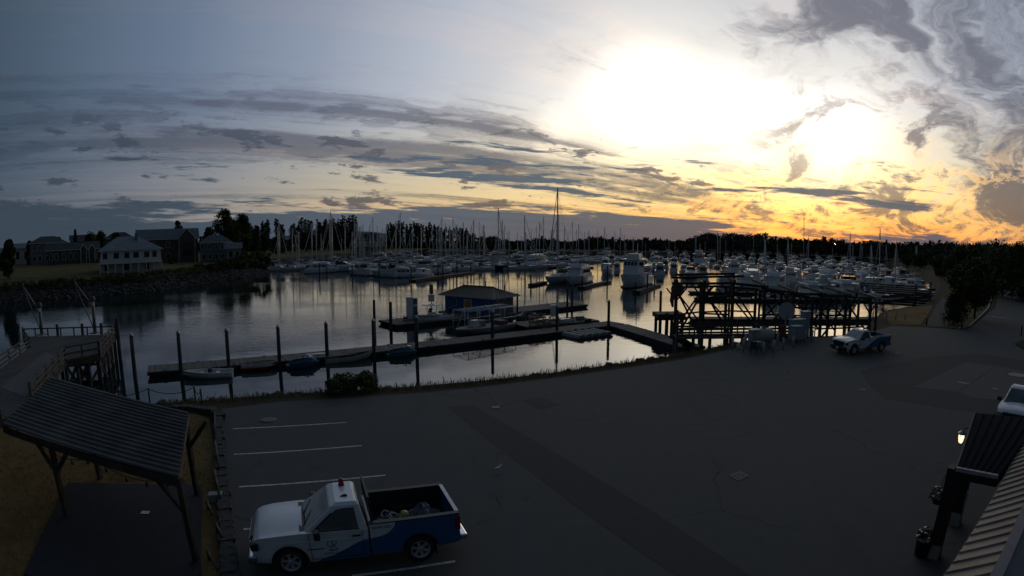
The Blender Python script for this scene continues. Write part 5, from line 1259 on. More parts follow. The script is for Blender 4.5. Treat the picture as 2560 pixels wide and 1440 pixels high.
# ------------------------------------------------------------------ boat prototypes (bow +x, z = 0 on the water)
PANE = GLASS
MASTM = mat('painted_mast', (0.72, 0.71, 0.68), 0.5, var=0.1)
def panes(parent, y, z, h, xs, w, rake=0.0, m=None):
    for s in (-1, 1):
        for x in xs:
            q = MB(); q.add([(x-w/2, s*y, z), (x+w/2, s*y, z), (x+w/2+rake, s*(y-0.05), z+h), (x-w/2+rake, s*(y-0.05), z+h)], [(0, 1, 2, 3)]); q.build('window', m or PANE, parent)
def house(t, nm, x0, x1, w0, w1, z0, z1, rf, ra, m):
    "cabin block: x0 aft, x1 fore, raked front rf and back ra"
    q = MB(); lo = [(x0, -w0/2, z0), (x1, -w0/2*0.82, z0), (x1, w0/2*0.82, z0), (x0, w0/2, z0)]; hi = [(x0+ra, -w1/2, z1), (x1-rf, -w1/2*0.82, z1), (x1-rf, w1/2*0.82, z1), (x0+ra, w1/2, z1)]
    q.loft([lo, hi], closed=True, smooth=False, caps=(True, True)); return q.build(nm, m, t)
def rail(t, L, B, fb, sheer, x0=-0.1):
    q = MB(); pts = []
    for s in (1, -1):
        ring = []
        for k in range(7):
            u = 0.45+0.55*k/6; kk = max(0, (u-0.42)/0.58); b = B/2*(1-kk**2.4)*0.95; ring.append((-L/2+L*u-0.1, s*b, fb*(1+sheer*u*u)+0.62))
        pts.append(ring)
    q.tube(pts[0]+pts[1][::-1], 0.028, 4)
    for ring in pts:
        for p in ring[::2]: q.tube([(p[0], p[1], p[2]-0.65), p], 0.022, 4)
    q.build('bow_rail', ALU, t)
def boot(mb, L, B): pass
def mk(name): t = bpy.data.objects.new(name, None); COL.objects.link(t); return t
def fly_cruiser(L=11.5, canvas=None, hullm=None, name='motor_yacht'):
    t = mk(name); B = L*0.32; fb = L*0.105
    q = MB(); hull(q, L, B, fb, 0.6, 0.45); q.build('hull', [hullm or WHITE, WHITE2], t)
    q = MB(); hull(q, L*0.985, B*1.0, 0.10, 0.55, 0.3); q.build('boot_stripe', [NAVY, NAVY], t)
    d = fb*1.05
    c = house(t, 'cabin', -L*0.36, L*0.20, B*0.82, B*0.72, d, d+1.75, 0.9, 0.15, WHITE)
    panes(c, B*0.40, d+0.75, 0.62, [-L*0.27, -L*0.14, -L*0.01], L*0.105, -0.05)
    q = MB(); q.add([(L*0.20-0.42, -B*0.27, d+0.80), (L*0.20-0.42, B*0.27, d+0.80), (L*0.20-0.78, B*0.26, d+1.50), (L*0.20-0.78, -B*0.26, d+1.50)], [(0, 1, 2, 3)]); q.build('windscreen', PANE, c)
    q = MB(); q.box((-L*0.10, 0, d+1.80), (L*0.60, B*0.86, 0.09)); fl = bevel(q.build('flybridge', WHITE, t), 0.04)
    q = MB(); zb = d+1.84
    q.loft([[(x, w, zb), (x-0.05, w*0.95, zb+h), (x-0.05, -w*0.95, zb+h), (x, -w, zb)] for x, w, h in ((-L*0.30, B*0.34, 0.35), (-L*0.05, B*0.36, 0.62), (L*0.10, B*0.30, 0.70), (L*0.15, B*0.16, 0.30))], closed=False, smooth=False); q.build('coaming', WHITE, fl)
    if canvas:
        q = MB(); q.box((-L*0.10, 0, zb+1.75), (L*0.30, B*0.66, 0.10)); bm_ = bevel(q.build('bimini', canvas, t), 0.04)
        for x in (-L*0.24, L*0.04):
            for y in (-1, 1): q = MB(); q.tube([(x, y*B*0.32, zb+0.3), (x, y*B*0.32, zb+1.75)], 0.025, 4); q.build('pole', ALU, bm_)
    q = MB(); q.tube([(-L*0.33, -B*0.34, d+1.8), (-L*0.37, -B*0.30, zb+1.3), (-L*0.37, B*0.30, zb+1.3), (-L*0.33, B*0.34, d+1.8)], 0.09, 6); ar = q.build('radar_arch', WHITE, t)
    q = MB(); q.tube([(-L*0.37, 0, zb+1.3), (-L*0.37, 0, zb+3.0)], 0.03, 5); q.lathe([(0.28, 0), (0.30, 0.1), (0.2, 0.2), (0.0001, 0.22)], c=(-L*0.36, 0, zb+1.35), n=10); q.build('aerial', WHITE, ar)
    q = MB(); q.box((-L*0.52, 0, 0.22), (L*0.05, B*0.72, 0.08)); q.build('swim_platform', TEAK, t)
    q = MB(); q.box((-L*0.435, 0, d+0.30), (0.10, B*0.78, 0.75)); q.build('transom', WHITE, t)
    rail(t, L, B, fb, 0.45)
    return t
def express(L=10.0, canvas=None, name='express_cruiser'):
    t = mk(name); B = L*0.32; fb = L*0.115
    q = MB(); hull(q, L, B, fb, 0.55, 0.30); q.build('hull', [WHITE, WHITE2], t)
    q = MB(); hull(q, L*0.985, B*1.0, 0.10, 0.5, 0.3); q.build('boot_stripe', [NAVY, NAVY], t)
    d = fb*1.08
    q = MB(); q.loft([[(x, w, d), (x, w*0.86, d+h*0.75), (x, w*0.55, d+h), (x, -w*0.55, d+h), (x, -w*0.86, d+h*0.75), (x, -w, d)] for x, w, h in ((-L*0.18, B*0.42, 0.55), (-L*0.02, B*0.42, 0.72), (L*0.12, B*0.36, 0.62), (L*0.28, B*0.24, 0.35), (L*0.40, B*0.10, 0.06))], smooth=True); c = q.build('foredeck', WHITE, t)
    q = MB(); q.loft([[(x, w, z), (x-rk, w*0.88, z+h), (x-rk, -w*0.88, z+h), (x, -w, z)] for x, w, z, h, rk in ((-L*0.20, B*0.40, d+0.5, 0.80, 0.1), (L*0.02, B*0.38, d+0.68, 0.62, 0.5), (L*0.13, B*0.26, d+0.62, 0.12, 0.3))], closed=False, smooth=False); q.build('windscreen', PANE, t)
    q = MB(); q.box((-L*0.13, 0, d+1.75), (L*0.26, B*0.72, 0.10)); hd = bevel(q.build('hardtop', canvas or WHITE, t), 0.05)
    for s in (-1, 1): q = MB(); q.loft([[(-L*0.30, s*B*0.40, d+0.3), (-L*0.24, s*B*0.40, d+0.3)], [(-L*0.24, s*B*0.36, d+1.72), (-L*0.19, s*B*0.36, d+1.72)]], smooth=False, caps=(False, False)); q.build('arch_leg', WHITE, hd)
    q = MB(); q.box((-L*0.21, 0, d+1.85), (0.4, B*0.3, 0.18)); q.build('radar_box', WHITE, hd)
    panes(t, B*0.475, fb*0.62, 0.20, [L*0.02, L*0.12], L*0.06)
    q = MB(); q.box((-L*0.52, 0, 0.22), (L*0.05, B*0.7, 0.08)); q.build('swim_platform', TEAK, t)
    q = MB(); q.box((-L*0.33, 0, d+0.20), (L*0.22, B*0.70, 0.5)); bevel(q.build('cockpit_seat', WHITE2, t), 0.05)
    rail(t, L, B, fb, 0.30)
    return t
def trawler(L=12.0, name='trawler_yacht', hullm=None):
    t = mk(name); B = L*0.34; fb = L*0.13
    q = MB(); hull(q, L, B, fb, 0.8, 0.55, full=0.5); q.build('hull', [hullm or WHITE, WHITE2], t)
    q = MB(); hull(q, L*0.985, B*1.0, 0.12, 0.7, 0.3, full=0.5); q.build('boot_stripe', [NAVY, NAVY], t)
    d = fb*1.05
    c = house(t, 'saloon', -L*0.40, L*0.10, B*0.80, B*0.76, d, d+1.9, 0.25, 0.0, WHITE); panes(c, B*0.395, d+0.85, 0.65, [-L*0.31, -L*0.20, -L*0.09], L*0.085)
    c2 = house(t, 'pilothouse', -L*0.04, L*0.22, B*0.78, B*0.74, d+0.5, d+3.1, 0.35, 0.0, WHITE); panes(c2, B*0.375, d+2.05, 0.65, [L*0.02, L*0.11], L*0.07)
    for k in range(4):
        y = (k-1.5)*B*0.145; q = MB(); q.add([(L*0.22-0.20, y-B*0.055, d+2.1), (L*0.22-0.20, y+B*0.055, d+2.1), (L*0.22-0.29, y+B*0.055, d+2.75), (L*0.22-0.29, y-B*0.055, d+2.75)], [(0, 1, 2, 3)]); q.build('window', PANE, c2)
    q = MB(); q.box((L*0.05, 0, d+3.15), (L*0.36, B*0.86, 0.10)); bevel(q.build('pilothouse_roof', WHITE, t), 0.04)
    q = MB(); q.box((-L*0.18, 0, d+1.95), (L*0.50, B*0.92, 0.09)); bevel(q.build('boat_deck', WHITE, t), 0.04)
    q = MB(); q.box((L*0.03, 0, d+3.65), (L*0.16, B*0.55, 0.9), taper=0.9); bevel(q.build('flybridge', WHITE2, t), 0.05)
    q = MB(); q.tube([(-L*0.12, 0, d+1.9), (-L*0.12, 0, d+6.0)], [0.09, 0.05], 7); q.tube([(-L*0.12, 0, d+3.2), (-L*0.34, 0, d+4.2)], 0.05, 6); q.build('mast', ALU, t)
    q = MB(); hull(q, 2.8, 1.2, 0.35, 0.1, 0.2, True, z0=d+2.1); q.build('tender', [WHITE2, DARKP], t).location = (-L*0.28, 0, 0)
    rail(t, L, B, fb, 0.55)
    return t
def sloop(L=11.0, mast=15.0, canvas=None, hullm=None, name='sailing_boat', furl=True, lod=0):
    t = mk(name); B = L*0.30; fb = L*0.095
    q = MB(); hull(q, L, B, fb, 0.5, 0.25, full=0.5, stern=0.72, rake=0.12, n=12 if lod == 0 else 7); q.build('hull', [hullm or WHITE, WHITE2], t)
    d = fb*1.05
    c = house(t, 'cabin_trunk', -L*0.14, L*0.20, B*0.56, B*0.48, d-0.02, d+0.48, 0.7, 0.05, WHITE)
    if lod == 0: panes(c, B*0.272, d+0.14, 0.18, [-L*0.06, L*0.03, L*0.10], L*0.055)
    q = MB(); q.tube([(L*0.08, 0, d), (L*0.08, 0, mast)], [0.15, 0.12], 7); ms = q.build('mast', MASTM, t)
    q = MB(); q.bar((L*0.08, -B*0.32, mast*0.55), (L*0.08, B*0.32, mast*0.55), 0.05, 0.04); q.build('spreader', ALU, ms)
    if lod == 0: q = MB(); q.bar((L*0.08, -B*0.25, mast*0.77), (L*0.08, B*0.25, mast*0.77), 0.05, 0.04); q.build('spreader', ALU, ms)
    q = MB(); q.tube([(L*0.08, 0, d+1.35), (-L*0.30, 0, d+1.30)], 0.08, 6); bo = q.build('boom', ALU, t)
    q = MB(); q.tube([(L*0.10, 0, d+1.95), (L*0.04, 0, d+1.62), (-L*0.12, 0, d+1.52), (-L*0.29, 0, d+1.42)], [0.12, 0.20, 0.18, 0.10], 7); q.build('sail_cover', canvas or NAVY, bo)
    if furl:
        q = MB(); q.tube([(L*0.47, 0, fb*1.25+0.3), (L*0.30, 0, mast*0.45), (L*0.10, 0, mast*0.95)], [0.05, 0.095, 0.05], 6); q.build('furled_jib', mat('sailcloth', (0.55, 0.54, 0.50), 0.8), t)
    if lod == 0:
        q = MB()
        for s in (-1, 1): q.tube([(L*0.08, s*B*0.42, fb), (L*0.08, s*B*0.32, mast*0.55), (L*0.08, 0, mast*0.97)], 0.014, 3)
        q.tube([(-L*0.48, 0, fb), (L*0.08, 0, mast*0.99)], 0.014, 3); q.build('rigging', STEEL, t)
        q = MB(); q.loft([[(-L*0.16, -B*0.30, d+0.45), (-L*0.10, -B*0.26, d+1.15), (-L*0.10, B*0.26, d+1.15), (-L*0.16, B*0.30, d+0.45)], [(-L*0.05, -B*0.28, d+0.45), (-L*0.06, -B*0.24, d+1.05), (-L*0.06, B*0.24, d+1.05), (-L*0.05, B*0.28, d+0.45)]], smooth=False); q.build('spray_hood', canvas or NAVY, t)
        rail(t, L, B, fb, 0.25)
        q = MB(); q.tube([(-L*0.47, -B*0.30, fb+0.6), (-L*0.495, 0, fb+0.62), (-L*0.47, B*0.30, fb+0.6)], 0.025, 4)
        for s in (-1, 1): q.tube([(-L*0.47, s*B*0.30, fb), (-L*0.47, s*B*0.30, fb+0.6)], 0.02, 4)
        q.build('stern_rail', ALU, t)
    return t
def runabout(L=7.0, canvas=None, name='cabin_boat'):
    t = mk(name); B = L*0.34; fb = L*0.13
    q = MB(); hull(q, L, B, fb, 0.4, 0.35); q.build('hull', [WHITE, WHITE2], t)
    d = fb*1.05
    c = house(t, 'cabin', -L*0.10, L*0.24, B*0.74, B*0.62, d, d+1.35, 0.75, 0.05, WHITE); panes(c, B*0.355, d+0.55, 0.55, [-L*0.03, L*0.06], L*0.075, -0.1)
    q = MB(); q.box((-L*0.02, 0, d+1.40), (L*0.34, B*0.72, 0.08)); bevel(q.build('roof', WHITE, t), 0.04)
    q = MB(); q.box((-L*0.27, 0, d+0.55), (L*0.30, B*0.74, 0.95), taper=0.88); bevel(q.build('cockpit_cover', canvas or NAVY, t), 0.06)
    outboard(t, -L*0.50, fb*0.9, 1.3)
    return t
def simple_cruiser(L=10.5, name='motor_yacht', canvas=None):
    t = mk(name); B = L*0.32; fb = L*0.11
    q = MB(); hull(q, L, B, fb, 0.5, 0.4, n=7); q.build('hull', [WHITE, WHITE2], t)
    d = fb*1.05
    c = house(t, 'cabin', -L*0.34, L*0.20, B*0.80, B*0.70, d, d+1.65, 0.9, 0.1, WHITE)
    q = MB()
    for s in (-1, 1): q.add([(-L*0.30, s*B*0.395, d+0.7), (L*0.08, s*B*0.385, d+0.7), (L*0.05, s*B*0.365, d+1.3), (-L*0.29, s*B*0.375, d+1.3)], [(0, 1, 2, 3)])
    q.add([(-L*0.345, -B*0.3, d+0.2), (-L*0.345, B*0.3, d+0.2), (-L*0.335, B*0.28, d+1.4), (-L*0.335, -B*0.28, d+1.4)], [(0, 1, 2, 3)])
    q.add([(L*0.20-0.42, -B*0.27, d+0.75), (L*0.20-0.42, B*0.27, d+0.75), (L*0.20-0.78, B*0.25, d+1.45), (L*0.20-0.78, -B*0.25, d+1.45)], [(0, 1, 2, 3)])
    tag(q.build('window_band', PANE, c), kind='stuff')
    q = MB(); q.box((-L*0.10, 0, d+1.72), (L*0.55, B*0.84, 0.12)); q.box((-L*0.05, 0, d+2.05), (L*0.22, B*0.62, 0.6), taper=0.9); q.build('flybridge', WHITE, t)
    if canvas: q = MB(); q.box((-L*0.12, 0, d+3.3), (L*0.26, B*0.62, 0.12)); q.build('bimini', canvas, t)
    return t
PROTO = dict(
    fly=[fly_cruiser(11.5, NAVY), fly_cruiser(13.0, None), fly_cruiser(10.5, TANCAN), fly_cruiser(12.0, BLUECAN)],
    exp=[express(10.0), express(11.5, NAVY), express(9.0, BLUECAN)],
    trw=[trawler(12.5), trawler(11.0, hullm=BLUEHULL)],
    sl=[sloop(11.0, 15.5, NAVY), sloop(12.5, 18.0, GREENCAN), sloop(10.0, 14.0, BLUECAN), sloop(11.5, 16.5, TANCAN, BLUEHULL), sloop(10.5, 15.0, REDCAN)],
    run=[runabout(7.2, NAVY), runabout(8.2, TANCAN), runabout(7.8, WHITE2)],
    sls=[sloop(10.5, 14.5, NAVY, lod=1), sloop(11.5, 16.5, BLUECAN, lod=1), sloop(12.0, 17.5, GREENCAN, lod=1), sloop(9.5, 13.0, WHITE2, lod=1, furl=False), sloop(10.5, 15.5, NAVY, lod=1, furl=False)],
    far=[simple_cruiser(10.5), simple_cruiser(12.0, canvas=NAVY), simple_cruiser(9.5, canvas=TANCAN), simple_cruiser(11.0, canvas=BLUECAN)])
KNAME = dict(fly='flybridge motor yacht', exp='low express cruiser', trw='trawler yacht', sl='sailing boat', run='small cabin boat', sls='sailing boat', far='motor yacht')
KCAT = dict(fly='motor yacht', exp='motor cruiser', trw='trawler', sl='sailing boat', run='motor boat', sls='sailing boat', far='motor yacht')
used = {}
def put_boat(kind, i, P, rz, label, group=None, scale=1.0, zs=1.0):
    src = PROTO[kind][i % len(PROTO[kind])]
    o = copy_tree(src); o.location = (P[0], P[1], WZ); o.rotation_euler = (0, 0, rz); o.scale = (scale, scale, scale*zs)
    return tag(o, label, KCAT[kind], group)
# front row, placed one by one (waterline pixels of both ends; bow is the second)
FRONT = [
    ('run', 0, (765, 678), (800, 679), 'small cabin boat tucked behind the left end of the front row'),
    ('fly', 1, (765, 684), (850, 680), 'big white motor yacht at the left end of the front row'),
    ('exp', 0, (935, 690), (862, 684), 'sleek white express cruiser with bow left, second in the front row'),
    ('exp', 1, (1000, 694), (925, 689), 'express cruiser with dark hardtop in the front row under the tall masts'),
    ('fly', 0, (1035, 693), (960, 694), 'flybridge yacht with navy bimini in the front row'),
    ('run', 2, (1075, 693), (1032, 698), 'small cabin boat lying by the long finger float'),
    ('trw', 0, (1070, 685), (1128, 682), 'white trawler in the front row behind the finger float'),
    ('fly', 2, (1150, 672), (1205, 671), 'yacht with tan bimini moored right of the finger float'),
    ('sl', 3, (1215, 671), (1270, 676), 'dark hulled sloop lying across the water before the mast forest'),
    ('fly', 3, (1320, 668), (1372, 664), 'motor yacht with blue bimini in mid harbour'),
    ('sl', 1, (1436, 700), (1358, 712), 'large sloop with the tallest mast at the finger end'),
    ('fly', 0, (1470, 702), (1412, 716), 'flybridge yacht beside the tallest masted sloop'),
    ('run', 1, (1530, 680), (1502, 692), 'small cabin boat behind the big trawler'),
    ('trw', 0, (1625, 706), (1540, 727), 'big white trawler yacht with bow toward the camera'),
    ('fly', 2, (1530, 645), (1500, 652), 'tall white flybridge yacht standing out in the middle of the harbour'),
    ('exp', 2, (1745, 690), (1705, 700), 'express cruiser with blue hardtop behind the trestle top'),
    ('trw', 1, (1760, 672), (1733, 682), 'blue hulled trawler right of the big white trawler'),
    ('fly', 1, (2082, 722), (2044, 742), 'large flybridge yacht behind the satellite dish'),
    ('fly', 0, (1945, 728), (1918, 742), 'flybridge yacht with navy bimini behind the trestle'),
    ('exp', 1, (2130, 722), (2100, 738), 'express cruiser with dark hardtop right of the big flybridge yacht'),
    ('run', 1, (2190, 722), (2160, 736), 'cabin boat with tan cover near the open beach water'),
    ('run', 0, (2230, 718), (2212, 730), 'cabin boat with navy cover at the right end of the near row'),
]
for kind, i, a, b, lab in FRONT:
    A, B_ = G(*a, WZ), G(*b, WZ); c = (A+B_)/2; L_ = (B_-A).length; src = PROTO[kind][i]
    base = {'fly': (11.5, 13, 10.5, 12), 'exp': (10, 11.5, 9), 'trw': (12.5, 11), 'sl': (11, 12.5, 10, 11.5, 10.5), 'run': (7.2, 8.2, 7.8)}[kind][i]
    s = max(0.8, min(1.3, L_/base)); mz = 1.0
    o = put_boat(kind, i, c, atan2((B_-A).y, (B_-A).x), lab, 'boats of the front row', s)
# slips behind: left half lie broadside in columns, right half lie end-on in rows
rb = random.Random(12)
occ = [Vector((o.location.x, o.location.y)) for o in COL.objects if o.get('group') == 'boats of the front row']
def free(x, y, d=6.0): return all((Vector((x, y))-p).length > d for p in occ)
counts = {}
def slip(kind, x, y, rz, row, scale):
    counts[row] = counts.get(row, 0)+1; i = rb.randrange(9)
    put_boat(kind, i, (x, y), rz, f'{KNAME[kind]}, {ordw(counts[row]-1)} boat from the left {row}', 'boats in the slips behind', scale)
ROWN = ['in the first row behind the front boats', 'in the second row behind the front boats', 'in the third row behind the front boats', 'in the fourth row behind the front boats', 'in the fifth row behind the front boats', 'in the sixth row behind the front boats', 'in the farthest row before the poplars']
rows_left = [(196, -88, 8), (207, -94, 15), (221, -95, 25), (236, -96, 30), (258, -92, 40), (284, -84, 60), (315, -78, 70)]
for ri, (y0, xa, xb) in enumerate(rows_left):
    x = xa+rb.uniform(0, 4); step = 6.6+ri*0.3
    while x < xb:
        y = y0+rb.uniform(-4, 4)
        if free(x, y, 7.5):
            sail = rb.random() < (0.70 if ri < 1 else 0.84)
            k = ('sls' if ri > 0 else 'sl') if sail else (rb.choice(('far', 'far', 'exp' if ri < 2 else 'far')))
            slip(k, x, y, rb.choice((0, pi))+rb.uniform(-.12, .12)+0.15, ROWN[ri], rb.uniform(0.85, 1.25))
        x += step*rb.uniform(0.62, 1.15)
RROW = ['in the row just beyond the trestle', 'in the second row beyond the trestle', 'in the third row beyond the trestle', 'in the fourth row beyond the trestle', 'in the fifth row beyond the trestle', 'in the sixth row beyond the trestle', 'in the seventh row beyond the trestle', 'in the eighth row beyond the trestle', 'in the ninth row beyond the trestle', 'in the tenth row beyond the trestle', 'in the farthest row beyond the trestle']
rows_right = [(104, 46, 92), (121, 44, 104), (138, 46, 112), (156, 44, 122), (176, 38, 134), (197, 34, 146), (220, 34, 160), (245, 38, 172), (272, 46, 186), (302, 66, 200), (334, 76, 205)]
for ri, (y0, xa, xb) in enumerate(rows_right):
    x = xa+rb.uniform(0, 3); step = 5.3+ri*0.36
    while x < xb:
        y = y0+rb.uniform(-2.5, 2.5)-(x-40)*0.10
        if free(x, y, 7.0) and not (x < 60 and 122 < y < 128):
            sail = rb.random() < 0.17
            near = ri < 4
            k = ('sl' if near else 'sls') if sail else rb.choice(('fly', 'fly', 'exp', 'run', 'trw')) if near else 'far'
            face = rb.choice((pi/2, -pi/2))
            slip(k, x, y, face+rb.uniform(-.08, .08)-0.25, RROW[ri], rb.uniform(0.80, 1.02)*(0.82 if sail else 1.0))
        x += step*rb.uniform(0.80, 1.15)
for lst in PROTO.values():
    for o in lst:
        def rm(q):
            for c in list(q.children): rm(c)
            bpy.data.objects.remove(q)
        rm(o)
# marina floats and their piles
float_dock('finger_float', 'long finger float on the near edge of the boats', G(1030, 699, WD), G(1182, 679, WD), 2.0, 4.5, 'marina floats')
float_dock('finger_float', 'short finger float left of the tallest masted sloop', G(1327, 710, WD), G(1362, 703, WD), 1.6, 4.5, 'marina floats')
float_dock('finger_float', 'finger float between the two groups of big yachts', G(1452, 716, WD), G(1522, 702, WD), 1.6, 4.5, 'marina floats')
float_dock('finger_float', 'finger float right of the big white trawler', G(1590, 727, WD), G(1645, 711, WD), 1.6, 4.5, 'marina floats')
float_dock('main_walkway', 'main marina walkway running behind the front boats', (-75, 208), (30, 209), 2.2, 5.0, 'marina floats')
float_dock('main_walkway', 'cross walkway behind the trestle boats', (36, 112), (96, 106), 2.2, 5.0, 'marina floats')
PL = [(799, 658, 694), (817, 665, 686), (881, 662, 695), (948, 664, 700), (1028, 666, 700), (1095, 662, 690), (1107, 662, 690), (1142, 652, 682), (1177, 658, 680), (1205, 650, 672), (1270, 652, 674), (1327, 686, 711), (1455, 690, 717), (1518, 664, 705), (1588, 705, 728), (1618, 686, 720), (1690, 690, 722), (1636, 690, 714)]
for k, (u, v0, v1) in enumerate(PL):
    P = G(u, v1, WD); pile(P, WD+max(1.4, hgt(P, v0)), ORD[k]+' marina pile from the left along the front row', 0.17, cap=False, group='marina piles')
# lamp standard over the harbour
P = G(2041, 742, WZ); hh = 18.0
P = Vector((95, 170, 0)); hh = hgt(Vector((95, 170, WZ)), 538)
t = thing('harbour_light', 'very tall pole with a short side arm rising above the boats', 'light pole', (95, 170, WZ))
q = MB(); q.tube([(0, 0, 0), (0, 0, hh)], [0.14, 0.09], 7); q.build('pole', STEEL, t)
q = MB(); q.tube([(0, 0, hh), (-3.0, 0.5, hh+0.3)], 0.06, 6); q.build('arm', STEEL, t)
# ------------------------------------------------------------------ stacked boat rack beyond the harbour
t = thing('boat_rack', 'open steel storage rack standing behind the moored boats', 'rack', (152, 344, 0.4))
for x in range(5):
    for y in (0, 6): q = MB(); q.bar((-10+x*5, y, 0), (-10+x*5, y, 11), 0.3); q.build('upright', mat('rack_steel', (0.14, 0.13, 0.11), 0.7), t)
for z in (2.5, 5.2, 8.0, 10.8):
    for y in (0, 6): q = MB(); q.bar((-10, y, z), (10, y, z), 0.3); q.build('beam', MATS['rack_steel'], t)
# ------------------------------------------------------------------ timber hoist trestle
def trestle():
    t = thing('timber_trestle', 'tall dark timber hoist trestle of posts, beams and crossed braces', 'trestle', (14, 51, 0)); L = Vector(t.location)
    r = random.Random(4)
    def bar(nm, a, b, w, h=None, m=WOODD): q = MB(); q.bar(Vector(a)-L, Vector(b)-L, w, h); q.build(nm, m, t)
    def target(u): return 710 if u < 1850 else (710+(u-1850)*0.2 if u < 1970 else 734+(u-1970)*0.09)
    for y, x0, jit in ((50.5, 14.9, 0.0), (57.5, 17.0, 1.2)):
        X = [x0, x0+2.6, x0+5.4, x0+8.6, x0+11.6, x0+14.6, x0+17.4, x0+20.2]
        yy = lambda x: y-(x-14)*0.11
        Z = []
        for x in X:
            P = Vector((x, yy(x), 0)); Z.append(hgt(P, target(px(P)[0]))-0.3*jit+r.uniform(-.12, .12))
        for i, x in enumerate(X):
            z = Z[i]; m = WOODR if (i in (0, 2)) else WOODD
            bar('post', (x, yy(x), -4.2), (x+r.uniform(-.08, .08), yy(x), z), 0.25, 0.25, m)
            if i+1 < len(X):
                x2 = X[i+1]; z2 = Z[i+1]
                bar('cap_beam', (x-0.4, yy(x), z+0.12), (x2+0.3, yy(x2), min(z2, z)+0.12+r.uniform(0, .12)), 0.20, 0.22)
                if i not in (3, 5): bar('girt', (x, yy(x)-0.2, 0.9+r.uniform(-.3, .3)), (x2, yy(x2)-0.2, 0.9+r.uniform(-.3, .3)), 0.11, 0.16)
                if i in (0, 1, 2, 4, 6): bar('brace', (x, yy(x)+0.22, z-0.3), (x2, yy(x2)+0.22, r.uniform(-.8, .4)), 0.11, 0.17)
                if i in (0, 3, 5): bar('brace', (x, yy(x)-0.24, r.uniform(-.8, .4)), (x2, yy(x2)-0.24, z2-0.3), 0.11, 0.17)
                if i in (1, 4): bar('girt', (x, yy(x)+0.2, z-1.2), (X[i+1], yy(X[i+1])+0.2, z2-1.1), 0.11, 0.16)
            if r.random() < 0.8: bar('knee', (x, yy(x), z-1.3), (x+1.1, yy(x), z), 0.11, 0.13)
            if r.random() < 0.8: bar('knee', (x, yy(x), z-1.3), (x-1.1, yy(x), z), 0.11, 0.13)
        if jit == 0.0: XN, ZN = X, Z
    for i, x in enumerate(XN):
        z = ZN[i]; y0 = 50.5-(x-14)*0.11
        bar('tie_beam', (x-0.1, y0-0.8, z+0.35), (x+2.2, y0+7.8, z+0.30), 0.20, 0.20, WOODR if i == 2 else WOODD)
        if i % 2 == 0: bar('brace', (x, y0, z-1.5), (x+0.8, y0+2.6, z+0.2), 0.11, 0.13)
    bar('hoist_rail', (14.6, 50.6, ZN[0]+0.62), (21.5, 50.0, ZN[2]+0.75), 0.16, 0.2); bar('hoist_rail', (16.6, 56.6, ZN[0]+0.5), (23.0, 56.0, ZN[2]+0.6), 0.2, 0.24, WOODR)
    for i in range(7):        # lower rails and a second set of stringers make it dense
        x, x2 = XN[i], XN[i+1]
        for z in ((0.25, 1.55) if i % 2 else (0.25,)): bar('rail', (x, 51.4-(x-14)*0.11, z+r.uniform(-.1, .1)), (x2, 51.4-(x2-14)*0.11, z+r.uniform(-.1, .1)), 0.08, 0.16)
        bar('inner_post', (x+1.2, 54.2-(x-14)*0.11, -4.2), (x+1.2, 54.2-(x-14)*0.11, ZN[i]-0.4), 0.18, 0.18)
        if i % 2: bar('brace', (x+1.2, 54.3-(x-14)*0.11, ZN[i]-0.6), (x2+1.2, 54.3-(x2-14)*0.11, -0.5), 0.11, 0.16)
    bar('ladder_rail', (28.6, 49.2, -1.8), (28.6, 49.2, 2.8), 0.09); bar('ladder_rail', (29.15, 49.15, -1.8), (29.15, 49.15, 2.8), 0.09)
    for k in range(9): bar('rung', (28.6, 49.2, -1.4+k*0.45), (29.15, 49.15, -1.4+k*0.45), 0.05)
    # boom with winch wheel hanging at the left end
    q = MB(); q.lathe([(0.55, -0.12), (0.62, -0.05), (0.62, 0.05), (0.55, 0.12)], c=tuple(Vector((15.0, 50.2, 4.0))-L), n=16, axis='Y'); q.build('winch_drum', STG, t)
    q = MB(); q.tube([Vector(p)-L for p in ((14.75, 50, 4.9), (14.6, 50, 3.9), (14.4, 49.9, 3.0), (14.5, 49.9, 2.4))], [0.16, 0.24, 0.2, 0.1], 8); q.build('sling', mat('faded_sling', (0.20, 0.06, 0.05), 0.8), t)
trestle()
# walkway in front of it, with railing
def walkway():
    A, B_ = G(1693, 846), G(1975, 842); t = thing('quay_walkway', 'plank walkway with slatted railing in front of the trestle', 'walkway', (A.x, A.y, 0)); L = Vector((A.x, A.y, 0))
    d = (B_-A).normalized(); nr = Vector((-d.y, d.x, 0))
    q = MB(); q.bar(A-L+nr*0.9, B_-L+nr*0.9, 1.8, 0.16, up=(0, 0, 1)); q.build('deck', DECKM, t)
    for s in (0.05, 1.75):
        railing(t, L, A+nr*s, B_+nr*s, 7, 1.15, 4)
    for k in range(8):
        p = A.lerp(B_, k/7); q = MB(); q.tube([p-L+nr*0.3-Vector((0, 0, 4)), p-L+nr*0.3], 0.15, 8); q.build('pile', CREO, t)
    g0, g1 = A+nr*0.9, G(1722, 863, WD)
    q = MB(); q.bar(g0-L, Vector((g1.x, g1.y, WD+0.05))-L, 1.3, 0.12); q.build('gangway', DECKM, t)
    P = G(1640, 786, -0.2)
walkway()
t = thing('mooring_platform', 'small brown timber platform on piles left of the trestle', 'platform', (*G(1668, 786, -0.3)[:2], 0)); 
q = MB(); q.box((0.2, 0, -0.35), (3.4, 2.6, 0.5)); q.build('deck', WOODR, t)
q = MB(); q.box((0.2, -1.35, -0.6), (3.6, 0.16, 0.4)); q.build('fender_board', WOODR, t)
for x in (-1.1, 0.3, 1.6):
    for y in (-1, 1): q = MB(); q.tube([(x, y, -4.2), (x, y, -0.4)], 0.19, 9); q.build('pile', CREO, t)
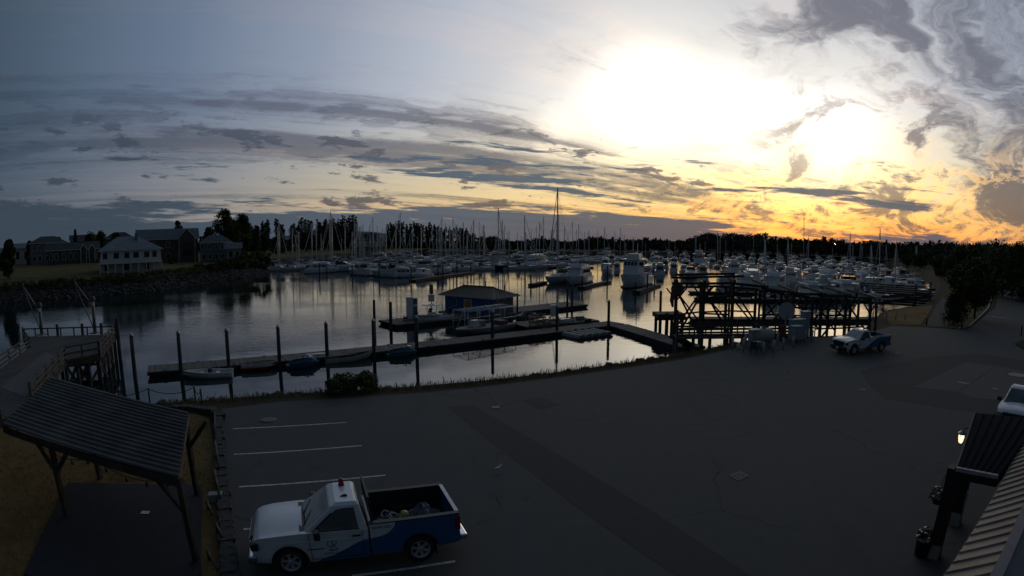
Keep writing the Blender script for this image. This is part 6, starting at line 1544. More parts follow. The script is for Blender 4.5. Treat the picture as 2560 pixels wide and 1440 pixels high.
# ------------------------------------------------------------------ utilities by the trestle
YEL = mat('bollard_white', (0.50, 0.50, 0.47), 0.7, var=0.15)
BOL = [(1831, 873, 840), (1858, 879, 845), (1863, 869, 835), (1890, 835, 828), (1908, 886, 858), (1934, 880, 853), (1943, 862, 830), (1957, 873, 848), (1982, 868, 843), (2013, 853, 830), (2030, 850, 826), (2182, 800, 786), (2216, 797, 780), (2239, 799, 782), (2262, 798, 790)]
for k, (u, v, vt) in enumerate(BOL):
    P = G(u, v); t = thing('bollard', ORD[k]+' white bollard from the left along the waterside of the yard', 'bollard', (P.x, P.y, 0), 0, 'white bollards')
    h = max(0.9, min(1.4, hgt(P, vt))); q = MB(); q.tube([(0, 0, 0), (0, 0, h), (0, 0, h+0.04)], [0.095, 0.095, 0.05], 10); q.build('post', YEL, t)
P = G(1907, 866)
t = thing('propane_tank', 'cream horizontal propane tank on saddles between bollards', 'propane tank', (P.x, P.y, 0), 0.25)
q = MB(); q.lathe([(0.0001, -1.05), (0.28, -1.0), (0.46, -0.85), (0.55, -0.6), (0.55, 0.6), (0.46, 0.85), (0.28, 1.0), (0.0001, 1.05)], c=(0, 0, 0.95), n=22, axis='X'); q.build('vessel', mat('cream_tank', (0.42, 0.40, 0.34), 0.5), t)
for x in (-0.6, 0.6): q = MB(); q.box((x, 0, 0.25), (0.22, 0.8, 0.5)); q.build('saddle', CONC, t)
q = MB(); q.lathe([(0.16, 0), (0.16, 0.16), (0.0001, 0.2)], c=(0, 0, 1.48), n=10); q.build('valve_dome', CONC, t)
text_part('lettering', 'PROPANE', 0.22, mat('tank_ink', (0.7, 0.7, 0.68), 0.7), t, (-0.5, -0.47, 1.2), (radians(62), 0, 0))
P = G(1884, 868); t = thing('meter_cabinet', 'grey steel cabinet left of the propane tank', 'cabinet', (P.x, P.y, 0), 0.2)
q = MB(); q.box((0, 0, 0.72), (0.85, 0.6, 1.4)); bevel(q.build('case', mat('cabinet_grey', (0.30, 0.32, 0.33), 0.6), t), 0.03); q = MB(); q.box((0, 0, 1.45), (0.98, 0.74, 0.06)); q.build('lid', WPAINT, t)
CAB = mat('pale_blue_cabinet', (0.30, 0.36, 0.38), 0.55)
for k, (u, v, w, h, dz, lab) in enumerate([(1990, 848, 1.55, 1.75, 0, 'wide pale blue cabinet beside the satellite dish'), (2010, 842, 0.75, 2.3, 0, 'tall narrow pale blue cabinet at the quay edge'), (1988, 856, 0.85, 1.15, 0.25, 'low pale cabinet with sloped lid in front of the blue ones')]):
    P = G(u, v); t = thing('utility_cabinet', lab, 'cabinet', (P.x, P.y, 0), 0.15)
    q = MB(); q.box((0, 0, h/2+dz), (w, 0.55, h)); b_ = bevel(q.build('case', CAB, t), 0.03)
    q = MB(); q.bar((0, -0.28, dz+0.1), (0, -0.28, dz+h-0.1), 0.02); q.build('door_seam', DARKP, b_)
    q = MB(); q.box((0, -0.02, h+dz+0.03), (w+0.1, 0.7, 0.06)); q.build('lid', WPAINT, t)
    if dz:
        for x in (-0.3, 0.3): q = MB(); q.box((x, 0, dz/2), (0.08, 0.4, dz)); q.build('leg', STEEL, t)
P = G(1962, 845); t = thing('satellite_dish', 'round white satellite dish on a post by the cabinets', 'dish', (P.x, P.y, 0), -0.25)
h = hgt(P, 776)-0.05
q = MB(); q.tube([(0, 0, 0), (0, 0.1, h-0.1)], 0.07, 8); q.build('post', STEEL, t)
q = MB(); q.lathe([(0.78, -0.10), (0.79, -0.08), (0.55, 0.02), (0.25, 0.08), (0.0001, 0.10)], c=(0, -0.05, h), n=24, axis='Y'); q.build('reflector', mat('dish_grey', (0.38, 0.39, 0.40), 0.6), t)
q = MB(); q.tube([(0, -0.1, h-0.7), (0, -0.75, h-0.25), (0, -0.7, h-0.05)], 0.03, 6); q.build('feed_arm', DARKP, t)
P = G(1884, 884); t = thing('lawn_chair', 'dark green folding chair standing in front of the bollards', 'chair', (P.x, P.y, 0), 2.6)
GC = mat('green_sling', (0.02, 0.09, 0.08), 0.8)
q = MB(); q.box((0, 0, 0.42), (0.5, 0.48, 0.03)); q.build('seat', GC, t)
q = MB(); q.bar((0, 0.24, 0.42), (0, 0.42, 1.0), 0.5, 0.03, up=(0, 1, 0)); q.build('backrest', GC, t)
for x in (-0.25, 0.25):
    for a, b in (((x, -0.22, 0), (x, -0.24, 0.65)), ((x, 0.35, 0), (x, 0.2, 0.44))): q = MB(); q.tube([a, b], 0.018, 6); q.build('leg', DARKP, t)
    q = MB(); q.tube([(x, -0.26, 0.65), (x, 0.34, 0.66)], 0.02, 6); q.build('armrest', DARKP, t)
P = G(1890, 878); t = thing('folding_table', 'small pale table behind the green chair', 'table', (P.x, P.y, 0), 0.3)
q = MB(); q.box((0, 0, 0.74), (0.9, 0.5, 0.04)); q.build('top', mat('table_top', (0.35, 0.36, 0.36), 0.6), t)
for x in (-0.4, 0.4):
    for y in (-0.2, 0.2): q = MB(); q.tube([(x, y, 0), (x, y, 0.74)], 0.02, 6); q.build('leg', DARKP, t)
P = G(1846, 871); t = thing('gas_bottle', 'small white gas bottle standing between the first bollards', 'gas bottle', (P.x, P.y, 0))
q = MB(); q.lathe([(0.13, 0), (0.15, 0.05), (0.15, 0.30), (0.10, 0.38), (0.04, 0.40)], n=14); q.build('bottle', WPAINT, t)
q = MB(); q.tube([(0.1*cos(a), 0.1*sin(a), 0.46) for a in [0.3+k*0.45 for k in range(12)]], 0.012, 5); q.tube([(0.1, 0, 0.36), (0.1, 0, 0.46)], 0.012, 5); q.tube([(-0.1, 0, 0.36), (-0.1, 0, 0.46)], 0.012, 5); q.build('collar', STEEL, t)
P = G(1954, 852); t = thing('fire_cabinet', 'narrow rusty red fire cabinet by the dish post', 'cabinet', (P.x, P.y, 0), 0.1)
q = MB(); q.box((0, 0, 0.65), (0.35, 0.3, 1.3)); q.build('case', mat('rusty_red', (0.16, 0.05, 0.03), 0.7), t)
q = MB(); q.box((0, -0.155, 0.75), (0.25, 0.012, 0.7)); q.build('door', mat('rusty_red_door', (0.2, 0.06, 0.04), 0.6), t)
for k, (u, v, vt, lab) in enumerate([(2142, 832, 742, 'left black pole rising behind the far pickup'), (2186, 836, 745, 'right black pole with flood lamps behind the far pickup')]):
    P = G(u, v); t = thing('light_pole', lab, 'pole', (P.x, P.y, 0)); h = hgt(P, vt); q = MB(); q.tube([(0, 0, 0), (0, 0, h)], 0.14, 9); q.build('shaft', CREO, t)
    q = MB(); q.box((0, 0, 0.8), (0.3, 0.12, 0.4)); q.build('box', STEEL, t)
    if k:
        for x in (-0.5, 0.0, 0.6): q = MB(); q.lathe([(0.05, 0), (0.16, -0.25), (0.14, -0.27)], c=(x, -0.1, h-0.1), n=10); q.build('lamp', STEEL, t)
        q = MB(); q.bar((-0.7, 0, h-0.1), (0.8, 0, h-0.1), 0.07); q.build('crossbar', WOODD, t)
# slipway ramp and rails beside the beach
t = thing('slipway_ramp', 'long dark plank gangway reaching from the beach over the water', 'gangway', (*G(2320, 748)[:2], 0.25)); L = Vector(t.location)
for k, (a, b) in enumerate([((2325, 735), (2205, 742)), ((2325, 742), (2200, 756))]):
    A, B_ = G(*a, 0.6), G(*b, -1.2); q = MB(); q.bar(A-L, B_-L, 0.3, 0.5); q.build('girder', WOODD, t)
A, B_ = G(2325, 745, 0.3), G(2205, 757, -1.5); q = MB(); q.bar(A-L, B_-L, 1.8, 0.12); q.build('deck', DECKM, t)
for f in (0.0, 0.3): 
    p = A.lerp(B_, f); q = MB(); q.tube([p-L-Vector((0, 0, 4)), p-L+Vector((0, 0, 2.6))], 0.2, 8); q.build('pile', CREO, t)
for k in range(5):
    A, B_ = G(2318+k*6, 708+k*5, 0.4), G(2150+k*10, 716+k*6, -1.2)
    float_dock('gangway_float', ORD[k]+' dark narrow gangway from the far beach, counting towards the camera', (A.x, A.y), (B_.x, B_.y), 1.3, 6.0, 'gangways to the slips', 'gangway', zt=-0.3)

for k, (x0, y0, x1, y1, lab) in enumerate([(24, 74, 64, 69, 'dark float close behind the trestle'), (33, 99, 84, 94, 'dark float well behind the trestle')]):
    float_dock('service_float', lab, (x0, y0), (x1, y1), 2.4, 5.0, 'service floats')
# ------------------------------------------------------------------ rise behind the bank houses
RISE = [(158, 0.93), (180, 2.0), (215, 3.0), (260, 3.5), (340, 3.2), (430, 0.9)]
def landz(dist):
    for (a, za), (b, zb) in zip(RISE, RISE[1:]):
        if a <= dist <= b: return za+(zb-za)*(dist-a)/(b-a)
    return LZ
mb = MB(); rows = []
for i in range(24):
    d = ray(-300+i*31, 600); az = atan2(d.x, d.y); f_ = min(1.0, max(0.0, (23-i)/5.0))
    rows.append([(sin(az)*D_, cos(az)*D_, 0.92+(z-0.92)*f_+0.004) for D_, z in RISE])
mb.loft(rows, caps=(False, False)); struct(mb.build('rising_lawn', LAWN))
# ------------------------------------------------------------------ foliage
LEAF = mat('broad_leaf', (0.085, 0.115, 0.036), 0.85, var=0.45, scale=0.6, spec=0.2)
LEAF2 = mat('poplar_leaf', (0.075, 0.100, 0.045), 0.85, var=0.4, scale=0.3, spec=0.2)
LEAF3 = mat('conifer_needles', (0.045, 0.062, 0.028), 0.9, var=0.4, scale=0.4, spec=0.2)
LEAF4 = mat('bramble_leaf', (0.105, 0.125, 0.036), 0.9, var=0.5, scale=0.8, spec=0.2)
def rnd_unit(r):
    while True:
        v = Vector((r.uniform(-1, 1), r.uniform(-1, 1), r.uniform(-1, 1)))
        if 0.05 < v.length < 1: return v.normalized()
def leaves(mb, clumps, n, size, r, spread=1.0):
    V, Fc = mb.v, mb.f
    for _ in range(n):
        c, rad = clumps[r.randrange(len(clumps))]
        d = rnd_unit(r)*(r.random()**0.45)*rad*spread
        p = (c[0]+d.x, c[1]+d.y, c[2]+d.z*0.85); s = size*r.uniform(0.6, 1.25)
        u = rnd_unit(r)*s; w = Vector((-u.y, u.x, r.uniform(-s, s)))
        if w.length < 1e-4: w = Vector((s, 0, 0))
        w = w.normalized()*s*0.62
        o = len(V)
        V += [(p[0]-u.x, p[1]-u.y, p[2]-u.z), (p[0]+w.x, p[1]+w.y, p[2]+w.z), (p[0]+u.x, p[1]+u.y, p[2]+u.z), (p[0]-w.x, p[1]-w.y, p[2]-w.z)]
        Fc.append([o, o+1, o+2, o+3]); mb.mi.append(0); mb.sm.append(False)
def raw_build(mb, name, m, parent=None, loc=None):
    me = bpy.data.meshes.new(name); me.from_pydata(mb.v, [], mb.f); me.materials.append(m); return link(name, me, parent, loc)
def tree(P, h, w, label, kind='round', seed=1, n=1200, leaf=0.35, trunk=None, name=None, group=None, trunk_f=0.18, m=None, multi=False):
    r = random.Random(seed)
    t = thing(name or {'round': 'broadleaf_tree', 'poplar': 'poplar_tree', 'conifer': 'conifer_tree'}[kind], label, 'tree', tuple(P), 0, group)
    q = MB(); tr = trunk or h*0.018; clumps = []
    if kind == 'round':
        q.tube([(0, 0, -0.2), (r.uniform(-.1, .1)*w*0.2, 0, h*trunk_f), (0.0, 0, h*0.55), (r.uniform(-.4, .4), 0, h*0.82)], [tr*1.3, tr, tr*0.65, tr*0.2], 8)
        nl = 9
        for k in range(nl):
            a = 2*pi*k/nl+r.uniform(-.4, .4); z0 = h*r.uniform(trunk_f*0.9 if not multi else 0.03, 0.5); rr = w*0.42*r.uniform(0.6, 1.0); z1 = min(h*0.9, z0+h*r.uniform(0.15, 0.38))
            e = (cos(a)*rr, sin(a)*rr, z1); q.tube([(0, 0, z0), (e[0]*0.5, e[1]*0.5, (z0+z1)/2+0.3), e], [tr*0.5, tr*0.35, tr*0.1], 5)
        for k in range(44):
            a = r.uniform(0, 2*pi); f = r.uniform(trunk_f, 0.93); env = sin(pi*min(1, max(0.08, (f-trunk_f)/(1-trunk_f)))**0.75)
            rr = w*0.5*env*r.uniform(0.25, 0.92); clumps.append(((cos(a)*rr, sin(a)*rr, h*f), w*r.uniform(0.17, 0.27)))
    elif kind == 'poplar':
        q.tube([(0, 0, -0.2), (0, 0, h*0.5), (0.2, 0, h*0.93)], [tr, tr*0.6, tr*0.1], 7)
        for k in range(5):
            a = 2*pi*k/5+r.uniform(-.3, .3); ox, oy = cos(a)*w*0.22, sin(a)*w*0.22; th = h*r.uniform(0.80, 1.0); zb = h*r.uniform(0.10, 0.2)
            q.tube([(0, 0, h*0.08), (ox*0.8, oy*0.8, h*0.35), (ox*1.25, oy*1.25, th*0.93)], [tr*0.5, tr*0.35, tr*0.05], 5)
            for j in range(11):
                f = j/10; z = zb+(th-zb)*f; wd = w*0.30*(sin(pi*min(1, 0.15+f*0.82))**0.6)
                clumps.append(((ox*(0.7+0.6*f)+r.uniform(-.25, .25)*wd, oy*(0.7+0.6*f)+r.uniform(-.25, .25)*wd, z), max(0.4, wd*r.uniform(0.6, 1.0))))
    else:
        q.tube([(0, 0, -0.2), (0, 0, h)], [tr, 0.02], 7)
        for j in range(22):
            f = j/21; z = h*(0.10+0.88*f); rr = w*0.5*(1-f)**0.8+0.1
            for k in range(5):
                a = r.uniform(0, 2*pi); clumps.append(((cos(a)*rr*0.62, sin(a)*rr*0.62, z-rr*0.15), rr*0.42+0.1))
    q.build('trunk', BARK, t)
    mb = MB(); leaves(mb, clumps, n, leaf, r); c = raw_build(mb, 'crown', m or {'round': LEAF, 'poplar': LEAF2, 'conifer': LEAF3}[kind], t); c['kind'] = 'stuff'
    return t
def at_dist(u, dist, z):
    d = ray(u, 600); az = atan2(d.x, d.y); return Vector((sin(az)*dist, cos(az)*dist, z))
def tree_px(u, dist, vtop, wpx, label, z=LZ, **kw):
    P = at_dist(u, dist, z); h = hgt(P, vtop); return tree(P, h, wpx/F*dist, label, seed=int(u*7+dist), **kw)
# left cluster by the houses and the poplar row
for u, dist, vt, w, kind, lab in [
    (562, 300, 523, 66, 'round', 'tallest tree of the dark clump right of the brown house'), (606, 310, 535, 50, 'round', 'right hand tree of the tall dark clump'), (521, 290, 567, 34, 'round', 'low round tree left of the tall dark clump'), (583, 305, 548, 46, 'round', 'middle tree filling the tall dark clump'),
    (637, 345, 560, 34, 'poplar', 'first slim poplar right of the tall dark clump'), (663, 360, 547, 32, 'poplar', 'second slim poplar right of the tall dark clump'), (699, 365, 547, 34, 'poplar', 'lone slim poplar before the sky gap'),
    (738, 400, 553, 38, 'poplar', 'left half of the broad poplar pair'), (765, 400, 541, 50, 'poplar', 'right half of the broad poplar pair'),
    (803, 420, 545, 34, 'poplar', 'left poplar of the dense trio'), (822, 425, 543, 34, 'poplar', 'middle poplar of the dense trio'), (839, 422, 545, 28, 'poplar', 'right poplar of the dense trio'),
    (858, 420, 540, 30, 'poplar', 'left poplar of the tall pair beside the distant mountain'), (881, 420, 534, 34, 'poplar', 'right poplar of the tall pair beside the distant mountain'),
    (445, 262, 546, 28, 'round', 'tree top showing above the brown house ridge'), (188, 262, 573, 20, 'conifer', 'pointed conifer behind the long low house'), (20, 168, 598, 38, 'round', 'dark round tree at the far left edge'), (74, 240, 600, 18, 'round', 'small tree left of the green roofed house'),
    (225, 270, 580, 40, 'round', 'left tree behind the small houses'), (252, 275, 577, 34, 'round', 'middle tree behind the small houses'), (292, 280, 578, 38, 'round', 'right tree behind the small houses'), (146, 250, 590, 18, 'round', 'small round tree right of the green roof'),
    (928, 430, 581, 20, 'round', 'small round tree by the far boat sheds')]:
    tree_px(u, dist, vt, w, lab, kind=kind, n=4500 if kind == 'round' else 2600, leaf=0.66 if dist > 280 else 0.5, group='trees behind the houses and the harbour')
for k, (u, vt) in enumerate([(975, 557), (990, 553), (1003, 552), (1022, 561), (1040, 554), (1052, 557), (1071, 557), (1090, 561), (1108, 565), (1128, 570), (1148, 568), (1163, 571), (1180, 583)]):
    tree_px(u, 455+(k % 3)*12, vt, 24, ORD[k]+' poplar from the left in the row behind the masts', kind='poplar', n=1300, leaf=0.85, z=0.4, group='poplars behind the masts')
# dense bushes on the headland and along its bank
def bush(P, w, h, label, seed, n=500, leaf=0.25, m=None, name='bush', group=None):
    r = random.Random(seed); t = thing(name, label, 'bush', tuple(P), 0, group); q = MB()
    for k in range(5):
        a = r.uniform(0, 2*pi); q.tube([(0, 0, -0.3), (cos(a)*w*0.2, sin(a)*w*0.2, h*0.5), (cos(a)*w*0.36, sin(a)*w*0.36, h*0.8)], [0.05, 0.035, 0.01], 5)
    q.build('stem', BARK, t)
    cl = [((r.uniform(-.38, .38)*w, r.uniform(-.38, .38)*w, h*r.uniform(0.15, 0.75)), max(0.2, w*r.uniform(0.12, 0.22))) for _ in range(14)]
    mb = MB(); leaves(mb, cl, n, leaf, r); c = raw_build(mb, 'foliage', m or LEAF4, t); c['kind'] = 'stuff'
    return t
r = random.Random(21)
HB = [(560, 668, 46, 22), (588, 660, 44, 22), (615, 652, 46, 24), (640, 648, 40, 22), (662, 655, 36, 24), (535, 676, 38, 18), (605, 672, 40, 18), (635, 668, 36, 18), (655, 672, 26, 18), (672, 665, 22, 18), (500, 672, 30, 16), (430, 660, 20, 16), (245, 672, 34, 22), (225, 660, 40, 18), (205, 640, 24, 10), (620, 630, 50, 26), (660, 632, 50, 26), (695, 634, 44, 24), (590, 638, 40, 22), (640, 620, 46, 20), (690, 615, 46, 18), (725, 628, 36, 18), (750, 622, 40, 14), (800, 625, 40, 12), (850, 625, 40, 12), (900, 618, 40, 10), (60, 665, 30, 14), (20, 640, 30, 18), (150, 650, 40, 8), (110, 652, 40, 8)]
for k, (u, v, w, hpx) in enumerate(sorted(HB)):
    P = G(u, v, LZ); D_ = hypot(P.x, P.y)
    bush((P.x, P.y, LZ), w/F*D_, hpx/F*D_, ordw(k)+' leafy bush from the left along the far bank', k+40, 1300, 0.012*D_**0.5*2.0, group='bushes on the far bank')
bush(G(880, 977), 2.6, 0.95, 'green bush at the lot edge between two dock piles', 3, 5200, 0.10, m=mat('fresh_leaf', (0.11, 0.125, 0.036), 0.85, var=0.4, scale=3))
bush(G(820, 984), 0.9, 0.3, 'small weedy tuft beside the green bush', 8, 120, 0.06)
# ------------------------------------------------------------------ woodland across the harbour: one mass
def woodland():
    r = random.Random(77); mb = MB(); trunks = MB()
    def skyline(u):
        if u < 900: return 594-5*abs(sin(u*0.03))
        if u < 1200: return 600
        if u < 1700: return 594+3*sin(u*0.05)-4*max(0, sin(u*0.021+1))
        if u < 1760: return 592-8*sin((u-1700)/60*pi/2)
        if u < 1910: return 581-5*abs(sin(u*0.035))
        if u < 1990: return 589
        if u < 2120: return 588+(u-1990)*0.06
        return 598+(u-2120)*0.006+3*sin(u*0.06)
    for row, (dist, up, n) in enumerate([(560, 2, 220), (500, 4, 220), (455, 8, 210), (415, 14, 170), (385, 22, 120)]):
        for k in range(n):
            u = 500+(2700-500)*(k+r.random())/n
            if row >= 3 and u < 1150: continue
            dd_ = dist*r.uniform(0.96, 1.04)*(1.0 if u < 2150 else max(0.55, 1.0-(u-2150)/1000.0))
            P = at_dist(u, dd_, 0.2); vt = skyline(u)+up+r.uniform(0, 5)+2.5*sin(u*0.045); h = max(3.0, hgt(P, vt)); w = h*r.uniform(0.7, 1.3)
            con = r.random() < (0.09 if u > 2000 else 0.05); cl = []
            if con: 
                h *= 1.05
                for j in range(8): f = j/7; cl.append(((P.x, P.y, P.z+h*(0.15+0.83*f)), max(0.5, h*0.24*(1-f))))
            else:
                for j in range(9): a = r.uniform(0, 2*pi); cl.append(((P.x+cos(a)*w*0.30, P.y+sin(a)*w*0.30, P.z+h*r.uniform(0.22, 0.85)), h*r.uniform(0.17, 0.26)))
            leaves(mb, cl, 150, dd_*0.0026, r)
            trunks.tube([(P.x, P.y, P.z-0.3), (P.x, P.y, P.z+h*0.5)], [h*0.02, h*0.012], 4, cap=False)
    o = raw_build(mb, 'woodland', LEAF3); tag(o, 'dark wooded ridge closing the horizon behind the harbour', 'woodland', kind='stuff')
    c = raw_build(trunks, 'trunks', BARK, o); c['kind'] = 'stuff'
woodland()
# rising ground under the wood on the right
mb = MB(); rows = []
for i in range(30):
    u = 1650+i*40; pr = []
    for f, z in ((0.86, 0.35), (1.0, 0.8), (1.12, 3.0), (1.4, 6.0)):
        k = 1.0 if u < 2150 else max(0.55, 1.0-(u-2150)/1000.0); P = at_dist(u, 430*k*f, 0); pr.append((P.x, P.y, z+(0 if f < 0.9 else 0.8*sin(u*0.02))))
    rows.append(pr)
mb.loft(rows, caps=(False, False)); struct(mb.build('wooded_slope', FARG))
# trees of the park at the right
PK = [(2436, 797, 650, 128, 'round', 'large spreading tree above the round dark tree', 8000, 0.24), (2384, 813, 738, 74, 'round', 'small round dark tree with forked stems on the brown verge', 5500, 0.12),
      (2505, 742, 628, 120, 'round', 'tall tree behind the parked cars at the right', 6000, 0.28), (2556, 752, 612, 120, 'round', 'tree cut by the right edge of the picture', 6000, 0.28), (2462, 726, 640, 100, 'round', 'tree between the spreading tree and the parked cars', 5000, 0.28),
      (2352, 690, 640, 60, 'round', 'round tree at the bend of the far beach', 3500, 0.36), (2300, 668, 634, 52, 'round', 'low tree behind the gangways', 3000, 0.40), (2395, 700, 626, 80, 'round', 'broad tree behind the beach path', 4200, 0.36), (2270, 660, 640, 40, 'round', 'left low tree behind the gangways', 2500, 0.40), (2440, 690, 615, 80, 'round', 'tall tree on the slope above the spreading tree', 4200, 0.40), (2330, 660, 628, 60, 'round', 'tree on the slope above the far beach', 3000, 0.42)]
for k, (u, v, vt, w, kind, lab, n, lf) in enumerate(PK):
    P = G(u, v); P.z = 0.03; D_ = hypot(P.x, P.y); tree(P, hgt(P, vt), w/F*sqrt(D_*D_+40), lab, kind, 90+k, n, lf, group='park trees', trunk_f=0.34 if k == 0 else 0.16, multi=(k == 1), m=LEAF3 if k == 1 else None)
# ------------------------------------------------------------------ rock revetment on the far bank
def riprap(name, line, d0, d1, z0, z1, n, s0, s1, seed, label):
    r = random.Random(seed); mb = MB(); base = []
    bm = bmesh.new(); bmesh.ops.create_icosphere(bm, subdivisions=1, radius=1.0); bv = [v.co.copy() for v in bm.verts]; bf = [[v.index for v in f.verts] for f in bm.faces]; bm.free()
    seg = [(a, b, (b-a).length) for a, b in zip(line, line[1:])]; tot = sum(s[2] for s in seg)
    for _ in range(n):
        x = r.uniform(0, tot)
        for a, b, l in seg:
            if x <= l: break
            x -= l
        p = a.lerp(b, x/l); d = (b-a)/l; nr = Vector((-d.y, d.x, 0)); f = r.random(); q = p+nr*(d0+(d1-d0)*f); z = z0+(z1-z0)*f
        s = r.uniform(s0, s1); sc_ = (s*r.uniform(.7, 1.3), s*r.uniform(.7, 1.3), s*r.uniform(.5, .9)); rot = Euler((r.uniform(0, 3), r.uniform(0, 3), r.uniform(0, 3))).to_matrix()
        vs = []
        for v in bv: w = rot @ (v*r.uniform(0.75, 1.1)); vs.append((q.x+w.x*sc_[0], q.y+w.y*sc_[1], z+w.z*sc_[2]))
        mb.add(vs, bf)
    o = raw_build(mb, name, ROCK); tag(o, label, 'rocks', kind='stuff')
riprap('riprap', [Vector((p.x, p.y, 0)) for p in LEFT], -1.3, 5.6, -2.9, LZ, 4200, 0.18, 0.50, 5, 'dark boulders lining the far bank')
def brambles():
    r = random.Random(31); mb = MB(); line = [Vector((p.x, p.y, 0)) for p in LEFT[1:]]; cl = []
    for i in range(760):
        k = r.randrange(len(line)-1); a, b = line[k], line[k+1]; f = r.random(); p = a.lerp(b, f); d = (b-a).normalized(); nr = Vector((-d.y, d.x, 0))
        lo = 2.4 if k > 4 else 3.0
        o = r.uniform(lo, 11.0 if k > 3 else 6.6); q = p+nr*o; z = min(LZ, -2.9+(LZ+2.9)*(o+1.3)/6.9); s = r.uniform(0.5, 1.1)
        cl.append(((q.x, q.y, z+s*0.35), s))
    leaves(mb, cl, 44000, 0.20, r)
    tag(raw_build(mb, 'brambles', LEAF4), 'green bramble thicket covering the top of the far bank', 'brambles', kind='stuff')
brambles()
riprap('quay_rocks', [Vector((p.x, p.y, 0)) for p in QUAY[4:20]], 0.15, 3.6, -0.12, -2.7, 700, 0.2, 0.5, 6, 'small boulders along the near water edge')
def grass(name, line, d0, d1, z, n, h0, h1, seed, label, m, w=0.012, keep=None):
    r = random.Random(seed); mb = MB(); seg = [(a, b, (b-a).length) for a, b in zip(line, line[1:])]; tot = sum(s[2] for s in seg)
    for _ in range(n):
        x = r.uniform(0, tot)
        for a, b, l in seg:
            if x <= l: break
            x -= l
        p = a.lerp(b, x/l); d = (b-a)/l; nr = Vector((-d.y, d.x, 0)); q = p+nr*r.uniform(d0, d1)
        if keep and not keep(q): continue
        h = r.uniform(h0, h1)*(1 if r.random() < 0.85 else 1.7)
        lx, ly = r.uniform(-.35, .35)*h, r.uniform(-.35, .35)*h; a = r.uniform(0, pi); wx, wy = cos(a)*w, sin(a)*w
        o = len(mb.v); mb.v += [(q.x-wx, q.y-wy, z-0.05), (q.x+wx, q.y+wy, z-0.05), (q.x+lx*0.4+wx*0.7, q.y+ly*0.4+wy*0.7, z+h*0.6), (q.x+lx, q.y+ly, z+h)]
        mb.f += [[o, o+1, o+2], [o, o+2, o+3]]; mb.mi += [0, 0]; mb.sm += [False, False]
    tag(raw_build(mb, name, m), label, 'grass', kind='stuff')
DRYB = mat('dry_blade', (0.22, 0.16, 0.07), 0.9, var=0.35)
grass('quay_grass', [Vector((p.x, p.y, 0)) for p in QUAY[4:19]], -0.9, 0.25, 0, 5200, 0.06, 0.28, 8, 'dry grass fringe along the near water edge', DRYB)
gl = [Vector((p[0], p[1], 0)) for p in ((-30, 14), (-20, 14), (-14, 18), (-12, 14))]
grass('lawn_grass', [Vector((-33, 13, 0)), Vector((-9.5, 13, 0))], -12, 12, 0.012, 30000, 0.04, 0.13, 9, 'dry uncut grass of the shelter lawn', DRYB, 0.011, keep=lambda q: q.x < -14.2+(24-q.y)*0.549-0.5 and q.y < 24 and not (-16 < q.x < -8 and q.y < 15.8 and q.x > -16.0+(15.0-q.y)*0.65))
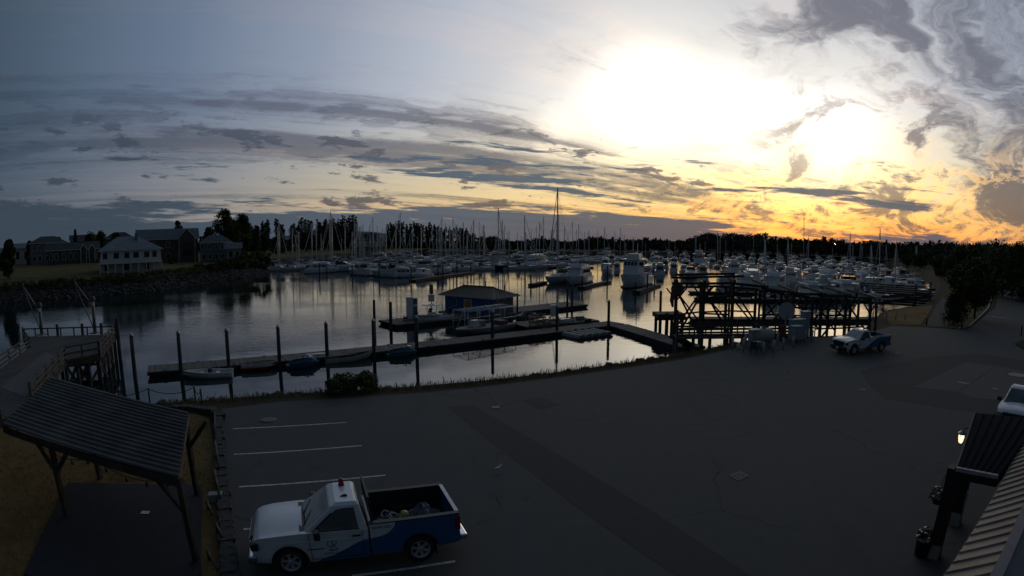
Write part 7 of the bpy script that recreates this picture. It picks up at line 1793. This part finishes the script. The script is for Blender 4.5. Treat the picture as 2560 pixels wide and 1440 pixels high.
# ------------------------------------------------------------------ houses on the far bank
WTRIM = mat('white_trim', (0.62, 0.62, 0.60), 0.6)
def house_px(name, label, u0, u1, vb, ve, vr, wallc, roofc, roof='hip', depth=0.7, storeys=2, nwin=5, z=LZ, gable_px=None, deck=False, dist=None, ridge=(0.3, 0.7), chimney=None, trim=True, lower=None):
    um = (u0+u1)/2
    P = G(um, vb, z) if not dist else at_dist(um, dist, z); D_ = hypot(P.x, P.y); rz = -atan2(P.x, P.y)
    if dist: z = landz(dist) if u1 < 470 else z; P.z = z
    t = thing(name, label, 'house', (P.x, P.y, z), rz)
    W = (u1-u0)/F*D_; dp = W*depth; he = hgt(P, ve); hr = hgt(P, vr)-he; x0, x1 = -W/2, W/2
    wm = mat('wall_'+name+label[:9].replace(' ', '_'), wallc, 0.85, var=0.12); rm = mat('roof_'+name+label[:9].replace(' ', '_'), roofc, 0.8, var=0.18, scale=1.0)
    lw = lower or wallc; q = MB(); q.box((0, dp/2, he/2), (W, dp, he)); wall = q.build('wall', wm, t)
    ov = 0.7; q = MB(); e = [(x0-ov, -ov, he), (x1+ov, -ov, he), (x1+ov, dp+ov, he), (x0-ov, dp+ov, he)]
    if roof == 'hip':
        r0, r1 = (x0+W*ridge[0], dp/2, he+hr), (x0+W*ridge[1], dp/2, he+hr); q.add(e+[r0, r1], [(0, 1, 5, 4), (1, 2, 5), (2, 3, 4, 5), (3, 0, 4), (3, 2, 1, 0)])
    else:
        r0, r1 = (x0-ov, dp/2, he+hr), (x1+ov, dp/2, he+hr); q.add(e+[r0, r1], [(0, 1, 5, 4), (2, 3, 4, 5), (1, 2, 5), (3, 0, 4), (3, 2, 1, 0)])
    ro = q.build('roof', rm, t)
    if trim: q = MB(); q.box((0, -ov-0.03, he-0.08), (W+2*ov, 0.06, 0.24)); q.build('fascia', WTRIM, t)
    if chimney:
        for cx, cz in chimney: q = MB(); q.box((x0+W*cx, dp*0.35, he+hr*0.75), (0.9, 0.9, hr*cz+1.2)); ch = q.build('chimney', mat('chimney_grey', (0.22, 0.22, 0.23), 0.9), ro); q = MB(); q.box((x0+W*cx, dp*0.35, he+hr*0.75+(hr*cz+1.2)/2+0.1), (1.1, 1.1, 0.2)); q.build('chimney', WTRIM, ro)
    r = random.Random(int(u0)); sh = he/storeys
    for s in range(storeys):
        for k in range(nwin):
            if deck and s == 0 and k % 2: continue
            x = x0+W*(k+0.5)/nwin+r.uniform(-.15, .15)*W/nwin; ww = min(1.5, W/nwin*0.5)*r.uniform(0.75, 1.15); wh = sh*0.48; zc = s*sh+sh*0.55
            q = MB(); q.box((x, -0.03, zc), (ww+0.28, 0.05, wh+0.28)); wf = q.build('window', WTRIM, wall)
            q = MB(); q.add([(x-ww/2, -0.065, zc-wh/2), (x+ww/2, -0.065, zc-wh/2), (x+ww/2, -0.065, zc+wh/2), (x-ww/2, -0.065, zc+wh/2)], [(0, 1, 2, 3)]); q.build('pane', GLASS, wf)
    for g in (gable_px or []):
        gu, gw, gv = g; cx = (gu-um)/F*D_; gwid = gw/F*D_; gh = hgt(P, gv)-he
        q = MB(); y = -1.3; q.add([(cx-gwid/2, y, 0), (cx+gwid/2, y, 0), (cx+gwid/2, y, he), (cx, y, he+gh), (cx-gwid/2, y, he), (cx-gwid/2, 0.2, 0), (cx+gwid/2, 0.2, 0), (cx+gwid/2, dp*0.4, he), (cx, dp*0.5, he+gh), (cx-gwid/2, dp*0.4, he)], [(0, 1, 2, 3, 4), (1, 6, 7, 2), (2, 7, 8, 3), (3, 8, 9, 4), (4, 9, 5, 0)])
        gb = q.build('gable', wm, t)
        for s_ in (-1, 1): q = MB(); q.bar((cx+s_*(gwid/2+0.3), y-0.12, he-0.2), (cx, y-0.12, he+gh+0.1), 0.10, 0.32); q.build('bargeboard', WTRIM, gb)
        for s_ in (-1, 1): q = MB(); q.bar((cx+s_*gwid*0.45, y-0.10, 0), (cx+s_*gwid*0.45, y-0.10, he), 0.22); q.build('corner_post', WTRIM, gb)
        q = MB(); q.add([(cx-gwid*0.25, y-0.03, he*0.3), (cx+gwid*0.25, y-0.03, he*0.3), (cx+gwid*0.25, y-0.03, he*0.8), (cx-gwid*0.25, y-0.03, he*0.8)], [(0, 1, 2, 3)]); q.build('window', GLASS, gb)
    if deck:
        hz = he*0.46; q = MB(); q.box((0, -1.5, hz), (W+0.6, 3.0, 0.22)); dk = q.build('deck', WTRIM, t)
        n = 9
        for k in range(n):
            x = x0+W*k/(n-1); q = MB(); q.bar((x, -2.8, 0), (x, -2.8, hz), 0.30); q.build('post', WTRIM, dk); q = MB(); q.bar((x, -2.9, hz), (x, -2.9, hz+1.05), 0.09); q.build('baluster', WTRIM, dk)
        q = MB(); q.bar((x0, -2.9, hz+1.05), (x1, -2.9, hz+1.05), 0.10, 0.12); q.build('rail', WTRIM, dk); q = MB(); q.bar((x0, -2.9, hz+0.55), (x1, -2.9, hz+0.55), 0.05, 0.06); q.build('rail', WTRIM, dk)
    return t
house_px('waterside_house', 'pale house with grey hip roof and white posted deck above the bank', 252, 404, 684, 624, 590, (0.62, 0.62, 0.61), (0.26, 0.28, 0.30), 'hip', 0.6, 2, 6, deck=True, ridge=(0.28, 0.62), chimney=[(0.60, 0.5)])
house_px('brown_house', 'large brown house with long grey roof behind the pale one', 342, 496, 657, 598, 571, (0.10, 0.085, 0.075), (0.13, 0.145, 0.165), 'gable', 0.55, 2, 5, gable_px=[(468, 44, 573)], chimney=None)
house_px('blue_house', 'slate blue house with dark hip roof right of the brown one', 500, 578, 633, 606, 587, (0.12, 0.16, 0.20), (0.09, 0.11, 0.13), 'hip', 0.8, 2, 5, dist=235)
house_px('blue_annex', 'low annex with white trim leaning on the blue house', 565, 602, 634, 620, 606, (0.22, 0.23, 0.24), (0.20, 0.21, 0.23), 'gable', 0.8, 1, 2, dist=228)
house_px('green_roofed_house', 'tall grey house with dark green hip roof at the left', 74, 164, 640, 607, 590, (0.17, 0.18, 0.19), (0.045, 0.06, 0.055), 'hip', 0.7, 2, 5, dist=235)
house_px('long_house', 'long low dark house with two white edged gables', 118, 246, 643, 624, 605, (0.07, 0.08, 0.085), (0.06, 0.075, 0.075), 'gable', 0.35, 1, 8, dist=222, gable_px=[(208, 16, 612), (229, 16, 614)])
house_px('corner_cottage', 'cottage with grey roof cut by the left edge', -40, 30, 692, 660, 622, (0.16, 0.20, 0.24), (0.22, 0.23, 0.23), 'hip', 0.9, 1, 4)
house_px('white_cottage', 'small white cottage between the left trees', 34, 72, 634, 620, 608, (0.50, 0.52, 0.54), (0.25, 0.27, 0.29), 'gable', 0.6, 1, 2, dist=250)
house_px('far_house', 'dark roofed house behind the long low one', 176, 262, 618, 600, 586, (0.10, 0.11, 0.11), (0.055, 0.065, 0.07), 'gable', 0.4, 1, 4, dist=290)
house_px('far_house', 'distant roof between the pale and brown houses', 262, 335, 612, 596, 580, (0.13, 0.12, 0.11), (0.085, 0.085, 0.09), 'hip', 0.5, 1, 4, dist=330)
house_px('boat_shed', 'low dark shed at the far end of the harbour', 905, 945, 618, 598, 584, (0.07, 0.07, 0.08), (0.06, 0.06, 0.07), 'gable', 0.6, 1, 3, dist=420)
house_px('marina_office', 'rust coloured low building behind the left masts', 880, 960, 632, 616, 602, (0.16, 0.10, 0.08), (0.20, 0.19, 0.17), 'gable', 0.3, 1, 6, dist=352, z=0.4)
# ------------------------------------------------------------------ cars and posts at the right edge
def car(u, v, rz, paint, label, z=0.0):
    P = G(u, v); t = thing('parked_car', label, 'car', (P.x, P.y, z), rz, 'cars parked along the park road')
    q = MB(); prof = [(-2.1, 0.35), (-1.75, 0.30)]+arc(-1.35, 0.32, 0.36, pi, 0, 8)+[(0.95, 0.28)]+arc(1.35, 0.32, 0.36, pi, 0, 8)+[(2.1, 0.35), (2.15, 0.65), (1.95, 0.85), (1.0, 0.95), (-1.7, 0.98), (-2.12, 0.85)]
    xz_extrude(q, prof, -0.88, 0.88); bevel(q.build('body', paint, t), 0.05, 2)
    q = MB(); lo = [(1.05, -0.80, 0.94), (-1.75, -0.80, 0.96), (-1.75, 0.80, 0.96), (1.05, 0.80, 0.94)]; hi = [(0.25, -0.62, 1.43), (-1.15, -0.62, 1.45), (-1.15, 0.62, 1.45), (0.25, 0.62, 1.43)]
    q.loft([lo, hi], closed=True, smooth=False); bevel(q.build('glasshouse', GLASS, t), 0.04, 2)
    q = MB(); q.box((-0.45, 0, 1.46), (1.42, 1.22, 0.05)); bevel(q.build('roof', paint, t), 0.02)
    ty, ri, bk = wheel_meshes()
    for x in (-1.35, 1.35):
        for s in (-1, 1): w = link('wheel', ty, t, (x, s*0.78, 0.32), rz=0 if s > 0 else pi); w.scale = (0.8, 0.8, 0.8); link('rim', ri, w)
    for s in (-1, 1):
        q = MB(); q.box((2.08, s*0.62, 0.70), (0.16, 0.36, 0.14)); bevel(q.build('headlight', LENS, t), 0.03)
        q = MB(); q.box((-2.06, s*0.66, 0.78), (0.14, 0.32, 0.16)); bevel(q.build('tail_light', REDL, t), 0.03)
car(2511, 722, -0.9, PAINTW, 'white car parked across the end of the park road')
car(2532, 738, -2.4, PAINTW, 'white car parked on the right side of the park road')
car(2552, 752, -2.4, mat('dark_red_paint', (0.16, 0.02, 0.02), 0.3, coat=0.5), 'dark red car nearest on the park road')
for k in range(9):
    P = G(2474+k*7.2, 792+k*0.9); q = MB(); q.lathe([(0.16, 0), (0.15, 0.05), (0.10, 0.09), (0.0001, 0.10)], n=10); o = q.build('lane_stud', WPAINT, lot, (P.x, P.y, 0.002))
for k, (u, v, vt, lab) in enumerate([(2316, 813, 797, 'short dark post at the foot of the beach path'), (2404, 823, 788, 'thin dark sign post on the brown verge'), (2553, 838, 815, 'short dark post at the right edge of the yard')]):
    P = G(u, v); t = thing('marker_post', lab, 'post', (P.x, P.y, 0)); h = hgt(P, vt); q = MB(); q.tube([(0, 0, 0), (0, 0, h), (0, 0, h+0.05)], [0.09, 0.085, 0.03], 8); q.build('shaft', WOODD, t)
P = G(2290, 668); t = thing('signal_pole', 'white pole standing above the low trees at right', 'pole', (P.x, P.y, 0)); h = hgt(P, 619); q = MB(); q.tube([(0, 0, 0), (0, 0, h)], 0.12, 6); q.build('pole', STEEL, t); q = MB(); q.box((0, 0, h-1.0), (0.7, 0.5, 3.0)); q.build('box', WPAINT, t)
q_ = [G(2535, 860), G(2600, 838), G(2640, 870), G(2580, 885)]
struct(poly_obj('kerb_island', [(p.x, p.y) for p in q_], 0.10, VERGE))
